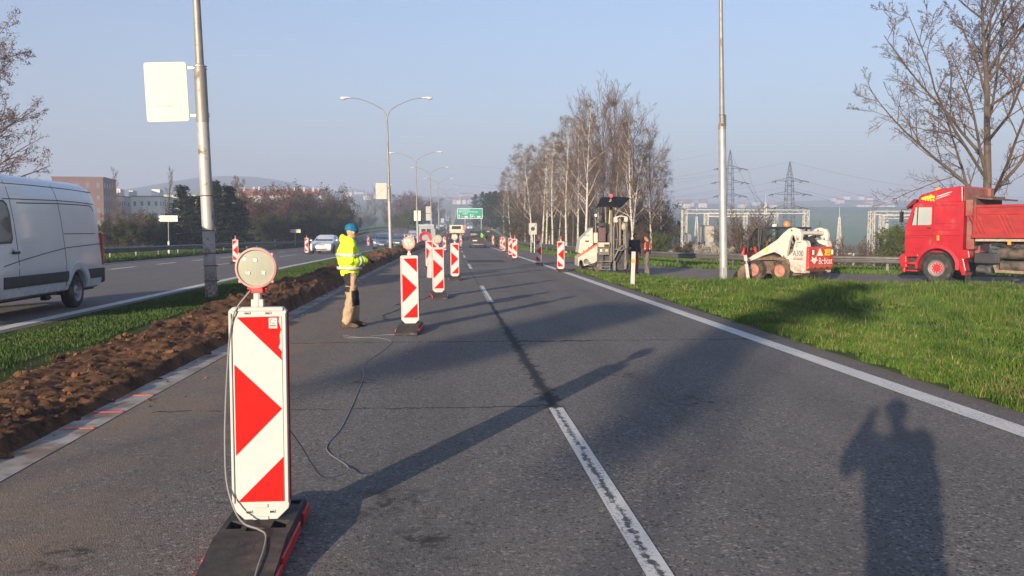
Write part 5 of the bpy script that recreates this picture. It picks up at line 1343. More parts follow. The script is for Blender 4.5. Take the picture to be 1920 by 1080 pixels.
    # open front door sticking out
    Md = Matrix.Translation((.72, .46, 0)) @ Matrix.Rotation(R(-18), 4, 'Z')
    mb = MB()
    for a, b_ in (((0, 0, 1.0), (.05, 0, 2.05)), ((.05, 0, 2.05), (.25, .0, 1.98)), ((.25, 0, 1.98), (.75, .0, 1.5)), ((.75, 0, 1.5), (.80, 0, 1.05)), ((.8, 0, 1.05), (0, 0, 1.0))): mb.tube([a, b_], .028, 6, M=Md)
    dr = mb.build('front_door', blk, root)
    mb = MB(); mb.prism([(.02, 1.02), (.06, 2.03), (.25, 1.96), (.73, 1.5), (.78, 1.06)], 'y', -.004, .004, Md); mb.build('door_glass', M_CLEAR, dr)
    mb = MB(); mb.lathe([(0, .10), (.02, .11), (.10, .105), (.17, .08), (.19, .01)], (-.30, .1, 2.10), 'z', 16); mb.build('beacon', P('lit_orange_beacon', (.8, .12, .02), .25, coat=.5, emit=(1, .18, .02), es=.5), root, smooth=True)
    mb = MB(); mb.box((.2, .2, 2.13), (.14, .1, .09)); mb.build('work_light', M_HEADL, root, bevel=.015)
    # seat and shield inside
    mb = MB(); mb.box((-.25, 0, 1.25), (.5, .5, .3)); mb.box((-.5, 0, 1.6), (.15, .5, .5)); mb.build('seat', M_BLACK, root, bevel=.05)
    # rear door (red), sloping hood
    mb = MB(); mb.prism([(-1.70, .45), (-1.82, .55), (-1.82, 1.26), (-1.74, 1.34), (-1.62, 1.34), (-1.62, .42)], 'y', -.72, .74); rd_o = mb.build('rear_door', rd, root, bevel=.035)
    mb = MB(); mb.prism([(-1.70, 1.345), (-1.35, 1.46), (-1.05, 1.70), (-.98, 1.66), (-1.2, 1.32), (-1.70, 1.30)], 'y', -.50, .50); mb.build('engine_hood', blk, root, bevel=.01)
    mb = MB(); mb.sphere((-1.45, .12, 1.47), (.13, .12, .06), 10, 6); mb.tube([(-1.45, .1, 1.48), (-1.42, .18, 1.56)], .03, 6); mb.build('hood_latch', M_BLACK, root)
    mb = MB(); mb.prism([(-1.66, .22), (-1.72, .42), (-1.2, .42), (-.9, .24)], 'y', -.5, .5); mb.build('belly_plate', M_UNDER, root)
    MRr = Matrix.Rotation(-PI2, 4, 'Z') @ Matrix.Rotation(PI2, 4, 'X'); x = -1.824
    t = MB(); t.text('Bobcat', .34, Matrix.Translation((x, -.24, .80)) @ MRr, .86)
    rdt = t.build('name_lettering', M_PLATE, rd_o)
    # head emblem: simple cat face
    t = MB(); ey = .42; ez = .82
    t.prism([(ey - .13, ez + .16), (ey - .05, ez + .10), (ey + .05, ez + .10), (ey + .13, ez + .16), (ey + .12, ez), (ey + .05, ez - .09), (ey, ez - .12), (ey - .05, ez - .09), (ey - .12, ez)], 'x', x - .003, x + .003); t.box((x, ey - .17, ez + .02), (.006, .07, .03), (.3, 0, 0)); t.box((x, ey + .17, ez + .02), (.006, .07, .03), (-.3, 0, 0)); t.build('cat_emblem', M_PLATE, rd_o)
    t = MB()
    for s_ in (-1, 1): t.prism([(ey + s_ * .02, ez + .0), (ey + s_ * .075, ez + .05), (ey + s_ * .05, ez - .01)], 'x', x - .006, x - .002)
    t.box((x - .004, ey, ez - .06), (.004, .05, .025)); t.build('emblem_detail', rd, rd_o)
    t = MB(); t.prism([(.28, 1.0), (-.10, 1.0), (.09, 1.28)], 'x', x - .003, x + .003); t.build('warning_triangle', P('faded_orange_triangle', (.80, .68, .58), .5), rd_o)
    t = MB(); t.box((x, -.36, 1.13), (.012, .32, .24)); pl = t.build('number_plate', ylw, rd_o)
    t = MB(); t.text('C02', .13, Matrix.Translation((x - .008, -.36, 1.185)) @ MRr); t.text('1494', .13, Matrix.Translation((x - .008, -.36, 1.075)) @ MRr); t.build('plate_number', M_BLACK, pl)
    for y_ in (.50, -.62):
        t = MB(); t.box((x + .01, y_, 1.13), (.03, .20, .22)); lf = t.build('lamp_frame', M_BLACK, rd_o, bevel=.01)
        t = MB(); t.box((x - .01, y_ - .0, 1.13), (.02, .10, .18)); t.build('rear_lamp', M_HEADL, lf)
    t = MB()
    for y_ in (.35, 0, -.35): t.box((x, y_, .56), (.01, .12, .04))
    t.sphere((x, -.10, .76), (.012, .05, .045), 8, 6); t.sphere((x, -.17, 1.13), (.012, .03, .04), 8, 6); t.build('rear_slots', M_UNDER, rd_o)
    # bucket in front, on the ground
    mb = MB(); mb.prism([(.98, .55), (1.05, .10), (1.15, .02), (1.8, .0), (1.8, .03), (1.2, .06), (1.1, .14), (1.05, .55)], 'y', -.92, .92)
    for sy in (-.91, .91): mb.prism([(1.0, .54), (1.06, .08), (1.75, .02), (1.45, .3), (1.14, .56)], 'y', sy - .012, sy + .012)
    mb.build('bucket', mud, root, bevel=.005)
loader()

# ------------------------------------------------------------------ cold milling machine
def miller():
    cr = P('milling_cream', (.46, .42, .36), .5, 0, var=.08, sc=4, dirt=(.34, .27, .20), dlo=.5, dhi=.7, dsc=3, dz=(.2, .9))
    gy = P('machine_grey', (.13, .125, .12), .6, .3, var=.3, sc=5, dirt=(.24, .19, .15), dlo=.45, dhi=.65); dk = P('machine_dark', (.03, .03, .032), .6, var=.3, dirt=(.12, .10, .08), dlo=.5, dhi=.7)
    org = P('orange_red_stripe', (.55, .10, .03), .5, dirt=(.34, .2, .14)); br = P('maroon_tank', (.09, .045, .05), .6, var=.2)
    yl = P('yellow_hose', (.72, .50, .05), .5)
    p = at(1086, 510.5); view = Vector((p.x + 1.1, p.y, 0)).normalized(); px_ = Vector((view.y, -view.x, 0)); ang = math.atan2(px_.y, px_.x) + R(8)
    root = empty('milling_machine', (p.x, p.y + .4, p.z), ang, 'cream cold milling machine with black canopy and red beacon at the ramp start', 'milling machine')
    # local: x to the right in the photo, y away from the camera
    mb = MB(); mb.prism([(.02, .80), (.10, 1.34), (.66, 1.86), (.68, 1.12), (.16, .74)], 'y', -.05, 1.3); hood = mb.build('engine_hood', cr, root, bevel=.03)
    t = MB(); t.text('W 60', .11, Matrix.Translation((.37, -.055, 1.52)) @ Matrix.Rotation(PI2, 4, 'X')); t.box((.40, -.055, 1.28), (.17, .006, .06)); t.build('hood_lettering', M_BLACK, hood)
    mb = MB(); mb.box((.26, -.06, .86), (.02, .03, .12)); mb.box((.47, -.06, 1.0), (.02, .03, .12)); mb.build('hood_hinge', M_BLACK, hood)
    mb = MB(); mb.prism([(.0, .24), (.0, .62), (.86, 1.14), (.88, .42), (.30, .25), (.26, .25), (.22, .42), (.16, .50), (.10, .50), (.05, .40), (.04, .24)], 'y', -.12, 1.35); body = mb.build('side_body', cr, root, bevel=.015)
    mb = MB(); mb.prism([(.0, .60), (.0, .68), (.86, 1.20), (.86, 1.12)], 'y', -.135, -.1); mb.build('stripe', org, body)
    mb = MB(); mb.lathe([(0, .004), (-.02, .11), (.01, .12)], (.36, -.125, .44), 'y', 18); mb.box((.50, -.125, .36), (.08, .02, .10)); mb.build('round_cover', gy, body)
    # engine deck things
    mb = MB(); mb.box((.80, .3, 1.42), (.22, .5, .45)); mb.build('air_filter', cr, root, bevel=.05)
    mb = MB(); mb.tube([(.80, .1, 1.3), (.80, .1, 2.35)], .035, 10); mb.build('stack', gy, root, smooth=True)
    mb = MB(); mb.box((.80, .1, 2.36), (.10, .10, .11)); mb.build('stack_cap', M_PLATE, root, bevel=.01)
    mb = MB(); mb.box((1.1, .45, 1.55), (.34, .6, .62)); mb.build('seat_console', br, root, bevel=.04)
    mb = MB(); mb.box((1.03, .5, 1.98), (.35, .5, .12)); mb.tube([(.95, .3, 1.9), (1.0, .25, 2.15), (1.1, .3, 2.1), (1.2, .3, 1.9)], .022, 6); mb.tube([(.74, .3, 1.8), (.74, .3, 2.15), (.74, 1.0, 2.15)], .02, 6); mb.tube([(1.28, .2, 1.6), (1.24, .15, 2.0)], .02, 6); mb.sphere((1.24, .15, 2.02), .04, 8, 6); mb.tube([(.95, .25, 1.4), (.95, .25, 1.95)], .018, 6); mb.build('controls', dk, root)
    # console box with label, ladder
    mb = MB(); mb.box((1.13, -.1, 1.13), (.50, .35, .20)); mb.build('console', cr, root, bevel=.02)
    mb = MB(); mb.box((1.24, -.285, 1.10), (.22, .02, .10)); mb.build('console_screen', M_BLACK, root)
    mb = MB(); mb.box((1.13, -.08, .86), (.48, .32, .30)); mb.build('grey_box', gy, root, bevel=.01)
    mb = MB(); mb.box((1.24, -.25, .90), (.11, .01, .08)); mb.build('yellow_label', yl, root)
    mb = MB(); mb.box((1.0, -.25, .90), (.09, .01, .09)); mb.build('white_label', M_PLATE, root)
    mb = MB()
    for x in (1.02, 1.40): mb.tube([(x, -.2, .08), (x, -.12, .7)], .018, 6)
    for z in (.1, .22, .34): mb.box((1.21, -.18, z), (.38, .06, .025))
    mb.box((1.2, -.1, .44), (.6, .25, .05)); mb.build('ladder', gy, root)
    mb = MB(); mb.box((.98, .1, .62), (.3, .5, .34)); mb.box((1.15, .35, .7), (.5, .7, .6)); mb.box((1.6, .5, .75), (.7, .8, .9)); mb.box((.55, .4, .36), (.7, .9, .26)); mb.build('machine_frame', dk, root, bevel=.02)
    # posts, canopy and beacon
    mb = MB(); mb.box((1.45, -.05, 1.55), (.12, .16, 2.25)); mb.tube([(1.44, -.05, 2.6), (1.44, -.05, 3.05)], .05, 8); mb.build('main_post', gy, root, bevel=.01)
    mb = MB(); mb.tube([(1.36, -.14, 2.0), (1.39, -.14, 2.5), (1.38, -.14, 2.95)], .02, 6); mb.build('hose', yl, root, smooth=True)
    mb = MB(); rings = []
    for k in range(11):     # roof sheet, low at the near edge and curving up and back
        s_ = k / 10; z = 2.64 + .46 * math.sin(s_ * 1.25); y_ = -.75 + 1.9 * s_; x0, x1 = .70 + .46 * s_ ** .8, 1.70 + .78 * s_ ** .8
        top = [(x0 + (x1 - x0) * q / 6, y_, z + .055 + .05 * math.sin(q / 6 * PI)) for q in range(7)]
        rings.append(top + [(x, y, zz - .055) for x, y, zz in reversed(top)])
    mb.loft(rings); mb.build('canopy', P('canopy_black', (.014, .015, .017), .8, var=.1, spec=.1), root)
    mb = MB(); mb.tube([(1.40, 1.0, 1.2), (1.36, 1.05, 3.0)], .04, 8); mb.build('rear_post', gy, root)
    mb = MB(); mb.lathe([(0, .05), (.02, .06), (.12, .055), (.15, .01)], (1.46, 0, 3.10), 'z', 12); mb.build('beacon', P('lit_red_beacon', (.8, .05, .03), .25, coat=.5, emit=(1, .06, .05), es=.8), root, smooth=True)
    # conveyor / hydraulic tower on the right
    mb = MB()
    for x in (1.60, 2.14): mb.box((x, -.05, 1.25), (.07, .12, 1.9)); mb.tube([(x - .04, -.16, .5), (x - .04, -.16, 1.9)], .035, 8)
    for z in (.95, 1.35, 2.05): mb.box((1.87, -.02, z), (.6, .08, .05))
    for x in (1.7, 1.8, 2.02): mb.tube([(x, -.12, .95), (x + .03, -.15, 1.5), (x, -.1, 2.15)], .022, 6)
    mb.tube([(1.85, -.15, 1.1), (1.85, -.12, 2.2)], .055, 10); mb.tube([(1.6, -.2, .95), (1.9, -.26, .9), (2.15, -.2, 1.02)], .03, 6); mb.tube([(1.55, -.2, .5), (1.75, -.25, .9), (1.95, -.2, 1.1)], .035, 6); mb.build('hydraulic_tower', gy, root)
    mb = MB(); mb.box((1.86, .45, 1.45), (.62, .7, 1.3)); mb.box((1.2, .7, 1.2), (.6, .6, .9)); mb.build('dark_core', dk, root, bevel=.03)  # dark boxes added to make the middle of the machine darker and denser
    mb = MB(); mb.box((1.64, -.1, 2.17), (.16, .22, .22)); mb.box((2.1, -.1, 2.19), (.14, .22, .2)); mb.tube([(1.62, -.15, 2.27), (1.87, -.18, 2.33), (2.14, -.15, 2.28)], .03, 8); mb.build('tower_head', cr, root, bevel=.02)
    mb = MB(); mb.sphere((2.02, -.12, 1.88), (.12, .12, .17), 10, 8); mb.tube([(1.97, -.1, 1.5), (2.12, -.15, 1.7), (2.15, -.1, 1.95)], .02, 6); mb.build('oil_filter', P('dull_tan', (.33, .28, .22), .7), root, smooth=True)
    mb = MB(); mb.prism([(1.52, .12), (1.55, .78), (1.75, .98), (2.2, .98), (2.22, .08), (2.0, .04)], 'y', .1, .9); mb.build('drum_housing', dk, root, bevel=.02)
    mb = MB(); mb.prism([(1.62, .45), (1.78, .92), (2.02, .92), (1.72, .40)], 'y', -.05, .06); mb.build('conveyor_belt', M_BLACK, root)
    mb = MB(); mb.box((2.1, -.06, .55), (.10, .12, .9)); mb.box((1.62, -.05, .25), (.10, .1, .4)); mb.tube([(2.2, .0, .4), (2.22, 0, 1.6)], .03, 8); mb.box((2.05, -.1, 1.42), (.12, .1, .55)); mb.build('side_skid', gy, root, bevel=.01)
    root.scale = (.9, .9, .95)
    for x, y_, r_ in ((.92, .0, .24), (.5, 1.1, .22), (2.05, .35, .26), (2.0, 1.2, .26), (.55, .35, .2)):
        wheel((x, y_, r_), r_, .30, -1, (M_TYREM, gy), parent=root, rim_r=.6, n=20)
miller()

# ------------------------------------------------------------------ site cabin and red hose
root = empty('site_cabin', on_road(800.5, 128), 0, 'grey portable site cabin with a double white window on the central strip', 'cabin')
cg = P('cabin_grey', (.27, .29, .31), .6, .1, var=.08, sc=3)
w, h = 2.5, 2.55
mb = MB(); mb.box((0, 1.5, h / 2), (w, 3.0, h)); mb.build('shell', cg, root, bevel=.03)
mb = MB()
for x in (-w / 2, w / 2): mb.box((x, .0, h / 2), (.12, .12, h + .04))
for z in (.08, h - .06): mb.box((0, -.01, z), (w, .12, .16))
mb.build('corner_frame', P('cabin_frame', (.36, .39, .43), .5, .2), root)
mb = MB(); mb.box((-.1, -.03, 1.55), (1.55, .06, 1.05)); fr = mb.build('window_frame', M_WHITE, root)
for x in (-.47, .27): mb = MB(); mb.box((x, -.065, 1.55), (.62, .02, .88)); mb.build('window_pane', M_GLASS, fr)
mb = MB()
for x in (-.47, .27):
    for k in range(5): mb.tube([(x - .24 + .12 * k, -.085, 1.12), (x - .24 + .12 * k, -.085, 1.98)], .012, 5)
mb.build('window_bars', M_STEEL, fr)
mb = MB(); mb.box((0, 1.5, h + .04), (w + .1, 3.1, .08)); mb.build('roof', cg, root)
M_HOSE = P('red_pipe', (.50, .03, .05), .45, var=.15)
mb = MB()
for k in range(3):
    pts = [( .80 * math.cos(a) * (1 - .16 * k), .12 * k + .03 * a, .78 + .78 * math.sin(a) * (1 - .16 * k)) for a in np.linspace(0, 2 * PI, 25)]
    mb.tube(pts, .09, 8)
o = mb.build('pipe_coil', M_HOSE, smooth=True); p = on_road(797.5, 122); o.location = (p.x, p.y, p.z + .06); tag(o, 'coil of thick red plastic pipe in front of the site cabin', 'pipe coil')
# white barrier board seen behind the third lamp marker
root = empty('barrier_block', on_road(814, 30.5), .5, 'white slanted plastic block half hidden behind the third lamp marker', 'barrier')
mb = MB(); mb.prism([(-.22, 0), (.22, 0), (.22, .55), (.1, .95), (-.1, 1.0), (-.2, .6)], 'y', -.15, .15); mb.build('block', M_WHITE, root, bevel=.03)
mb = MB(); mb.box((0, -.155, .35), (.3, .01, .12)); mb.build('red_stripe', M_REFR, root)
# ------------------------------------------------------------------ people
def skin_mat(name, c): return P(name, c, .5, var=.08, sc=30)
M_SKIN = skin_mat('skin', (.48, .27, .19)); M_SKIN2 = skin_mat('tanned_skin', (.36, .19, .12))
M_HIVIS = P('fluorescent_yellow', (.62, .88, .03), .7, var=.08, sc=7, bump=.35, bsc=14, bd=.03); M_REFL = P('reflective_tape', (.52, .53, .50), .4, .2)
M_BEIGE = P('beige_trousers', (.36, .25, .155), .85, var=.14, sc=8, bump=.4, bsc=12, bd=.03, dirt=(.22, .15, .09)); M_BLKCL = P('black_cloth', (.015, .014, .015), .85, var=.2, bump=.3, bsc=16, bd=.02)
M_BOOT = P('brown_boot', (.06, .036, .022), .7, var=.25, dirt=(.18, .12, .08)); M_BEANIE = P('blue_knit', (.015, .13, .235), .95, spec=.1, var=.25, sc=20, bump=.3, bsc=60, bd=.01)
M_NAVY = P('navy_jacket', (.02, .022, .03), .8, var=.2, bump=.3, bsc=14, bd=.02); M_REDTR = P('red_workwear', (.36, .025, .02), .8, var=.15, bump=.3, bsc=12, bd=.02)
M_ORANGE = P('orange_vest', (.80, .13, .02), .7, var=.08, sc=8); M_DKRED = P('dark_red_shirt', (.09, .012, .02), .8, var=.15); M_GREYTR = P('grey_trousers', (.12, .10, .095), .85, var=.15)
M_HAIR = P('dark_hair', (.03, .02, .015), .7, var=.3, sc=40); M_CORAL = P('coral_workwear', (.80, .06, .05), .75, var=.1, sc=7, bump=.3, bsc=12, bd=.02)
def limb(mb, pts, n=12):
    """pts: (x,y,z,r); rounded ends"""
    P_ = [Vector(p[:3]) for p in pts]; r = [p[3] for p in pts]
    d0 = (P_[0] - P_[1]).normalized(); d1 = (P_[-1] - P_[-2]).normalized()
    P_ = [P_[0] + d0 * r[0] * .8] + P_ + [P_[-1] + d1 * r[-1] * .8]; r = [r[0] * .45] + r + [r[-1] * .45]
    mb.tube(P_, r, n)
def head_mesh(mb, c, s, yaw=0, pitch=0):
    Mx = Matrix.Translation(c) @ Matrix.Rotation(yaw, 4, 'Z') @ Matrix.Rotation(pitch, 4, 'Y')
    mb.sphere((0, 0, .02 * s), (.098 * s, .078 * s, .105 * s), 18, 14, M=Mx)
    mb.ell([((.022 * s, 0, -.118 * s), .030 * s, .026 * s), ((.022 * s, 0, -.10 * s), .058 * s, .046 * s), ((.022 * s, 0, -.06 * s), .072 * s, .060 * s), ((.012 * s, 0, 0), .082 * s, .070 * s)], M=Mx)
    mb.loft([[(.085 * s, -.010 * s, .02 * s), (.085 * s, .010 * s, .02 * s), (.08 * s, 0, .03 * s)], [(.122 * s, -.017 * s, -.032 * s), (.122 * s, .017 * s, -.032 * s), (.112 * s, 0, -.018 * s)], [(.085 * s, -.014 * s, -.044 * s), (.085 * s, .014 * s, -.044 * s), (.08 * s, 0, -.03 * s)]], M=Mx)
    mb.tube([(.09 * s, -.04 * s, .028 * s), (.1 * s, 0, .026 * s), (.09 * s, .04 * s, .028 * s)], .011 * s, 6, M=Mx)
    mb.tube([(.085 * s, -.022 * s, -.066 * s), (.096 * s, 0, -.066 * s), (.085 * s, .022 * s, -.066 * s)], .009 * s, 6, M=Mx)
    for sy in (-1, 1): mb.sphere((.0, sy * .080 * s, -.01 * s), (.022 * s, .012 * s, .034 * s), 8, 6, M=Mx)
    return Mx
def hand(mb, w, d, pn, s, side, curl=.5):
    """palm and five separate fingers from wrist w along d; pn = palm normal"""
    d = Vector(d).normalized(); pn = Vector(pn); pn = (pn - d * pn.dot(d)).normalized(); a = d.cross(pn) * side; w = Vector(w)
    rings = []
    for t, hw, th in ((-.015, .026, .020), (.02, .036, .017), (.06, .041, .016), (.085, .038, .012)):
        rings.append([w + d * t * s + a * hw * math.cos(q) * s + pn * th * math.sin(q) * s for q in [2 * PI * j / 10 for j in range(10)]])
    mb.loft(rings)
    for k, (o, L) in enumerate(((.030, .070), (.010, .080), (-.010, .074), (-.029, .058))):
        b = w + (d * .078 + a * o) * s; v = d.copy(); pts = [b]
        for j in range(3):
            v = (v + pn * curl * (.6 + .3 * j)).normalized(); pts.append(pts[-1] + v * L * s * (.45, .32, .25)[j])
        mb.tube(pts, [.0095 * s, .009 * s, .0082 * s, .0066 * s], 7)
    b = w + (d * .018 + a * .034) * s; v = (d * .7 + a * .65 + pn * .35).normalized()
    mb.tube([b, b + v * .032 * s, b + (v * .03 + (d * .8 + pn * .5).normalized() * .035) * s, b + (v * .03 + (d * .75 + pn * .65).normalized() * .055) * s], [.013 * s, .0105 * s, .0095 * s, .007 * s], 7)
def person(label, pos, ang, J, upper, lower, H=1.75, vox=.012, hat=None, hair=True, boots=M_BOOT, skin=M_SKIN, gloves=None, vest=None, bands=False, fat=1.0, trouser_fn=None, cat='person', group=None):
    s = H / 1.75
    root = empty('person', pos, ang, label, cat, group)
    D = dict(pel=(0, 0, .95), waist=(0, 0, 1.10), chest=(0, 0, 1.30), nb=(-.01, 0, 1.47), head=(.03, 0, 1.635), yaw=0, pitch=0,
             shL=(0, .19, 1.42), elL=(-.03, .25, 1.13), wrL=(.06, .24, .88), shR=(0, -.19, 1.42), elR=(-.03, -.25, 1.13), wrR=(.06, -.24, .88),
             hipL=(0, .095, .92), knL=(.02, .11, .50), anL=(-.03, .115, .09), hipR=(0, -.095, .92), knR=(.02, -.11, .50), anR=(-.03, -.115, .09), toeL=.05, toeR=-.05, palm=(0, 0, -1), curl=.35)
    D.update(J); V = lambda k: Vector(D[k]) * s
    def spine(g):   # torso rings follow the spine, turned to its local direction
        st = [(V('pel') + Vector((0, 0, -.07 * s)), .105, .15), (V('pel'), .115, .168), (V('waist'), .105 * fat, .150 * fat), ((V('waist') + V('chest')) / 2, .112 * fat, .16 * fat), (V('chest'), .118 * (1 + (fat - 1) * .8), .178 * (1 + (fat - 1) * .5)), (V('chest').lerp(V('nb'), .55), .10, .175), (V('chest').lerp(V('nb'), .85), .075, .125), (V('nb'), .058, .065)]
        rings = []
        for i, (c, rx, ry) in enumerate(st):
            t = (st[min(i + 1, len(st) - 1)][0] - st[max(0, i - 1)][0]).normalized(); side = (V('shL') - V('shR')).normalized() if i > 3 else Vector((0, 1, 0))
            f = side.cross(t).normalized(); sd = t.cross(f)
            rings.append([c + f * (rx * s + g) * math.cos(q) + sd * (ry * s + g) * math.sin(q) for q in [2 * PI * j / 18 for j in range(18)]])
        return rings
    def arm(mb, k, g, upto=1.0):
        a, b, c = V('sh' + k), V('el' + k), V('wr' + k); e = b.lerp(c, upto)
        limb(mb, [(*a, .060 * s + g), (*a.lerp(b, .35), .055 * s + g), (*b, .045 * s + g), (*b.lerp(e, .35), .043 * s + g), (*e, .030 * s + g * (1 if upto < 1 else 1.15))])
    def leg(mb, k, g, cuff=0):
        a, b, c = V('hip' + k), V('kn' + k), V('an' + k)
        limb(mb, [(*(a + Vector((0, 0, -.02))), .088 * s + g), (*a.lerp(b, .4), .078 * s + g), (*b, .058 * s + g), (*b.lerp(c, .35), .058 * s + g), (*b.lerp(c, .94), .040 * s + g + cuff)])
    def foot(mb, k, g):
        c = V('an' + k); t = D['toe' + k]; f = Vector((math.cos(t), math.sin(t), 0)); sd = Vector((-f.y, f.x, 0)); z0 = c.z - .085 * s
        rings = []
        for x, w, h0, h1 in ((-.085, .030, .015, .06), (-.07, .042, 0, .10), (0, .045, 0, .12), (.07, .047, 0, .085), (.13, .052, 0, .06), (.18, .044, .005, .045), (.205, .022, .012, .03)):
            b = c + f * x * s; rings.append([Vector((b.x, b.y, z0)) + sd * ((w + g) * s * q[0]) + Vector((0, 0, (h0 + (h1 + g - h0) * q[1]) * s)) for q in ((-.9, 0), (.9, 0), (1, .45), (.6, 1), (-.6, 1), (-1, .45))])
        mb.loft(rings); limb(mb, [(*(c + Vector((0, 0, .10 * s))), .045 * s + g), (*c, .042 * s + g)])
    # the body: one continuous fused surface with head, hands and feet
    mb = MB(); mb.loft(spine(0))
    for k in 'LR': arm(mb, k, 0); leg(mb, k, 0); foot(mb, k, -.006)
    mb.tube([V('nb') - Vector((0, 0, .03)), V('nb').lerp(V('head'), .65)], [.056 * s, .050 * s], 12)
    Mh = head_mesh(mb, V('head'), s, D['yaw'], D['pitch'])
    if not gloves:
        for k, sd in (('L', 1), ('R', -1)): hand(mb, V('wr' + k), V('wr' + k) - V('el' + k), D['palm'], s, sd, D['curl'])
    body = mb.build('body', skin, root, fix=False); remesh(body, vox, 3); paint(body, [skin], lambda c: 0)
    # eyes
    mb = MB()
    for sy in (-1, 1): mb.sphere((.086 * s, sy * .030 * s, .008 * s), (.010 * s, .013 * s, .008 * s), 8, 6, M=Mh)
    mb.build('eye', M_BLACK, body)
    if gloves:
        mb = MB()
        for k, sd in (('L', 1), ('R', -1)): hand(mb, V('wr' + k), V('wr' + k) - V('el' + k), D['palm'], s * 1.12, sd, D['curl'])
        g_ = mb.build('gloves', gloves, root, fix=False); remesh(g_, .006, 2); paint(g_, [gloves], lambda c: 0)
    # trousers
    mb = MB()
    for k in 'LR': leg(mb, k, .026 if bands else .018, .020 if bands else .022)
    r0 = spine(.014); mb.loft(r0[:3])
    tr = mb.build('trousers', lower, root, fix=False); remesh(tr, vox, 3)
    if trouser_fn: paint(tr, [lower, M_BLKCL], lambda c: trouser_fn(c / s))
    else: paint(tr, [lower], lambda c: 0)
    def wrinkle(o, a, f):
        for v in o.data.vertices: v.co += v.normal * a * mnoise.fractal(v.co * f, 1, 2, 3)
        o.data.update()
    wrinkle(tr, .018 * s, 9)
    # upper garment
    mb = MB(); r1 = spine(.032 if bands else .024); mb.loft(r1[1 if not bands else 0:])
    for k in 'LR': arm(mb, k, .036 if bands else .016, .97)
    if bands:   # hood folded behind the collar
        nb = V('nb'); mb.tube([nb + Vector((.05 * math.cos(q) * 1.7 * s - .02, .095 * math.sin(q) * s, (.03 + .02 * math.cos(q + PI)) * s)) for q in np.linspace(R(60), R(300), 9)], .036 * s, 8); mb.sphere(nb + Vector((-.10, 0, .02)) * s, (.06, .10, .07), 12, 8)
    up = mb.build('jacket' if bands else 'upper_clothing', upper, root, fix=False); remesh(up, vox, 3)
    paint(up, [upper], lambda c: 0)
    wrinkle(up, .022 * s, 8)
    if bands:
        mb = MB()
        for z, gg in ((1.00, .054), (1.22, .056)):
            rings = []
            for dz in (-.025, .025):
                zz = z * s + dz * s; st = [(V('pel'), .115, .168), (V('waist'), .105 * fat, .150 * fat), (V('chest'), .118, .178)]
                c = V('pel').lerp(V('chest'), min(1, max(0, (zz - V('pel').z) / (V('chest').z - V('pel').z)))); rings.append([Vector((c.x + (.114 * fat * s + gg) * math.cos(q), c.y + (.163 * s * fat + gg) * math.sin(q), zz)) for q in [2 * PI * j / 24 for j in range(24)]])
            mb.loft(rings, cap=False)
        for k in 'LR':
            for (a, b, t) in (('sh', 'el', .72), ('el', 'wr', .55)):
                q0, q1 = V(a + k).lerp(V(b + k), t - .08), V(a + k).lerp(V(b + k), t + .08); mb.tube([q0, q1], [(.096 if a == 'sh' else .084) * s] * 2, 14, cap=False)
        rf = mb.build('reflective_band', M_REFL, up, smooth=True, fix=False)
        so_ = rf.modifiers.new('s', 'SOLIDIFY'); so_.thickness = .004
    if vest:
        mb = MB(); mb.loft(spine(.036)[2:-1]); ve = mb.build('vest', vest, root, fix=False); remesh(ve, vox, 2); paint(ve, [vest], lambda c: 0)
        mb = MB()
        c = V('waist').lerp(V('chest'), .3); mb.loft([[Vector((c.x + (.118 * s + .040) * math.cos(q), c.y + (.165 * s + .040) * math.sin(q), c.z + dz)) for q in [2 * PI * j / 20 for j in range(20)]] for dz in (-.025, .025)], cap=False); mb.build('reflective_band', M_REFL, ve)
    # boots, hat, hair
    for k in 'LR':
        mb = MB(); foot(mb, k, .014 if bands else .006); bo = mb.build('boot', boots, root, fix=False); remesh(bo, .01, 2); paint(bo, [boots], lambda c: 0)
    if hat:
        mb = MB(); mb.sphere((-.014 * s, 0, .035 * s), (.116 * s, .096 * s, .110 * s), 32, 22, M=Mh, fn=lambda p: 1 + .07 * mnoise.noise(Vector(p) * 2.6) + .05 * max(0, -p[0]) * max(0, p[2] + .4) + .02 * math.sin(p[2] * 26))
        mb.tube([(.103 * s * math.cos(q) - .006 * s, .092 * s * math.sin(q), .022 * s + .010 * math.cos(q) * s) for q in np.linspace(0, 2 * PI, 24)], .016 * s, 8, M=Mh)
        ht = mb.build('knitted_hat', hat, root, fix=False, smooth=True)
        # trim what would hang below the brim
        cu = MB(); cu.box((0, 0, -.12 * s), (.5, .5, .25 * s), M=Mh); remesh(ht, .008, 2); paint(ht, [hat], lambda c: 0); cut(ht, cu)
        ht.data.polygons.foreach_set('use_smooth', [True] * len(ht.data.polygons))
    elif hair:
        mb = MB(); mb.sphere((-.018 * s, 0, .035 * s), (.100 * s, .086 * s, .102 * s), 16, 12, M=Mh); ha = mb.build('hair', M_HAIR, root, fix=False, smooth=True)
        cu = MB(); cu.box((.11 * s, 0, -.06 * s), (.14 * s, .5, .22 * s), M=Mh); cu.box((0, 0, -.17 * s), (.5, .5, .25 * s), M=Mh); cut(ha, cu)
    return root
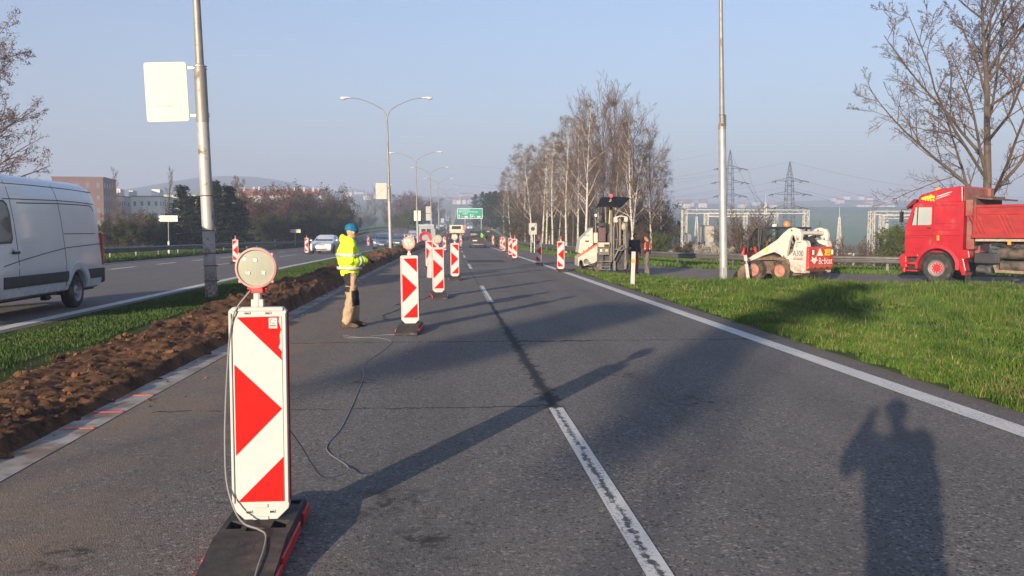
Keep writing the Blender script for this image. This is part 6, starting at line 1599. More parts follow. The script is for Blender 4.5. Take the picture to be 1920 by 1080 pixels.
# the worker in the yellow jacket
def tf(c):  # black knee pads and pocket panels
    z = c.z
    if .36 < z < .62 and c.x > .0: return 1
    if .70 < z < .95 and c.x < -.015 and abs(c.y) > .05: return 1
    if .60 < z < .69 and c.x < -.03: return 1
    return 0
p = at(657, 613)
person('worker in fluorescent yellow jacket and blue knitted hat, looking at his hands', (p.x, p.y, 0), R(14),
       dict(pel=(0, 0, .93), waist=(-.02, 0, 1.08), chest=(-.025, 0, 1.29), nb=(-.01, 0, 1.46), head=(.045, .015, 1.60), yaw=R(22), pitch=R(14), shL=(0, .19, 1.42), elL=(.03, .24, 1.13), wrL=(.27, .10, 1.13), shR=(-.01, -.20, 1.41), elR=(-.02, -.26, 1.12), wrR=(.25, -.09, 1.12),
            hipL=(0, .095, .91), knL=(.09, .10, .49), anL=(.085, .12, .085), hipR=(0, -.095, .91), knR=(.0, -.12, .49), anR=(-.085, -.13, .085), toeL=.1, toeR=-.15, palm=(0, 0, -1), curl=.55),
       M_HIVIS, M_BEIGE, 1.74, .011, hat=M_BEANIE, gloves=M_BLKCL, bands=True, fat=1.36, trouser_fn=tf)
# two men talking behind the milling machine
p = atd(1189, 36.4); person('man in navy jacket and red trousers standing beside the milling machine', p, R(-75),
       dict(elL=(-.05, .26, 1.15), wrL=(.02, .26, .9), elR=(-.05, -.26, 1.15), wrR=(.02, -.26, .9), yaw=R(-15), pitch=R(20), head=(.05, 0, 1.61)), M_NAVY, M_REDTR, 1.72, .014, skin=M_SKIN2, boots=M_BLKCL)
p = atd(1214, 36.6); person('man in orange vest and grey trousers facing the man in navy', p, R(165),
       dict(elR=(-.04, -.25, 1.13), wrR=(.10, -.24, .92), elL=(.0, .26, 1.14), wrL=(.22, .20, 1.0), yaw=R(5), pitch=R(15), head=(.045, 0, 1.62), knL=(.03, .1, .5), anL=(-.05, .11, .09), anR=(.05, -.11, .09), knR=(.05, -.1, .5)), M_DKRED, M_GREYTR, 1.70, .014, skin=M_SKIN2, vest=M_ORANGE, boots=M_BLKCL)
# the bent-over man in coral and the one behind the loader
p = at(1402, 522); person('bent-over worker in coral red working with a tool left of the loader', atd(1404, p.y + 3.0), R(-100),
       dict(pel=(-.12, 0, .92), waist=(.0, 0, 1.03), chest=(.2, 0, 1.14), nb=(.36, 0, 1.20), head=(.50, 0, 1.17), pitch=R(50), shL=(.28, .2, 1.17), elL=(.3, .30, .9), wrL=(.38, .16, .68), shR=(.28, -.2, 1.17), elR=(.3, -.32, .92), wrR=(.40, -.12, .72), hipL=(-.1, .1, .9), hipR=(-.1, -.1, .9), knL=(.02, .13, .5), knR=(.02, -.13, .5), anL=(-.08, .16, .09), anR=(-.08, -.16, .09)), M_CORAL, M_CORAL, 1.75, .014, skin=M_SKIN2, boots=M_BLKCL)
p = at(1437, 520); person('worker in orange vest standing behind the loader bucket', atd(1442, p.y + 3.4), R(-20),
       dict(wrL=(.25, .2, 1.1), elL=(.02, .27, 1.14), wrR=(.25, -.2, 1.05), yaw=R(20), pitch=R(25)), M_NAVY, M_NAVY, 1.72, .014, skin=M_SKIN2, vest=M_ORANGE, boots=M_BLKCL)
# shovel of the bent-over man
p = atd(1398, at(1402, 522).y + 2.9); y0 = p.y
mb = MB(); mb.tube([(p.x - .1, y0 - .35, gz(p.x, y0) + .95), (p.x + .05, y0 - .45, gz(p.x, y0) + .12)], .018, 8); mb.box((p.x + .07, y0 - .47, gz(p.x, y0) + .1), (.24, .03, .3), (.3, .1, 0)); tag(mb.build('shovel', M_STEEL), 'shovel held by the bent-over worker in coral red', 'shovel')
# far group by the cabin
for px, d, col, lab in ((838.5, 118, M_DKRED, 'distant worker in dark red by the cabin'), (843.5, 121, M_NAVY, 'distant worker in dark blue by the parked lorry')):
    p = on_road(px, d); person(lab, (p.x, p.y, p.z), R(-90), {}, col, M_NAVY, 1.75, .03, boots=M_BLKCL)
# the photographer, whose shadow lies on the road
person('person holding up a phone to take the photograph', (-.08, -.38, 0), R(90),
       dict(elL=(.20, .29, 1.24), wrL=(.24, .12, 1.53), shL=(.0, .20, 1.44), elR=(.20, -.29, 1.24), wrR=(.26, -.10, 1.53), shR=(.0, -.2, 1.44), palm=(1, 0, 0), curl=.2, head=(.02, 0, 1.64)), M_NAVY, M_NAVY, 1.74, .02, fat=1.35)
# ------------------------------------------------------------------ trees
M_BARK = P('grey_brown_bark', (.085, .062, .045), .9, var=.3, sc=5, bump=.6, bsc=12, bd=.03, stretch=(1, 1, .3))
M_TWIG = P('brown_twigs', (.115, .066, .045), .9, var=.25, sc=2); M_TWIGR = P('reddish_twigs', (.135, .082, .064), .9, var=.25, sc=2)
def birch_mat():
    m, nt, b = new_mat('birch_bark'); g = G(nt); v = g.obj()
    k = g.step(g.noise(g.vmul(v, (1, 1, 3.2)), 3.2, 5, .7), .53, .6)
    g.put(b.inputs['Base Color'], g.mix(k, (.46, .42, .36), (.045, .04, .035))); b.inputs['Roughness'].default_value = .8; return m
M_BIRCH = birch_mat()
def leaf_mat(name, lo, hi, sc=.8, tr=.25):
    m, nt, b = new_mat(name); g = G(nt); v = g.obj()
    c = g.mix(g.step(g.noise(v, sc, 4, .7), .34, .66), lo, hi); c = g.mix(g.step(g.noise(v, sc * 7, 3, .6), .5, .75, 0, .6), c, hi)
    g.put(b.inputs['Base Color'], c); b.inputs['Roughness'].default_value = .8; b.inputs['Specular IOR Level'].default_value = .15
    t = nt.nodes.new('ShaderNodeBsdfTranslucent'); g.put(t.inputs['Color'], c); mx = nt.nodes.new('ShaderNodeMixShader'); mx.inputs[0].default_value = tr
    g.L.new(b.outputs[0], mx.inputs[1]); g.L.new(t.outputs[0], mx.inputs[2]); g.L.new(mx.outputs[0], nt.nodes['Material Output'].inputs['Surface']); return m
M_PINE = leaf_mat('pine_needles', (.012, .024, .012), (.035, .055, .025)); M_SPRUCE = leaf_mat('spruce_needles', (.010, .022, .014), (.025, .045, .026))
M_OLIVE = leaf_mat('young_olive_leaves', (.105, .078, .028), (.17, .125, .045)); M_REDBUD = leaf_mat('reddish_buds', (.10, .048, .042), (.17, .085, .07)); M_BROWNB = leaf_mat('brown_buds', (.075, .055, .035), (.13, .10, .06))
M_GREENL = leaf_mat('spring_leaves', (.05, .075, .02), (.10, .13, .035)); M_BLOSSOM = leaf_mat('white_blossom', (.42, .38, .32), (.66, .62, .54)); M_DKBUSH = leaf_mat('dark_bush_leaves', (.03, .038, .018), (.065, .07, .03))
M_PINKBUD = leaf_mat('pinkish_bud_clusters', (.095, .06, .06), (.18, .105, .105))
class Tree:
    """branches as thin tapered tubes, leaves as small turned triangles; numpy buffers"""
    def __init__(s, seed): s.r = random.Random(seed); s.wood = [[], []]; s.twig = [[], []]; s.leaf = []
    def tube(s, pts, rad, n, buf):
        o = len(buf[0]); k = len(pts); ref = None
        for i, p in enumerate(pts):
            t = (pts[min(i + 1, k - 1)] - pts[max(i - 1, 0)]).normalized()
            if ref is None: ref = t.orthogonal().normalized()
            u = ref - t * ref.dot(t)
            u = u.normalized() if u.length > 1e-6 else t.orthogonal().normalized()
            ref = u; w = t.cross(u)
            for j in range(n):
                a = 2 * PI * j / n; buf[0].append(p + (u * math.cos(a) + w * math.sin(a)) * rad[i])
        for i in range(k - 1):
            for j in range(n): buf[1].append((o + i * n + j, o + i * n + (j + 1) % n, o + (i + 1) * n + (j + 1) % n, o + (i + 1) * n + j))
    def branch(s, p, d, L, r, n, wob, up, taper=.35, segs=6, buf=None):
        pts = [p.copy()]; d = d.normalized(); q = p.copy()
        for i in range(segs):
            d = (d + Vector((s.r.gauss(0, wob), s.r.gauss(0, wob), s.r.gauss(0, wob) + up))).normalized(); q = q + d * L / segs; pts.append(q.copy())
        s.tube(pts, [max(.0085, r * (1 - (1 - taper) * i / segs)) for i in range(segs + 1)], n, buf)
        return pts
    def rdir(s, d, ang):
        a = s.r.random() * 2 * PI; o = d.orthogonal().normalized(); w = d.cross(o); x = o * math.cos(a) + w * math.sin(a)
        return (d * math.cos(ang) + x * math.sin(ang)).normalized()
    def grow(s, p, d, L, r, lv, cfg):
        c = cfg[lv]; buf = s.wood if lv < 2 else s.twig
        pts = s.branch(p, d, L, r, c.get('n', 3), c['wob'], c['up'], c.get('taper', .35), c.get('segs', 5), buf)
        if lv + 1 < len(cfg):
            k = c['kids'] if isinstance(c['kids'], int) else s.r.randint(*c['kids'])
            for i in range(k):
                t = c.get('t0', .25) + (1 - c.get('t0', .25)) * (i + s.r.random()) / k; x = t * (len(pts) - 1); j = min(len(pts) - 2, int(x))
                q = pts[j].lerp(pts[j + 1], x - j); dd = (pts[j + 1] - pts[j]).normalized()
                sh = c.get('shape', lambda t: 1 - .55 * t)(t)
                s.grow(q, s.rdir(dd, R(s.r.uniform(*c['ang']))), L * c['ratio'] * sh * s.r.uniform(.7, 1.2), r * (1 - .6 * t) * c.get('rr', .5), lv + 1, cfg)
        if 'leaf' in c:
            for i in range(c['leaf']):
                x = s.r.random() * (len(pts) - 1); j = min(len(pts) - 2, int(x)); s.leaf.append(pts[j].lerp(pts[j + 1], x - j) + Vector((s.r.gauss(0, 1), s.r.gauss(0, 1), s.r.gauss(0, 1))) * c.get('spread', .06))
    def leaves(s, size, mat, name, parent, extra=None):
        P_ = np.array([tuple(p) for p in s.leaf] if extra is None else extra); n = len(P_); rg = np.random.default_rng(s.r.randint(0, 9999))
        a = rg.normal(size=(n, 3)); a /= np.linalg.norm(a, axis=1)[:, None]; b = np.cross(a, rg.normal(size=(n, 3))); b /= np.linalg.norm(b, axis=1)[:, None]
        sz = size * rg.uniform(.5, 1.4, (n, 1)); V = np.stack([P_ - a * sz * .5, P_ + b * sz * .45, P_ + a * sz * .6], 1).reshape(-1, 3)
        return np_mesh(name, V, np.arange(3 * n).reshape(-1, 3), mat, parent)
    def buf(s, buf, name, mat, parent):
        return np_mesh(name, np.array([tuple(p) for p in buf[0]]), np.array(buf[1]), mat, parent, True)
def place_tree(src, pos, h, rz, label, cat='tree', group=None, name=None):
    """first use moves the original, afterwards copies (with their parts)"""
    o = src if src.name not in _used else copy_tree(src)
    _used[src.name] = 1
    o.location = (pos[0], pos[1], pos[2] - .1); o.rotation_euler = (0, 0, rz); k = h / src['height']; o.scale = (k, k, k)
    return tag(o, label, cat, group)
def bare_tree(name, seed, cfg, H, r, bark, twig, leafm=None, lsize=.1, stems=1, crown_part='crown', lean=0):
    t = Tree(seed)
    for k in range(stems):
        d = Vector((t.r.gauss(0, .05 + .12 * (stems > 1)) + lean, t.r.gauss(0, .05 + .12 * (stems > 1)), 1))
        t.grow(Vector((t.r.gauss(0, .12) * (stems > 1), t.r.gauss(0, .12) * (stems > 1), 0)), d, H * (1 if k == 0 else t.r.uniform(.7, 1)), r, 0, cfg)
    root = empty(name); root['height'] = float(H * 1.0)
    t.buf(t.wood, 'trunk', bark, root)
    cr = t.buf(t.twig, crown_part, twig, root)
    if leafm and t.leaf: t.leaves(lsize, leafm, 'buds' if lsize < .16 else 'foliage', cr)
    return root
# --- tall bare trees with rising branches (the back of the birch group)
cfgA = [dict(wob=.035, up=.05, n=8, segs=10, taper=.12, kids=30, t0=.2, ang=(18, 46), ratio=.44, rr=.36, shape=lambda t: 1.2 - .75 * t),
        dict(wob=.07, up=.10, n=5, segs=6, taper=.2, kids=11, t0=.15, ang=(18, 48), ratio=.45, rr=.45), dict(wob=.10, up=.10, n=3, segs=4, taper=.3, kids=7, t0=.15, ang=(20, 55), ratio=.42, rr=.5), dict(wob=.12, up=.06, n=3, segs=3, taper=.4, kids=0, ang=(0, 1), ratio=0)]
TA = [bare_tree('bare_tree', s_, cfgA, 15, .13, M_BARK, M_TWIGR) for s_ in (11, 12)]
# --- birches: white stems, fine hanging twigs with a first haze of leaves
cfgB = [dict(wob=.03, up=.04, n=8, segs=10, taper=.1, kids=20, t0=.25, ang=(30, 60), ratio=.30, rr=.38, shape=lambda t: 1.2 - .8 * t),
        dict(wob=.08, up=.05, n=5, segs=6, taper=.2, kids=9, t0=.2, ang=(25, 60), ratio=.5, rr=.4), dict(wob=.08, up=-.16, n=3, segs=5, taper=.4, kids=5, t0=.2, ang=(20, 50), ratio=.7, rr=.6, leaf=3, spread=.10), dict(wob=.08, up=-.30, n=3, segs=4, taper=.5, kids=0, ang=(0, 1), ratio=0, leaf=6, spread=.13)]
TB = [bare_tree('birch_tree', s_, cfgB, 12, .12, M_BIRCH, M_TWIGR, M_OLIVE, .062) for s_ in (21, 22, 23)]
place = place_tree
# positions: photo column, distance, height
tall = [(1150, 78, 13.4), (1105, 84, 13.4), (1188, 80, 12.4), (1075, 92, 12.2), (1215, 88, 11.6), (1130, 70, 11.6)]
tl = ['tallest bare tree in the middle of the group, holding bird nests', 'tall bare tree left of the nest tree', 'tall bare tree right of the nest tree', 'bare tree on the left shoulder of the tall group', 'rightmost bare tree of the tall group', 'bare tree rising right behind the milling machine canopy']
for i, ((px, d, h), lab) in enumerate(zip(tall, tl)): place(TA[i % 2], atd(px, d), h, i * 2.1, lab, group='bare trees behind the milling machine')
birch = [(1098, 66, 11.5), (1062, 72, 10.5), (1190, 64, 10.0), (1181, 68, 9.6), (1083, 76, 11), (1036, 84, 11), (1016, 92, 11.6), (1024, 100, 12), (1148, 72, 9.5), (1222, 70, 8.6), (1238, 76, 8.8), (1046, 96, 11.5), (1000, 112, 12.5), (985, 122, 12.8), (972, 132, 12.4), (1008, 128, 13.5), (1125, 80, 9), (958, 150, 11.5)]
bl = ['birch with a bright white stem directly behind the milling machine hood', 'white-stemmed birch left of the milling machine', 'birch with twin white stem right of the canopy', 'birch leaning beside the right white stem', 'birch between the tall group and the square sign', 'birch right of the square sign', 'birch directly behind the square sign', 'slanting birch behind the square sign', 'low birch behind the canopy post', 'drooping birch at the right end of the group', 'last drooping birch beside the substation view', 'birch deeper in the wood behind the square sign', 'birch above the right marker row', 'birch further along the right barrier', 'far birch at the left end of the group', 'birch filling the gap in the left half of the wood', 'birch in the shade of the tall trees', 'farthest birch next to the pines']
for i, ((px, d, h), lab) in enumerate(zip(birch, bl)): place(TB[i % 3], atd(px, d), h, i * 1.7, lab, group='birches along the right barrier')
more = [(1120, 95, 9.5), (1165, 92, 9), (1060, 110, 11), (1030, 116, 11), (1200, 96, 8.5), (995, 140, 12), (1045, 124, 11.5), (1012, 150, 12.5), (975, 160, 12), (945, 175, 11.5)]
for i, (px, d, h) in enumerate(more): place(TB[(i + 1) % 3], atd(px, d), h, i * 2.3, 'one of the birches deeper in the wood behind the front stems', group='birches deeper in the wood')
for i, (px, d, h) in enumerate(((1160, 104, 14), (1100, 110, 13.5), (1010, 118, 11.5), (985, 126, 12))): place(TA[(i + 1) % 2], atd(px, d), h, i * 2.9, 'one of the bare trees in the back row of the wood', group='bare trees in the back row')
# nests
nest = P('dry_nest_twigs', (.07, .06, .04), .95, var=.4)
for px, py, d, lab in ((1145.5, 193, 76, 'highest round bird nest in the bare tree tops'), (1171.5, 235, 77, 'second bird nest, lower on the right of the tree tops'), (1047, 279, 90, 'lowest bird nest on the left of the bare trees')):
    p = Vector((lx(px, d), d, zpix(px, py, d))); t = Tree(int(px)); 
    for k in range(110):
        c = p + Vector((t.r.gauss(0, .16), t.r.gauss(0, .16), t.r.gauss(0, .12))); t.branch(c, Vector((t.r.gauss(0, 1), t.r.gauss(0, 1), t.r.gauss(0, .5))), .45, .012, 3, .3, 0, .5, 3, t.wood)
    tag(t.buf(t.wood, 'bird_nest', nest, None), lab, 'bird nest')
# --- conifers and dense trees
def conifer(name, seed, H, R_, mat, pine=False):
    t = Tree(seed); root = empty(name); root['height'] = float(H)
    pts = t.branch(Vector((0, 0, 0)), Vector((0, 0, 1)), H, H * .018, 7, .015, .02, .1, 8, t.wood)
    for k in range(int(H * 11)):
        z = H * (.08 + .9 * (k / (H * 11))); f = (z / H)
        rad = R_ * ((1 - f) ** .8 + .05) * t.r.uniform(.65, 1.12) if not pine else R_ * (math.sin(min(1, f * 1.08) * PI) ** .6 * .9 + .1) * t.r.uniform(.5, 1.15)
        a = t.r.random() * 2 * PI; d = Vector((math.cos(a), math.sin(a), -.15 if not pine else .35)); b = t.branch(Vector((0, 0, z)), d, rad, .022, 3, .05, .01 if not pine else .07, .4, 4, t.twig)
        for q in range(int(34 if pine else 46)):
            x = (.25 + .75 * t.r.random()) * 4; j = min(3, int(x)); t.leaf.append(b[j].lerp(b[j + 1], x - j) + Vector((t.r.gauss(0, .13), t.r.gauss(0, .13), t.r.gauss(0, .08) - (.05 if not pine else -.03))))
    t.buf(t.wood, 'trunk', M_BARK, root); cr = t.buf(t.twig, 'crown', M_BARK, root); t.leaves(.26 if pine else .24, mat, 'needles', cr)
    return root
TC = [conifer('pine_tree', s_, 9, 2.1, M_PINE, True) for s_ in (31, 32)]; TS = [conifer('spruce_tree', 33, 7, 1.5, M_SPRUCE)]
pines = [(955, 165, 8.5), (942, 178, 8.8), (930, 190, 9.0), (919, 205, 9.2), (948, 190, 9), (936, 215, 9.5), (912, 235, 10), (966, 150, 8.0), (978, 138, 7.4), (925, 250, 11), (905, 275, 12), (892, 330, 13), (916, 300, 12.5)]
for i, (px, d, h) in enumerate(pines):
    lab = ['dark pine nearest the birches', 'dark pine above the far marker boards', 'dark pine right of the green sign', 'dark pine touching the green sign edge'][i] if i < 4 else 'dark pine in the row behind the green sign'
    place(TC[i % 2], atd(px, d), h, i * 1.3, lab, group='dark pines right of the road' if i < 4 else 'pine row behind the green sign')
place(TC[0], atd(1258, 170), 8.5, .4, 'dark pine standing alone left of the substation'); place(TC[1], atd(1272, 176), 8.0, 2.2, 'second dark pine beside the substation gantry')
# --- low rounded bushes and broad trees
def bush(name, seed, H, W, mat, n, lsize, twig=M_TWIG, stems=16, part='foliage'):
    t = Tree(seed); root = empty(name); root['height'] = float(H)
    cf = [dict(wob=.10, up=.03, n=4, segs=5, taper=.3, kids=7, t0=.2, ang=(20, 50), ratio=.5, rr=.5), dict(wob=.13, up=.03, n=3, segs=4, taper=.3, kids=5, t0=.2, ang=(20, 60), ratio=.55, rr=.6), dict(wob=.15, up=.02, n=3, segs=3, taper=.4, kids=3, t0=.2, ang=(20, 60), ratio=.6, rr=.6, leaf=n, spread=.09 * H / 3), dict(wob=.15, up=.02, n=3, segs=2, taper=.5, kids=0, ang=(0, 1), ratio=0, leaf=n, spread=.09 * H / 3)]
    for k in range(stems):
        a = t.r.random() * 2 * PI; q = W / H * t.r.uniform(.1, 1.1); t.grow(Vector((math.cos(a) * .15 * W * t.r.random(), math.sin(a) * .15 * W * t.r.random(), 0)), Vector((math.cos(a) * q, math.sin(a) * q, 1)), H * t.r.uniform(.6, .95), .035 * H / 3, 0, cf)
    t.buf(t.wood, 'stems', M_BARK, root); tw = t.buf(t.twig, 'crown', twig, root)
    if n: t.leaves(lsize, mat, part, tw)
    return root
B_BARE = bush('bare_bush', 41, 3, 2.2, None, 0, .1, M_TWIG, 16); B_RED = bush('reddish_tree', 42, 6, 5, M_REDBUD, 3, .17, M_TWIGR, 14); B_BRN = bush('brown_tree', 43, 6, 5, M_BROWNB, 3, .19, M_TWIG, 14)
B_DK = bush('dark_bush', 44, 4, 3.6, M_DKBUSH, 6, .15, M_TWIG, 16); B_GRN = bush('green_bush', 45, 4, 3.6, M_GREENL, 6, .15, M_TWIG, 14); B_WHT = bush('blossoming_bush', 46, 2.6, 2.6, M_BLOSSOM, 5, .07, M_TWIG, 12)
# far left edge of the opposite road: what stands behind the barrier
lefts = [(TS[0], 345, 84, 6.2, 'spruce right behind the white arrow signs'), (TS[0], 362, 88, 5.4, 'small spruce left of the near lamp post'), (TS[0], 405, 86, 6.8, 'dark spruce just right of the near lamp post'), (TS[0], 432, 88, 6.4, 'dark spruce above the small marker on the opposite road'), (TS[0], 455, 92, 5.2, 'low dark spruce at the right end of the spruces'), (TS[0], 378, 90, 5.6, 'dark spruce behind the near lamp post'), (TS[0], 418, 95, 6.0, 'spruce at the back of the dark group'),
         (B_BRN, 235, 78, 3.7, 'brown tree right behind the white van roof'), (B_BRN, 260, 92, 3.9, 'brown bushy tree in front of the white flats'), (B_DK, 285, 86, 3.4, 'dark bush below the white flats'), (B_DK, 250, 80, 3.0, 'dark bush by the barrier behind the van'), (B_DK, 315, 84, 3.0, 'dark bush under the white arrow signs'), (B_DK, 225, 74, 2.8, 'dark bush just behind the van rear'),
         (B_RED, 480, 110, 7.0, 'reddish tree below the red roofs'), (B_RED, 512, 118, 8.2, 'tall reddish tree in the middle of the left thicket'), (B_BRN, 545, 122, 8.3, 'brown tree above the lower arrow sign'), (B_RED, 572, 128, 8.2, 'reddish tree left of the white saloon car'), (B_BRN, 600, 132, 8.4, 'brown tree above the white saloon car'), (B_BRN, 628, 140, 7.4, 'brown rounded tree behind the worker in yellow'), (B_DK, 500, 105, 4.0, 'dark bush at the foot of the reddish trees'), (B_DK, 530, 108, 4.4, 'dark bush behind the lower arrow sign'), (B_DK, 560, 112, 4.4, 'dark bush left behind the white saloon car'), (B_DK, 590, 116, 4.6, 'dark bush directly behind the white saloon car'), (B_DK, 620, 122, 5.0, 'dark bush left of the worker in yellow'), (B_DK, 645, 128, 4.6, 'dark bush at the right end of the left thicket'),
         (B_GRN, 768, 200, 5.5, 'light green bush left of the cabin'), (B_GRN, 752, 205, 4.2, 'smaller green bush behind the dark cars')]
for i, (src, px, d, h, lab) in enumerate(lefts):
    o = place(src, atd(px, d), h, i * 1.9, lab, 'tree' if h > 4.5 else 'bush', 'trees beyond the opposite road')
    if src is TS[0]: o.scale = (o.scale.z * 1.75, o.scale.z * 1.75, o.scale.z)
cfgP = [dict(wob=.02, up=.05, n=6, segs=10, taper=.1, kids=34, t0=.12, ang=(14, 30), ratio=.24, rr=.35, shape=lambda t: 1.1 - .75 * t), dict(wob=.06, up=.10, n=3, segs=4, taper=.3, kids=6, t0=.2, ang=(15, 40), ratio=.5, rr=.5), dict(wob=.08, up=.06, n=3, segs=3, taper=.4, kids=3, t0=.2, ang=(15, 40), ratio=.5, rr=.6, leaf=2, spread=.06), dict(wob=.1, up=.05, n=3, segs=2, taper=.5, kids=0, ang=(0, 1), ratio=0, leaf=2, spread=.06)]
TP = bare_tree('poplar_tree', 51, cfgP, 9, .09, M_BARK, M_TWIGR, M_REDBUD, .05)
for i, (px, d, h, lab) in enumerate(((318, 96, 8.2, 'slender bare poplar above the white arrow signs'), (226, 90, 7.6, 'thin bare tree above the van rear'), (1541, 190, 8.6, 'slender bare tree right of the second pylon'))): place(TP, atd(px, d), h, i, lab)
cfgW = [dict(wob=.05, up=.03, n=7, segs=7, taper=.2, kids=14, t0=.3, ang=(25, 55), ratio=.45, rr=.4), dict(wob=.08, up=.04, n=4, segs=5, taper=.25, kids=9, t0=.3, ang=(25, 60), ratio=.5, rr=.5), dict(wob=.06, up=-.35, n=3, segs=5, taper=.5, kids=4, t0=.1, ang=(15, 40), ratio=.9, rr=.7, leaf=12, spread=.08), dict(wob=.05, up=-.5, n=3, segs=4, taper=.5, kids=0, ang=(0, 1), ratio=0, leaf=14, spread=.07)]
TW = bare_tree('weeping_birch', 52, cfgW, 8, .13, M_BARK, M_TWIG, M_OLIVE, .085)
place(TW, atd(428, 105), 7.4, 0, 'weeping olive-green tree above the spruces right of the near lamp post')
for i, (px, d, h) in enumerate(((705, 260, 11), (690, 270, 10), (722, 250, 10.5))): place(TA[0], atd(px, d), h, i * 2, 'bare hazy trees behind the second lamp post', group='bare hazy trees on the left')
for i, (px, d, h) in enumerate(((775, 300, 13.5), (760, 310, 13), (790, 320, 12.5))): place(B_RED, atd(px, d), h, i * 2, 'rounded bare hazy tree beyond the third lamp post', group='rounded hazy trees beyond the lamp posts')
for i, (px, d, h) in enumerate(((655, 300, 6), (670, 330, 7), (740, 350, 7), (805, 420, 9), (815, 500, 10), (640, 260, 5), (735, 330, 6), (690, 380, 7))): place(B_BRN, atd(px, d), h, i * 2, 'one of the hazy trees below the far hill', group='hazy trees below the far hill')
# right side: bare bushes along the ramp barrier, blossom, understory
rights = [(B_BARE, 1398, 62, 4.2, 'bare bush left of the loader cab'), (B_BARE, 1422, 68, 3.6, 'bare bush behind the open loader door'), (B_BARE, 1375, 66, 3.4, 'bare bush right of the single lamp post'), (B_BARE, 1640, 52, 2.4, 'low bare bush left of the lorry bush'), (B_BARE, 1612, 56, 2.2, 'low bare bush right of the loader'), (B_GRN, 1688, 47, 3.0, 'leafy bush right in front of the lorry cab'), (B_BARE, 1668, 49, 2.6, 'bare bush beside the leafy bush at the lorry'), (B_WHT, 1332, 60, 1.5, 'white blossoming bush left of the single lamp post'), (B_WHT, 1315, 62, 1.2, 'lower white blossoming bush at the barrier'), (B_WHT, 1350, 58, 1.3, 'white blossoming bush behind the single lamp post'),
          (B_GRN, 1238, 66, 2.2, 'olive bush right of the two talking men'), (B_BRN, 1225, 74, 3.4, 'brown bushy tree behind the two talking men'), (B_BARE, 1570, 60, 2.8, 'bare bush behind the loader rear'), (B_BARE, 1900, 44, 3.6, 'bare bush behind the lorry body')]
for i, (src, px, d, h, lab) in enumerate(rights): place(src, atd(px, d), h, i * 1.9, lab, 'bush', 'bushes along the ramp barrier')
for i, px in enumerate((975, 992, 1012, 1030, 1052, 1075, 1095, 1120, 1145, 1170, 1200, 1218)):
    d = 128 - i * 3.6; place((B_BRN, B_DK, B_BRN)[i % 3], atd(px, d), 4.2 + (i % 3) * .9, i * 1.4, 'one of the brown shrubs under the birches', 'bush', 'undergrowth below the birches')
# --- the big bare tree behind the lorry and the one at the left edge
cfgM = [dict(wob=.03, up=.04, n=10, segs=12, taper=.15, kids=24, t0=.15, ang=(32, 62), ratio=.62, rr=.42, shape=lambda t: 1.25 - .8 * t),
        dict(wob=.07, up=.06, n=6, segs=8, taper=.2, kids=11, t0=.2, ang=(25, 55), ratio=.42, rr=.45), dict(wob=.11, up=.06, n=4, segs=5, taper=.3, kids=9, t0=.15, ang=(25, 60), ratio=.42, rr=.5), dict(wob=.15, up=.05, n=3, segs=4, taper=.4, kids=8, t0=.2, ang=(25, 70), ratio=.40, rr=.6), dict(wob=.2, up=.04, n=3, segs=2, taper=.5, kids=0, ang=(0, 1), ratio=0, leaf=1, spread=.02)]
big = bare_tree('bare_tree', 64, cfgM, 15, .26, M_BARK, M_TWIG, M_BROWNB, .05)
place(big, atd(1846, 46), 16.5, 2.0, 'big bare branching tree rising behind the red lorry')
cfgL = [dict(wob=.04, up=.03, n=8, segs=8, taper=.2, kids=20, t0=.2, ang=(35, 70), ratio=.62, rr=.5, shape=lambda t: 1.1 - .5 * t), dict(wob=.10, up=.03, n=5, segs=7, taper=.2, kids=10, t0=.2, ang=(25, 60), ratio=.45, rr=.45), dict(wob=.13, up=.05, n=3, segs=5, taper=.3, kids=7, t0=.15, ang=(25, 60), ratio=.45, rr=.5, leaf=1, spread=.06), dict(wob=.16, up=.07, n=3, segs=3, taper=.4, kids=0, ang=(0, 1), ratio=0, leaf=7, spread=.08)]
lt = bare_tree('budding_tree', 71, cfgL, 10, .2, M_BARK, M_TWIG, M_PINKBUD, .10)
place(lt, atd(-112, 50), 11.0, .6, 'dark tree with pinkish buds at the left edge above the van')

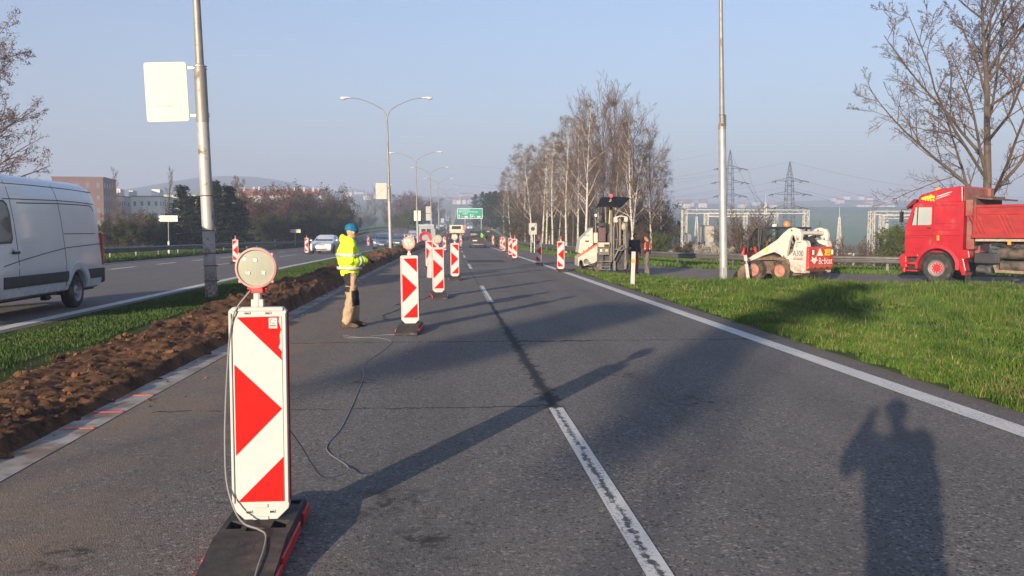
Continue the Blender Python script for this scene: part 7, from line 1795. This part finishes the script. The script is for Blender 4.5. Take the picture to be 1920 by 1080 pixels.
# ------------------------------------------------------------------ buildings
def house_mat(n, c, v=.06): return MATS.get(n) or P(n, c, .85, var=v, sc=.4)
M_PANE = P('window_pane_far', (.10, .12, .14), .3); M_ROOFR = P('red_roof_tiles', (.34, .09, .06), .8, var=.15, sc=.6); M_FLAT = P('flat_roof_felt', (.16, .15, .15), .9)
def block(label, px0, px1, py, d, depth, col, name='apartment_block', rot=0, cols=4, rows=5, pitched=None, bottom=-2, cname=None, group=None, box=True):
    w = lx(px1, d) - lx(px0, d); x = (lx(px0, d) + lx(px1, d)) / 2; z0 = float(land(x, d)) + bottom; h = zpix((px0 + px1) / 2, py, d) - z0
    root = empty(name, (x, d, z0), rot, label, 'building', group)
    wm = house_mat(cname or name + '_wall', col)
    mb = MB(); mb.box((0, depth / 2, h / 2), (w, depth, h)); wl = mb.build('wall', wm, root)
    fr = MB(); 
    for face in ('f', 's'):
        n = cols if face == 'f' else max(2, int(cols * depth / max(w, 1)))
        for i in range(n):
            for j in range(rows):
                zz = h - 1.7 - j * 2.9
                if zz < 1: continue
                if face == 'f': c, dm = ((-w / 2 + w * (i + .5) / n, -.02, zz), (min(1.5, w / n * .36), .06, 1.1))
                else: c, dm = ((w / 2 + .02, depth * (i + .5) / n, zz), (.06, min(1.5, depth / n * .36), 1.1))
                wn = MB(); wn.box(c, dm); wn.build('window', M_PANE, wl)
    if pitched:
        mb = MB(); mb.prism([(-.4, h), (depth + .4, h), (depth / 2, h + pitched)], 'x', -w / 2 - .3, w / 2 + .3); rf = mb.build('roof', M_ROOFR, root)
        for q in (-.3, .1, .32): mb = MB(); mb.box((q * w, depth * .35, h + pitched * .85), (.7, .7, pitched * .9)); mb.build('chimney', house_mat('chimney_plaster', (.5, .46, .42)), rf)
    else:
        mb = MB(); mb.box((0, depth / 2, h + .12), (w + .3, depth + .3, .25)); rf = mb.build('roof', M_FLAT, root)
        if box: mb = MB(); mb.box((w * .18, depth * .4, h + 1.1), (min(3, w * .3), 3, 1.9)); mb.build('lift_housing', wm, rf)
    return root
block('tall reddish brown tower block behind the white van', 104, 196, 333, 210, 12, (.15, .085, .075), cols=5, rows=6, cname='shaded_brick', rot=.12, box=False)  # brick colour darkened, the shade on the wall is put into it
block('pale narrow block of flats just right of the van', 199, 222, 368, 230, 14, (.74, .66, .54), cols=2, rows=7, cname='cream_plaster'); block('shade-grey middle section of the white flats', 222, 249, 371, 236, 12, (.55, .52, .47), cols=3, rows=7, cname='shaded_plaster')  # grey of the middle section is wall shade put into the plaster colour
block('white block of flats with a roof hut left of the poplar', 249, 302, 369, 228, 14, (.76, .72, .64), cols=4, rows=7, cname='white_plaster'); block('pale green long block of flats behind the poplar', 300, 378, 365, 260, 10, (.46, .54, .43), cols=7, rows=6, cname='pale_green_plaster', box=False)
block('pale green block continuing behind the weeping tree', 378, 450, 362, 275, 10, (.48, .54, .42), cols=6, rows=5, cname='pale_green_plaster', box=False)
block('house with a broad red roof above the reddish trees', 446, 492, 366, 300, 12, (.48, .42, .36), 'red_roofed_house', cols=5, rows=4, pitched=2.3); block('red-roofed house in the middle of the left skyline', 504, 560, 365, 320, 12, (.42, .36, .31), 'red_roofed_house', cols=6, rows=4, pitched=2.2); block('red-roofed house at the right end of the left skyline', 560, 604, 366, 335, 12, (.45, .38, .33), 'red_roofed_house', cols=5, rows=4, pitched=2.4)
# tiny far villages: small houses on the slopes
hs = random.Random(5)
def far_house(px, py, d, lab, grp, k=1.0):
    x = lx(px, d); z = float(land(x, d)); w = hs.uniform(8, 13) * k
    root = empty('village_house', (x, d, z - .5), hs.uniform(-.5, .5), lab, 'house', grp)
    mb = MB(); mb.box((0, 0, 3.2), (w, 9, 6.4)); mb.build('wall', house_mat('far_house_wall', (.62, .56, .50)), root)
    mb = MB(); mb.prism([(-4.9, 6.8), (4.9, 6.8), (0, 10.0)], 'x', -w / 2 - .4, w / 2 + .4); mb.build('roof', M_ROOFR if hs.random() < .6 else M_FLAT, root)
for (a, b, d, n) in ((855, 880, 1400, 9), (895, 930, 1420, 8), (655, 720, 1350, 9)):
    for i in range(n): far_house(a + (b - a) * hs.random(), 0, d * hs.uniform(.93, 1.1), 'one of the tiny pale houses on the hazy slope beyond the road', 'far village beyond the road')
for (a, b, d, n) in ((1560, 1700, 1500, 14), (1270, 1350, 1300, 7), (1390, 1480, 1400, 5), (1600, 1680, 1250, 6)):
    for i in range(n): far_house(a + (b - a) * hs.random(), 0, d * hs.uniform(.93, 1.1), 'one of the tiny pale houses on the hazy ridge at the right', 'far village on the right ridge')

# ------------------------------------------------------------------ substation and power line
M_LATT = P('pale_lattice_steel', (.55, .53, .48), .6, .1, var=.1); M_PYL = P('dark_lattice_steel', (.075, .075, .085), .6, .2, var=.15); M_INS = P('insulator_brown', (.05, .045, .045), .4)
def lattice(mb, x, y, z0, z1, w0, w1, n, r=.05, lean=0):
    for i in range(n):
        t0, t1 = i / n, (i + 1) / n; a, b = w0 + (w1 - w0) * t0, w0 + (w1 - w0) * t1; u, v = z0 + (z1 - z0) * t0, z0 + (z1 - z0) * t1
        A = [(x + sx * a / 2, y + sy * a / 2, u) for sx, sy in ((-1, -1), (1, -1), (1, 1), (-1, 1))]; B = [(x + sx * b / 2, y + sy * b / 2, v) for sx, sy in ((-1, -1), (1, -1), (1, 1), (-1, 1))]
        for k in range(4):
            mb.tube([A[k], B[k]], r, 4, cap=False); mb.tube([A[k], B[(k + 1) % 4]] if (i + k) % 2 else [A[(k + 1) % 4], B[k]], r * .6, 3, cap=False); mb.tube([B[k], B[(k + 1) % 4]], r * .6, 3, cap=False)
def gantry(label, px0, px1, pyt, d, w=1.0, bars=True):
    x0, x1 = lx(px0, d), lx(px1, d); xm = (x0 + x1) / 2; z0 = float(land(xm, d)) - .3; zt = zpix((px0 + px1) / 2, pyt, d)
    root = empty('substation_gantry', (xm, d, 0), 0, label, 'gantry')
    for x in (x0, x1):
        mb = MB(); lattice(mb, x - xm, 0, z0, zt, w, w * .85, int((zt - z0) / w * 1.1), .085); mb.build('lattice_column', M_LATT, root)
    mb = MB()
    for dz in (0, -.7):
        for dy in (-.35, .35): mb.tube([(x0 - xm, dy, zt + dz), (x1 - xm, dy, zt + dz)], .085, 4)
    n = int((x1 - x0) / 1.1)
    for k in range(n): a, b = x0 - xm + (x1 - x0) * k / n, x0 - xm + (x1 - x0) * (k + 1) / n; mb.tube([(a, -.35, zt - .7 * (k % 2)), (b, -.35, zt - .7 * ((k + 1) % 2))], .06, 3)
    mb.build('cross_beam', M_LATT, root)
gantry('large pale lattice gantry of the substation, front row', 1282, 1509.5, 393.5, 170); gantry('smaller lattice gantry just behind the front one', 1323, 1453, 399.5, 195, .9); gantry('third lattice gantry with a short beam', 1323, 1396, 401, 215, .9)
gantry('lattice gantry left of the red lorry', 1632, 1760, 396, 165); gantry('rear lattice gantry left of the red lorry', 1651, 1790, 404, 190, .9)
def mast(label, px, pyt, d, w=1.1):
    x = lx(px, d); z0 = float(land(x, d)) - .3; zt = zpix(px, pyt, d); root = empty('lightning_mast', (x, d, 0), 0, label, 'mast')
    mb = MB(); lattice(mb, 0, 0, z0, zt - 2, w, .22, int((zt - z0) / .9), .07); mb.build('lattice_shaft', M_LATT, root)
    mb = MB(); mb.tube([(0, 0, zt - 2), (0, 0, zt)], [.06, .03], 5); mb.build('rod', M_LATT, root)
mast('slim pale mast at the left side of the substation', 1305, 386, 172); mast('tall pale mast in the middle of the front gantry', 1433.5, 362, 175); mast('slim pale mast right of the loader', 1572, 388, 172); mast('slim pale mast above the bush at the lorry', 1661, 391, 172)
for px0, px1, py, d, lab, c in ((1322, 1338, 424, 176, 'pale concrete transformer wall in the substation', (.42, .38, .32)), (1289, 1296, 439, 168, 'narrow grey cubicle at the left of the substation', (.30, .31, .32)), (1250, 1290, 470, 160, 'low grey building at the left end of the substation', (.28, .30, .31))):
    w_ = lx(px1, d) - lx(px0, d); x = (lx(px0, d) + lx(px1, d)) / 2; z0 = float(land(x, d)) - .5; h_ = zpix(px0, py, d) - z0
    root = empty('switch_house', (x, d, z0), 0, lab, 'building'); mb = MB(); mb.box((0, 2, h_ / 2), (w_, 4, h_)); mb.build('wall', house_mat('sub_wall_%d' % px0, c), root, bevel=.05); mb = MB(); mb.box((0, 2, h_ + .1), (w_ + .3, 4.3, .2)); mb.build('roof', M_FLAT, root)
# transformers with insulators in the yard
for i, px in enumerate((1310, 1345, 1375, 1405, 1440, 1475, 1505, 1585, 1600, 1622)):
    d = 150 + (i * 37 % 40); x = lx(px, d); z0 = float(land(x, d)) - .2; root = empty('switchgear', (x, d, z0), 0, 'one of the insulator stands in the substation yard', 'switchgear', 'insulator stands in the substation')
    mb = MB(); mb.box((0, 0, 1.2), (.25, .25, 2.4)); mb.box((0, 0, 2.45), (2.4, .3, .15)); mb.build('stand', M_LATT, root)
    mb = MB()
    for q in (-1, 0, 1): mb.lathe([(0, .1)] + [(.15 + k * .15, .16 if k % 2 else .08) for k in range(9)], (q, 0, 2.5), 'z', 8)
    mb.build('insulators', M_INS, root)
tops = {}
def pylon(label, px, pyt, d, arms, wide):
    x = lx(px, d); z0 = float(land(x, d)) - .5; zt = zpix(px, pyt, d); root = empty('power_pylon', (x, d, 0), 0, label, 'pylon'); H = zt - z0
    zw = zpix(px, arms[0][0], d)
    mb = MB(); lattice(mb, 0, 0, z0, zw, wide, wide * .52, 16, .10); lattice(mb, 0, 0, zw, zt, wide * .52, .15, 6, .08); mb.build('lattice_tower', M_PYL, root)
    tops[px] = []
    for py, half in arms:
        z = zpix(px, py, d); hw = half / F_PX * d
        for s_ in (-1, 1):
            mb = MB(); ww = wide * .26
            for dy in (-ww, ww): mb.tube([(s_ * ww, dy, z + .9), (s_ * hw, 0, z)], .08, 4); mb.tube([(s_ * ww, dy, z - .1), (s_ * hw, 0, z)], .08, 4)
            for t in (.3, .6, .85): mb.tube([(s_ * (ww + (hw - ww) * t), -ww * (1 - t), z), (s_ * (ww + (hw - ww) * t), ww * (1 - t), z + .8 * (1 - t))], .05, 3)
            ar = mb.build('cross_arm', M_PYL, root)
            mb = MB(); e = Vector((s_ * hw, 0, z)); mb.tube([e, e + Vector((s_ * 1.6, -1, -.5))], .17, 6); mb.tube([e, e + Vector((-.6 * s_, 1.6, -.5))], .15, 6); mb.build('insulator', M_INS, ar)
            tops[px].append((Vector((x + s_ * hw + s_ * 1.6, d - 1, z - .5)), s_))
    tops[px].append((Vector((x, d, zt)), 0))
pylon('left power pylon partly hidden by the single lamp post', 1366, 281, 300, ((316, 24), (342, 28), (367, 24)), 3.4); pylon('right power pylon standing free above the loader', 1477.5, 303, 280, ((339, 27), (364, 33), (389, 27)), 3.6)
def wire(a, b, sag, lab):
    mb = MB(); n = 24; mb.tube([a.lerp(b, k / n) - Vector((0, 0, sag * 4 * (k / n) * (1 - k / n))) for k in range(n + 1)], .035, 4); tag(mb.build('power_line', M_PYL), lab, 'power line', 'overhead wires')
for px, dx in ((1366, -90), (1477.5, -90)):
    for p, s_ in tops[px]:
        q = Vector((p.x + dx, p.y + 25, p.z - 4)); wire(p, q, 4, 'overhead wire running left from the %s pylon' % ('left' if px < 1400 else 'right'))
        if px > 1400: wire(p, Vector((p.x + 75, p.y - 60, p.z - 14)), 4, 'overhead wire dropping right from the right pylon')
        elif s_ >= 0: wire(p, Vector((lx(1450, 170), 170, zpix(1450, 396, 170))), 3, 'overhead wire dropping from the left pylon to the front gantry')
# fence mesh of the yard with red dots is too far to read; low hedge-like row behind the loader
B2 = bush('dry_hedge', 47, 2.0, 2.6, M_BROWNB, 3, .12, M_TWIGR, 14)
for i, px in enumerate((1285, 1345, 1360, 1470, 1500, 1525, 1555, 1590, 1625)): place(B2, atd(px, 74 + (i * 13 % 30)), 1.8 + (i % 3) * .4, i * 2.3, 'one of the dry hedge shrubs below the substation', 'bush', 'dry shrubs below the substation')

# ------------------------------------------------------------------ trees behind the photographer that throw the long shadows
cfgS = [dict(wob=.02, up=.05, n=7, segs=8, taper=.3, kids=16, t0=.84, ang=(40, 90), ratio=.085, rr=.4, shape=lambda t: 1), dict(wob=.1, up=.05, n=4, segs=4, taper=.3, kids=6, t0=.2, ang=(30, 70), ratio=.6, rr=.5), dict(wob=.12, up=.03, n=3, segs=3, taper=.4, kids=4, t0=.2, ang=(30, 70), ratio=.6, rr=.6, leaf=6, spread=.12), dict(wob=.15, up=0, n=3, segs=2, taper=.5, kids=0, ang=(0, 1), ratio=0, leaf=6, spread=.12)]
TSH = [bare_tree('roadside_tree', s_, cfgS, 10.2, .09, M_BARK, M_TWIG, M_OLIVE, .26) for s_ in (81, 82)]
for k, (t_, y, h) in enumerate(((-1.9, -33, 9.9), (-.9, -33, 11.8), (-5.5, -30, 9.9))):
    x = (t_ + y * .4617) / .887; o = place(TSH[k % 2], (x, y, float(land(x, y))), h, k * 1.3, 'slim roadside tree behind the photographer casting a soft shadow over the road', group='trees behind the photographer')
    if k == 0: o.scale = (.6, .6, o.scale.z)
# ------------------------------------------------------------------ air, light, camera
HAZE = 0.00105
def haze_box():
    mb = MB(); mb.box((0, 900, 44), (4600, 2100, 108))
    m = bpy.data.materials.new('morning_haze'); m.use_nodes = True; nt = m.node_tree
    nt.nodes.remove(nt.nodes['Principled BSDF'])
    v = nt.nodes.new('ShaderNodeVolumePrincipled')
    v.inputs['Color'].default_value = (.64, .76, 1, 1); v.inputs['Density'].default_value = HAZE; v.inputs['Anisotropy'].default_value = .0
    nt.links.new(v.outputs[0], nt.nodes['Material Output'].inputs['Volume'])
    o = mb.build('haze', m); o.display_type = 'WIRE'
    return tag(o, 'pale morning haze over the whole valley', None, None, 'stuff')
haze_box()
SUN_EL, SUN_AZ = 10.5, 207.5
w = bpy.data.worlds.new('World'); SC.world = w; w.use_nodes = True
nt = w.node_tree; bg = nt.nodes['Background']
sky = nt.nodes.new('ShaderNodeTexSky'); sky.sky_type = 'NISHITA'; sky.sun_disc = False
sky.sun_elevation = R(SUN_EL); sky.sun_rotation = R(SUN_AZ); sky.altitude = 200
sky.air_density = 1.0; sky.dust_density = .9; sky.ozone_density = 2.0
g = G(nt); v = nt.nodes.new('ShaderNodeTexCoord').outputs['Generated']; x, y, zz = g.xyz(v)
low = g.m('POWER', 2.718, g.m('MULTIPLY', g.m('MAXIMUM', zz, 0), -4.2))           # hazy band along the horizon
band = g.mix(g.step(x, -.5, .4), (1.30, 1.30, 1.62), (1.22, 1.33, 1.62))
col = g.mix(g.m('MULTIPLY', low, .92), sky.outputs[0], band)
cl = g.noise(g.vmul(v, (1.2, 1.2, 7)), 2.2, 5, .6)
col = g.mix(g.m('MULTIPLY', g.step(cl, .5, .8), .18), col, (2.3, 2.45, 2.75))
tn = nt.nodes.new('ShaderNodeMix'); tn.data_type = 'RGBA'; tn.blend_type = 'MULTIPLY'; tn.inputs[0].default_value = 1; nt.links.new(col, tn.inputs[6]); tn.inputs[7].default_value = (.95, .90, .97, 1)
nt.links.new(tn.outputs[2], bg.inputs[0]); bg.inputs[1].default_value = .13
su = bpy.data.lights.new('sun', 'SUN'); su.energy = 5; su.angle = R(.5); su.color = (1, .83, .62)
so = bpy.data.objects.new('sun', su); COL.objects.link(so)
d = Vector((math.sin(R(27.5)) * math.cos(R(SUN_EL)), math.cos(R(27.5)) * math.cos(R(SUN_EL)), -math.sin(R(SUN_EL))))
so.rotation_euler = d.to_track_quat('-Z', 'Y').to_euler(); so.location = (-60, -120, 60)
cam = bpy.data.cameras.new('camera'); co = bpy.data.objects.new('camera', cam); COL.objects.link(co)
cam.sensor_width = 36; cam.lens = F_PX / 1920 * 36; cam.clip_start = .05; cam.clip_end = 20000
co.location = (0, 0, EYE)
co.rotation_euler = (R(90) - math.atan(106 / F_PX), 0, -math.atan(124 / F_PX))
SC.camera = co
SC.view_settings.view_transform = 'Standard'; SC.view_settings.look = 'None'; SC.view_settings.gamma = 1
SC.view_settings.exposure = 1.0
SC.cycles.volume_bounces = 0; SC.cycles.max_bounces = 6; SC.cycles.diffuse_bounces = 2; SC.cycles.transparent_max_bounces = 8
SC.cycles.use_denoising = True
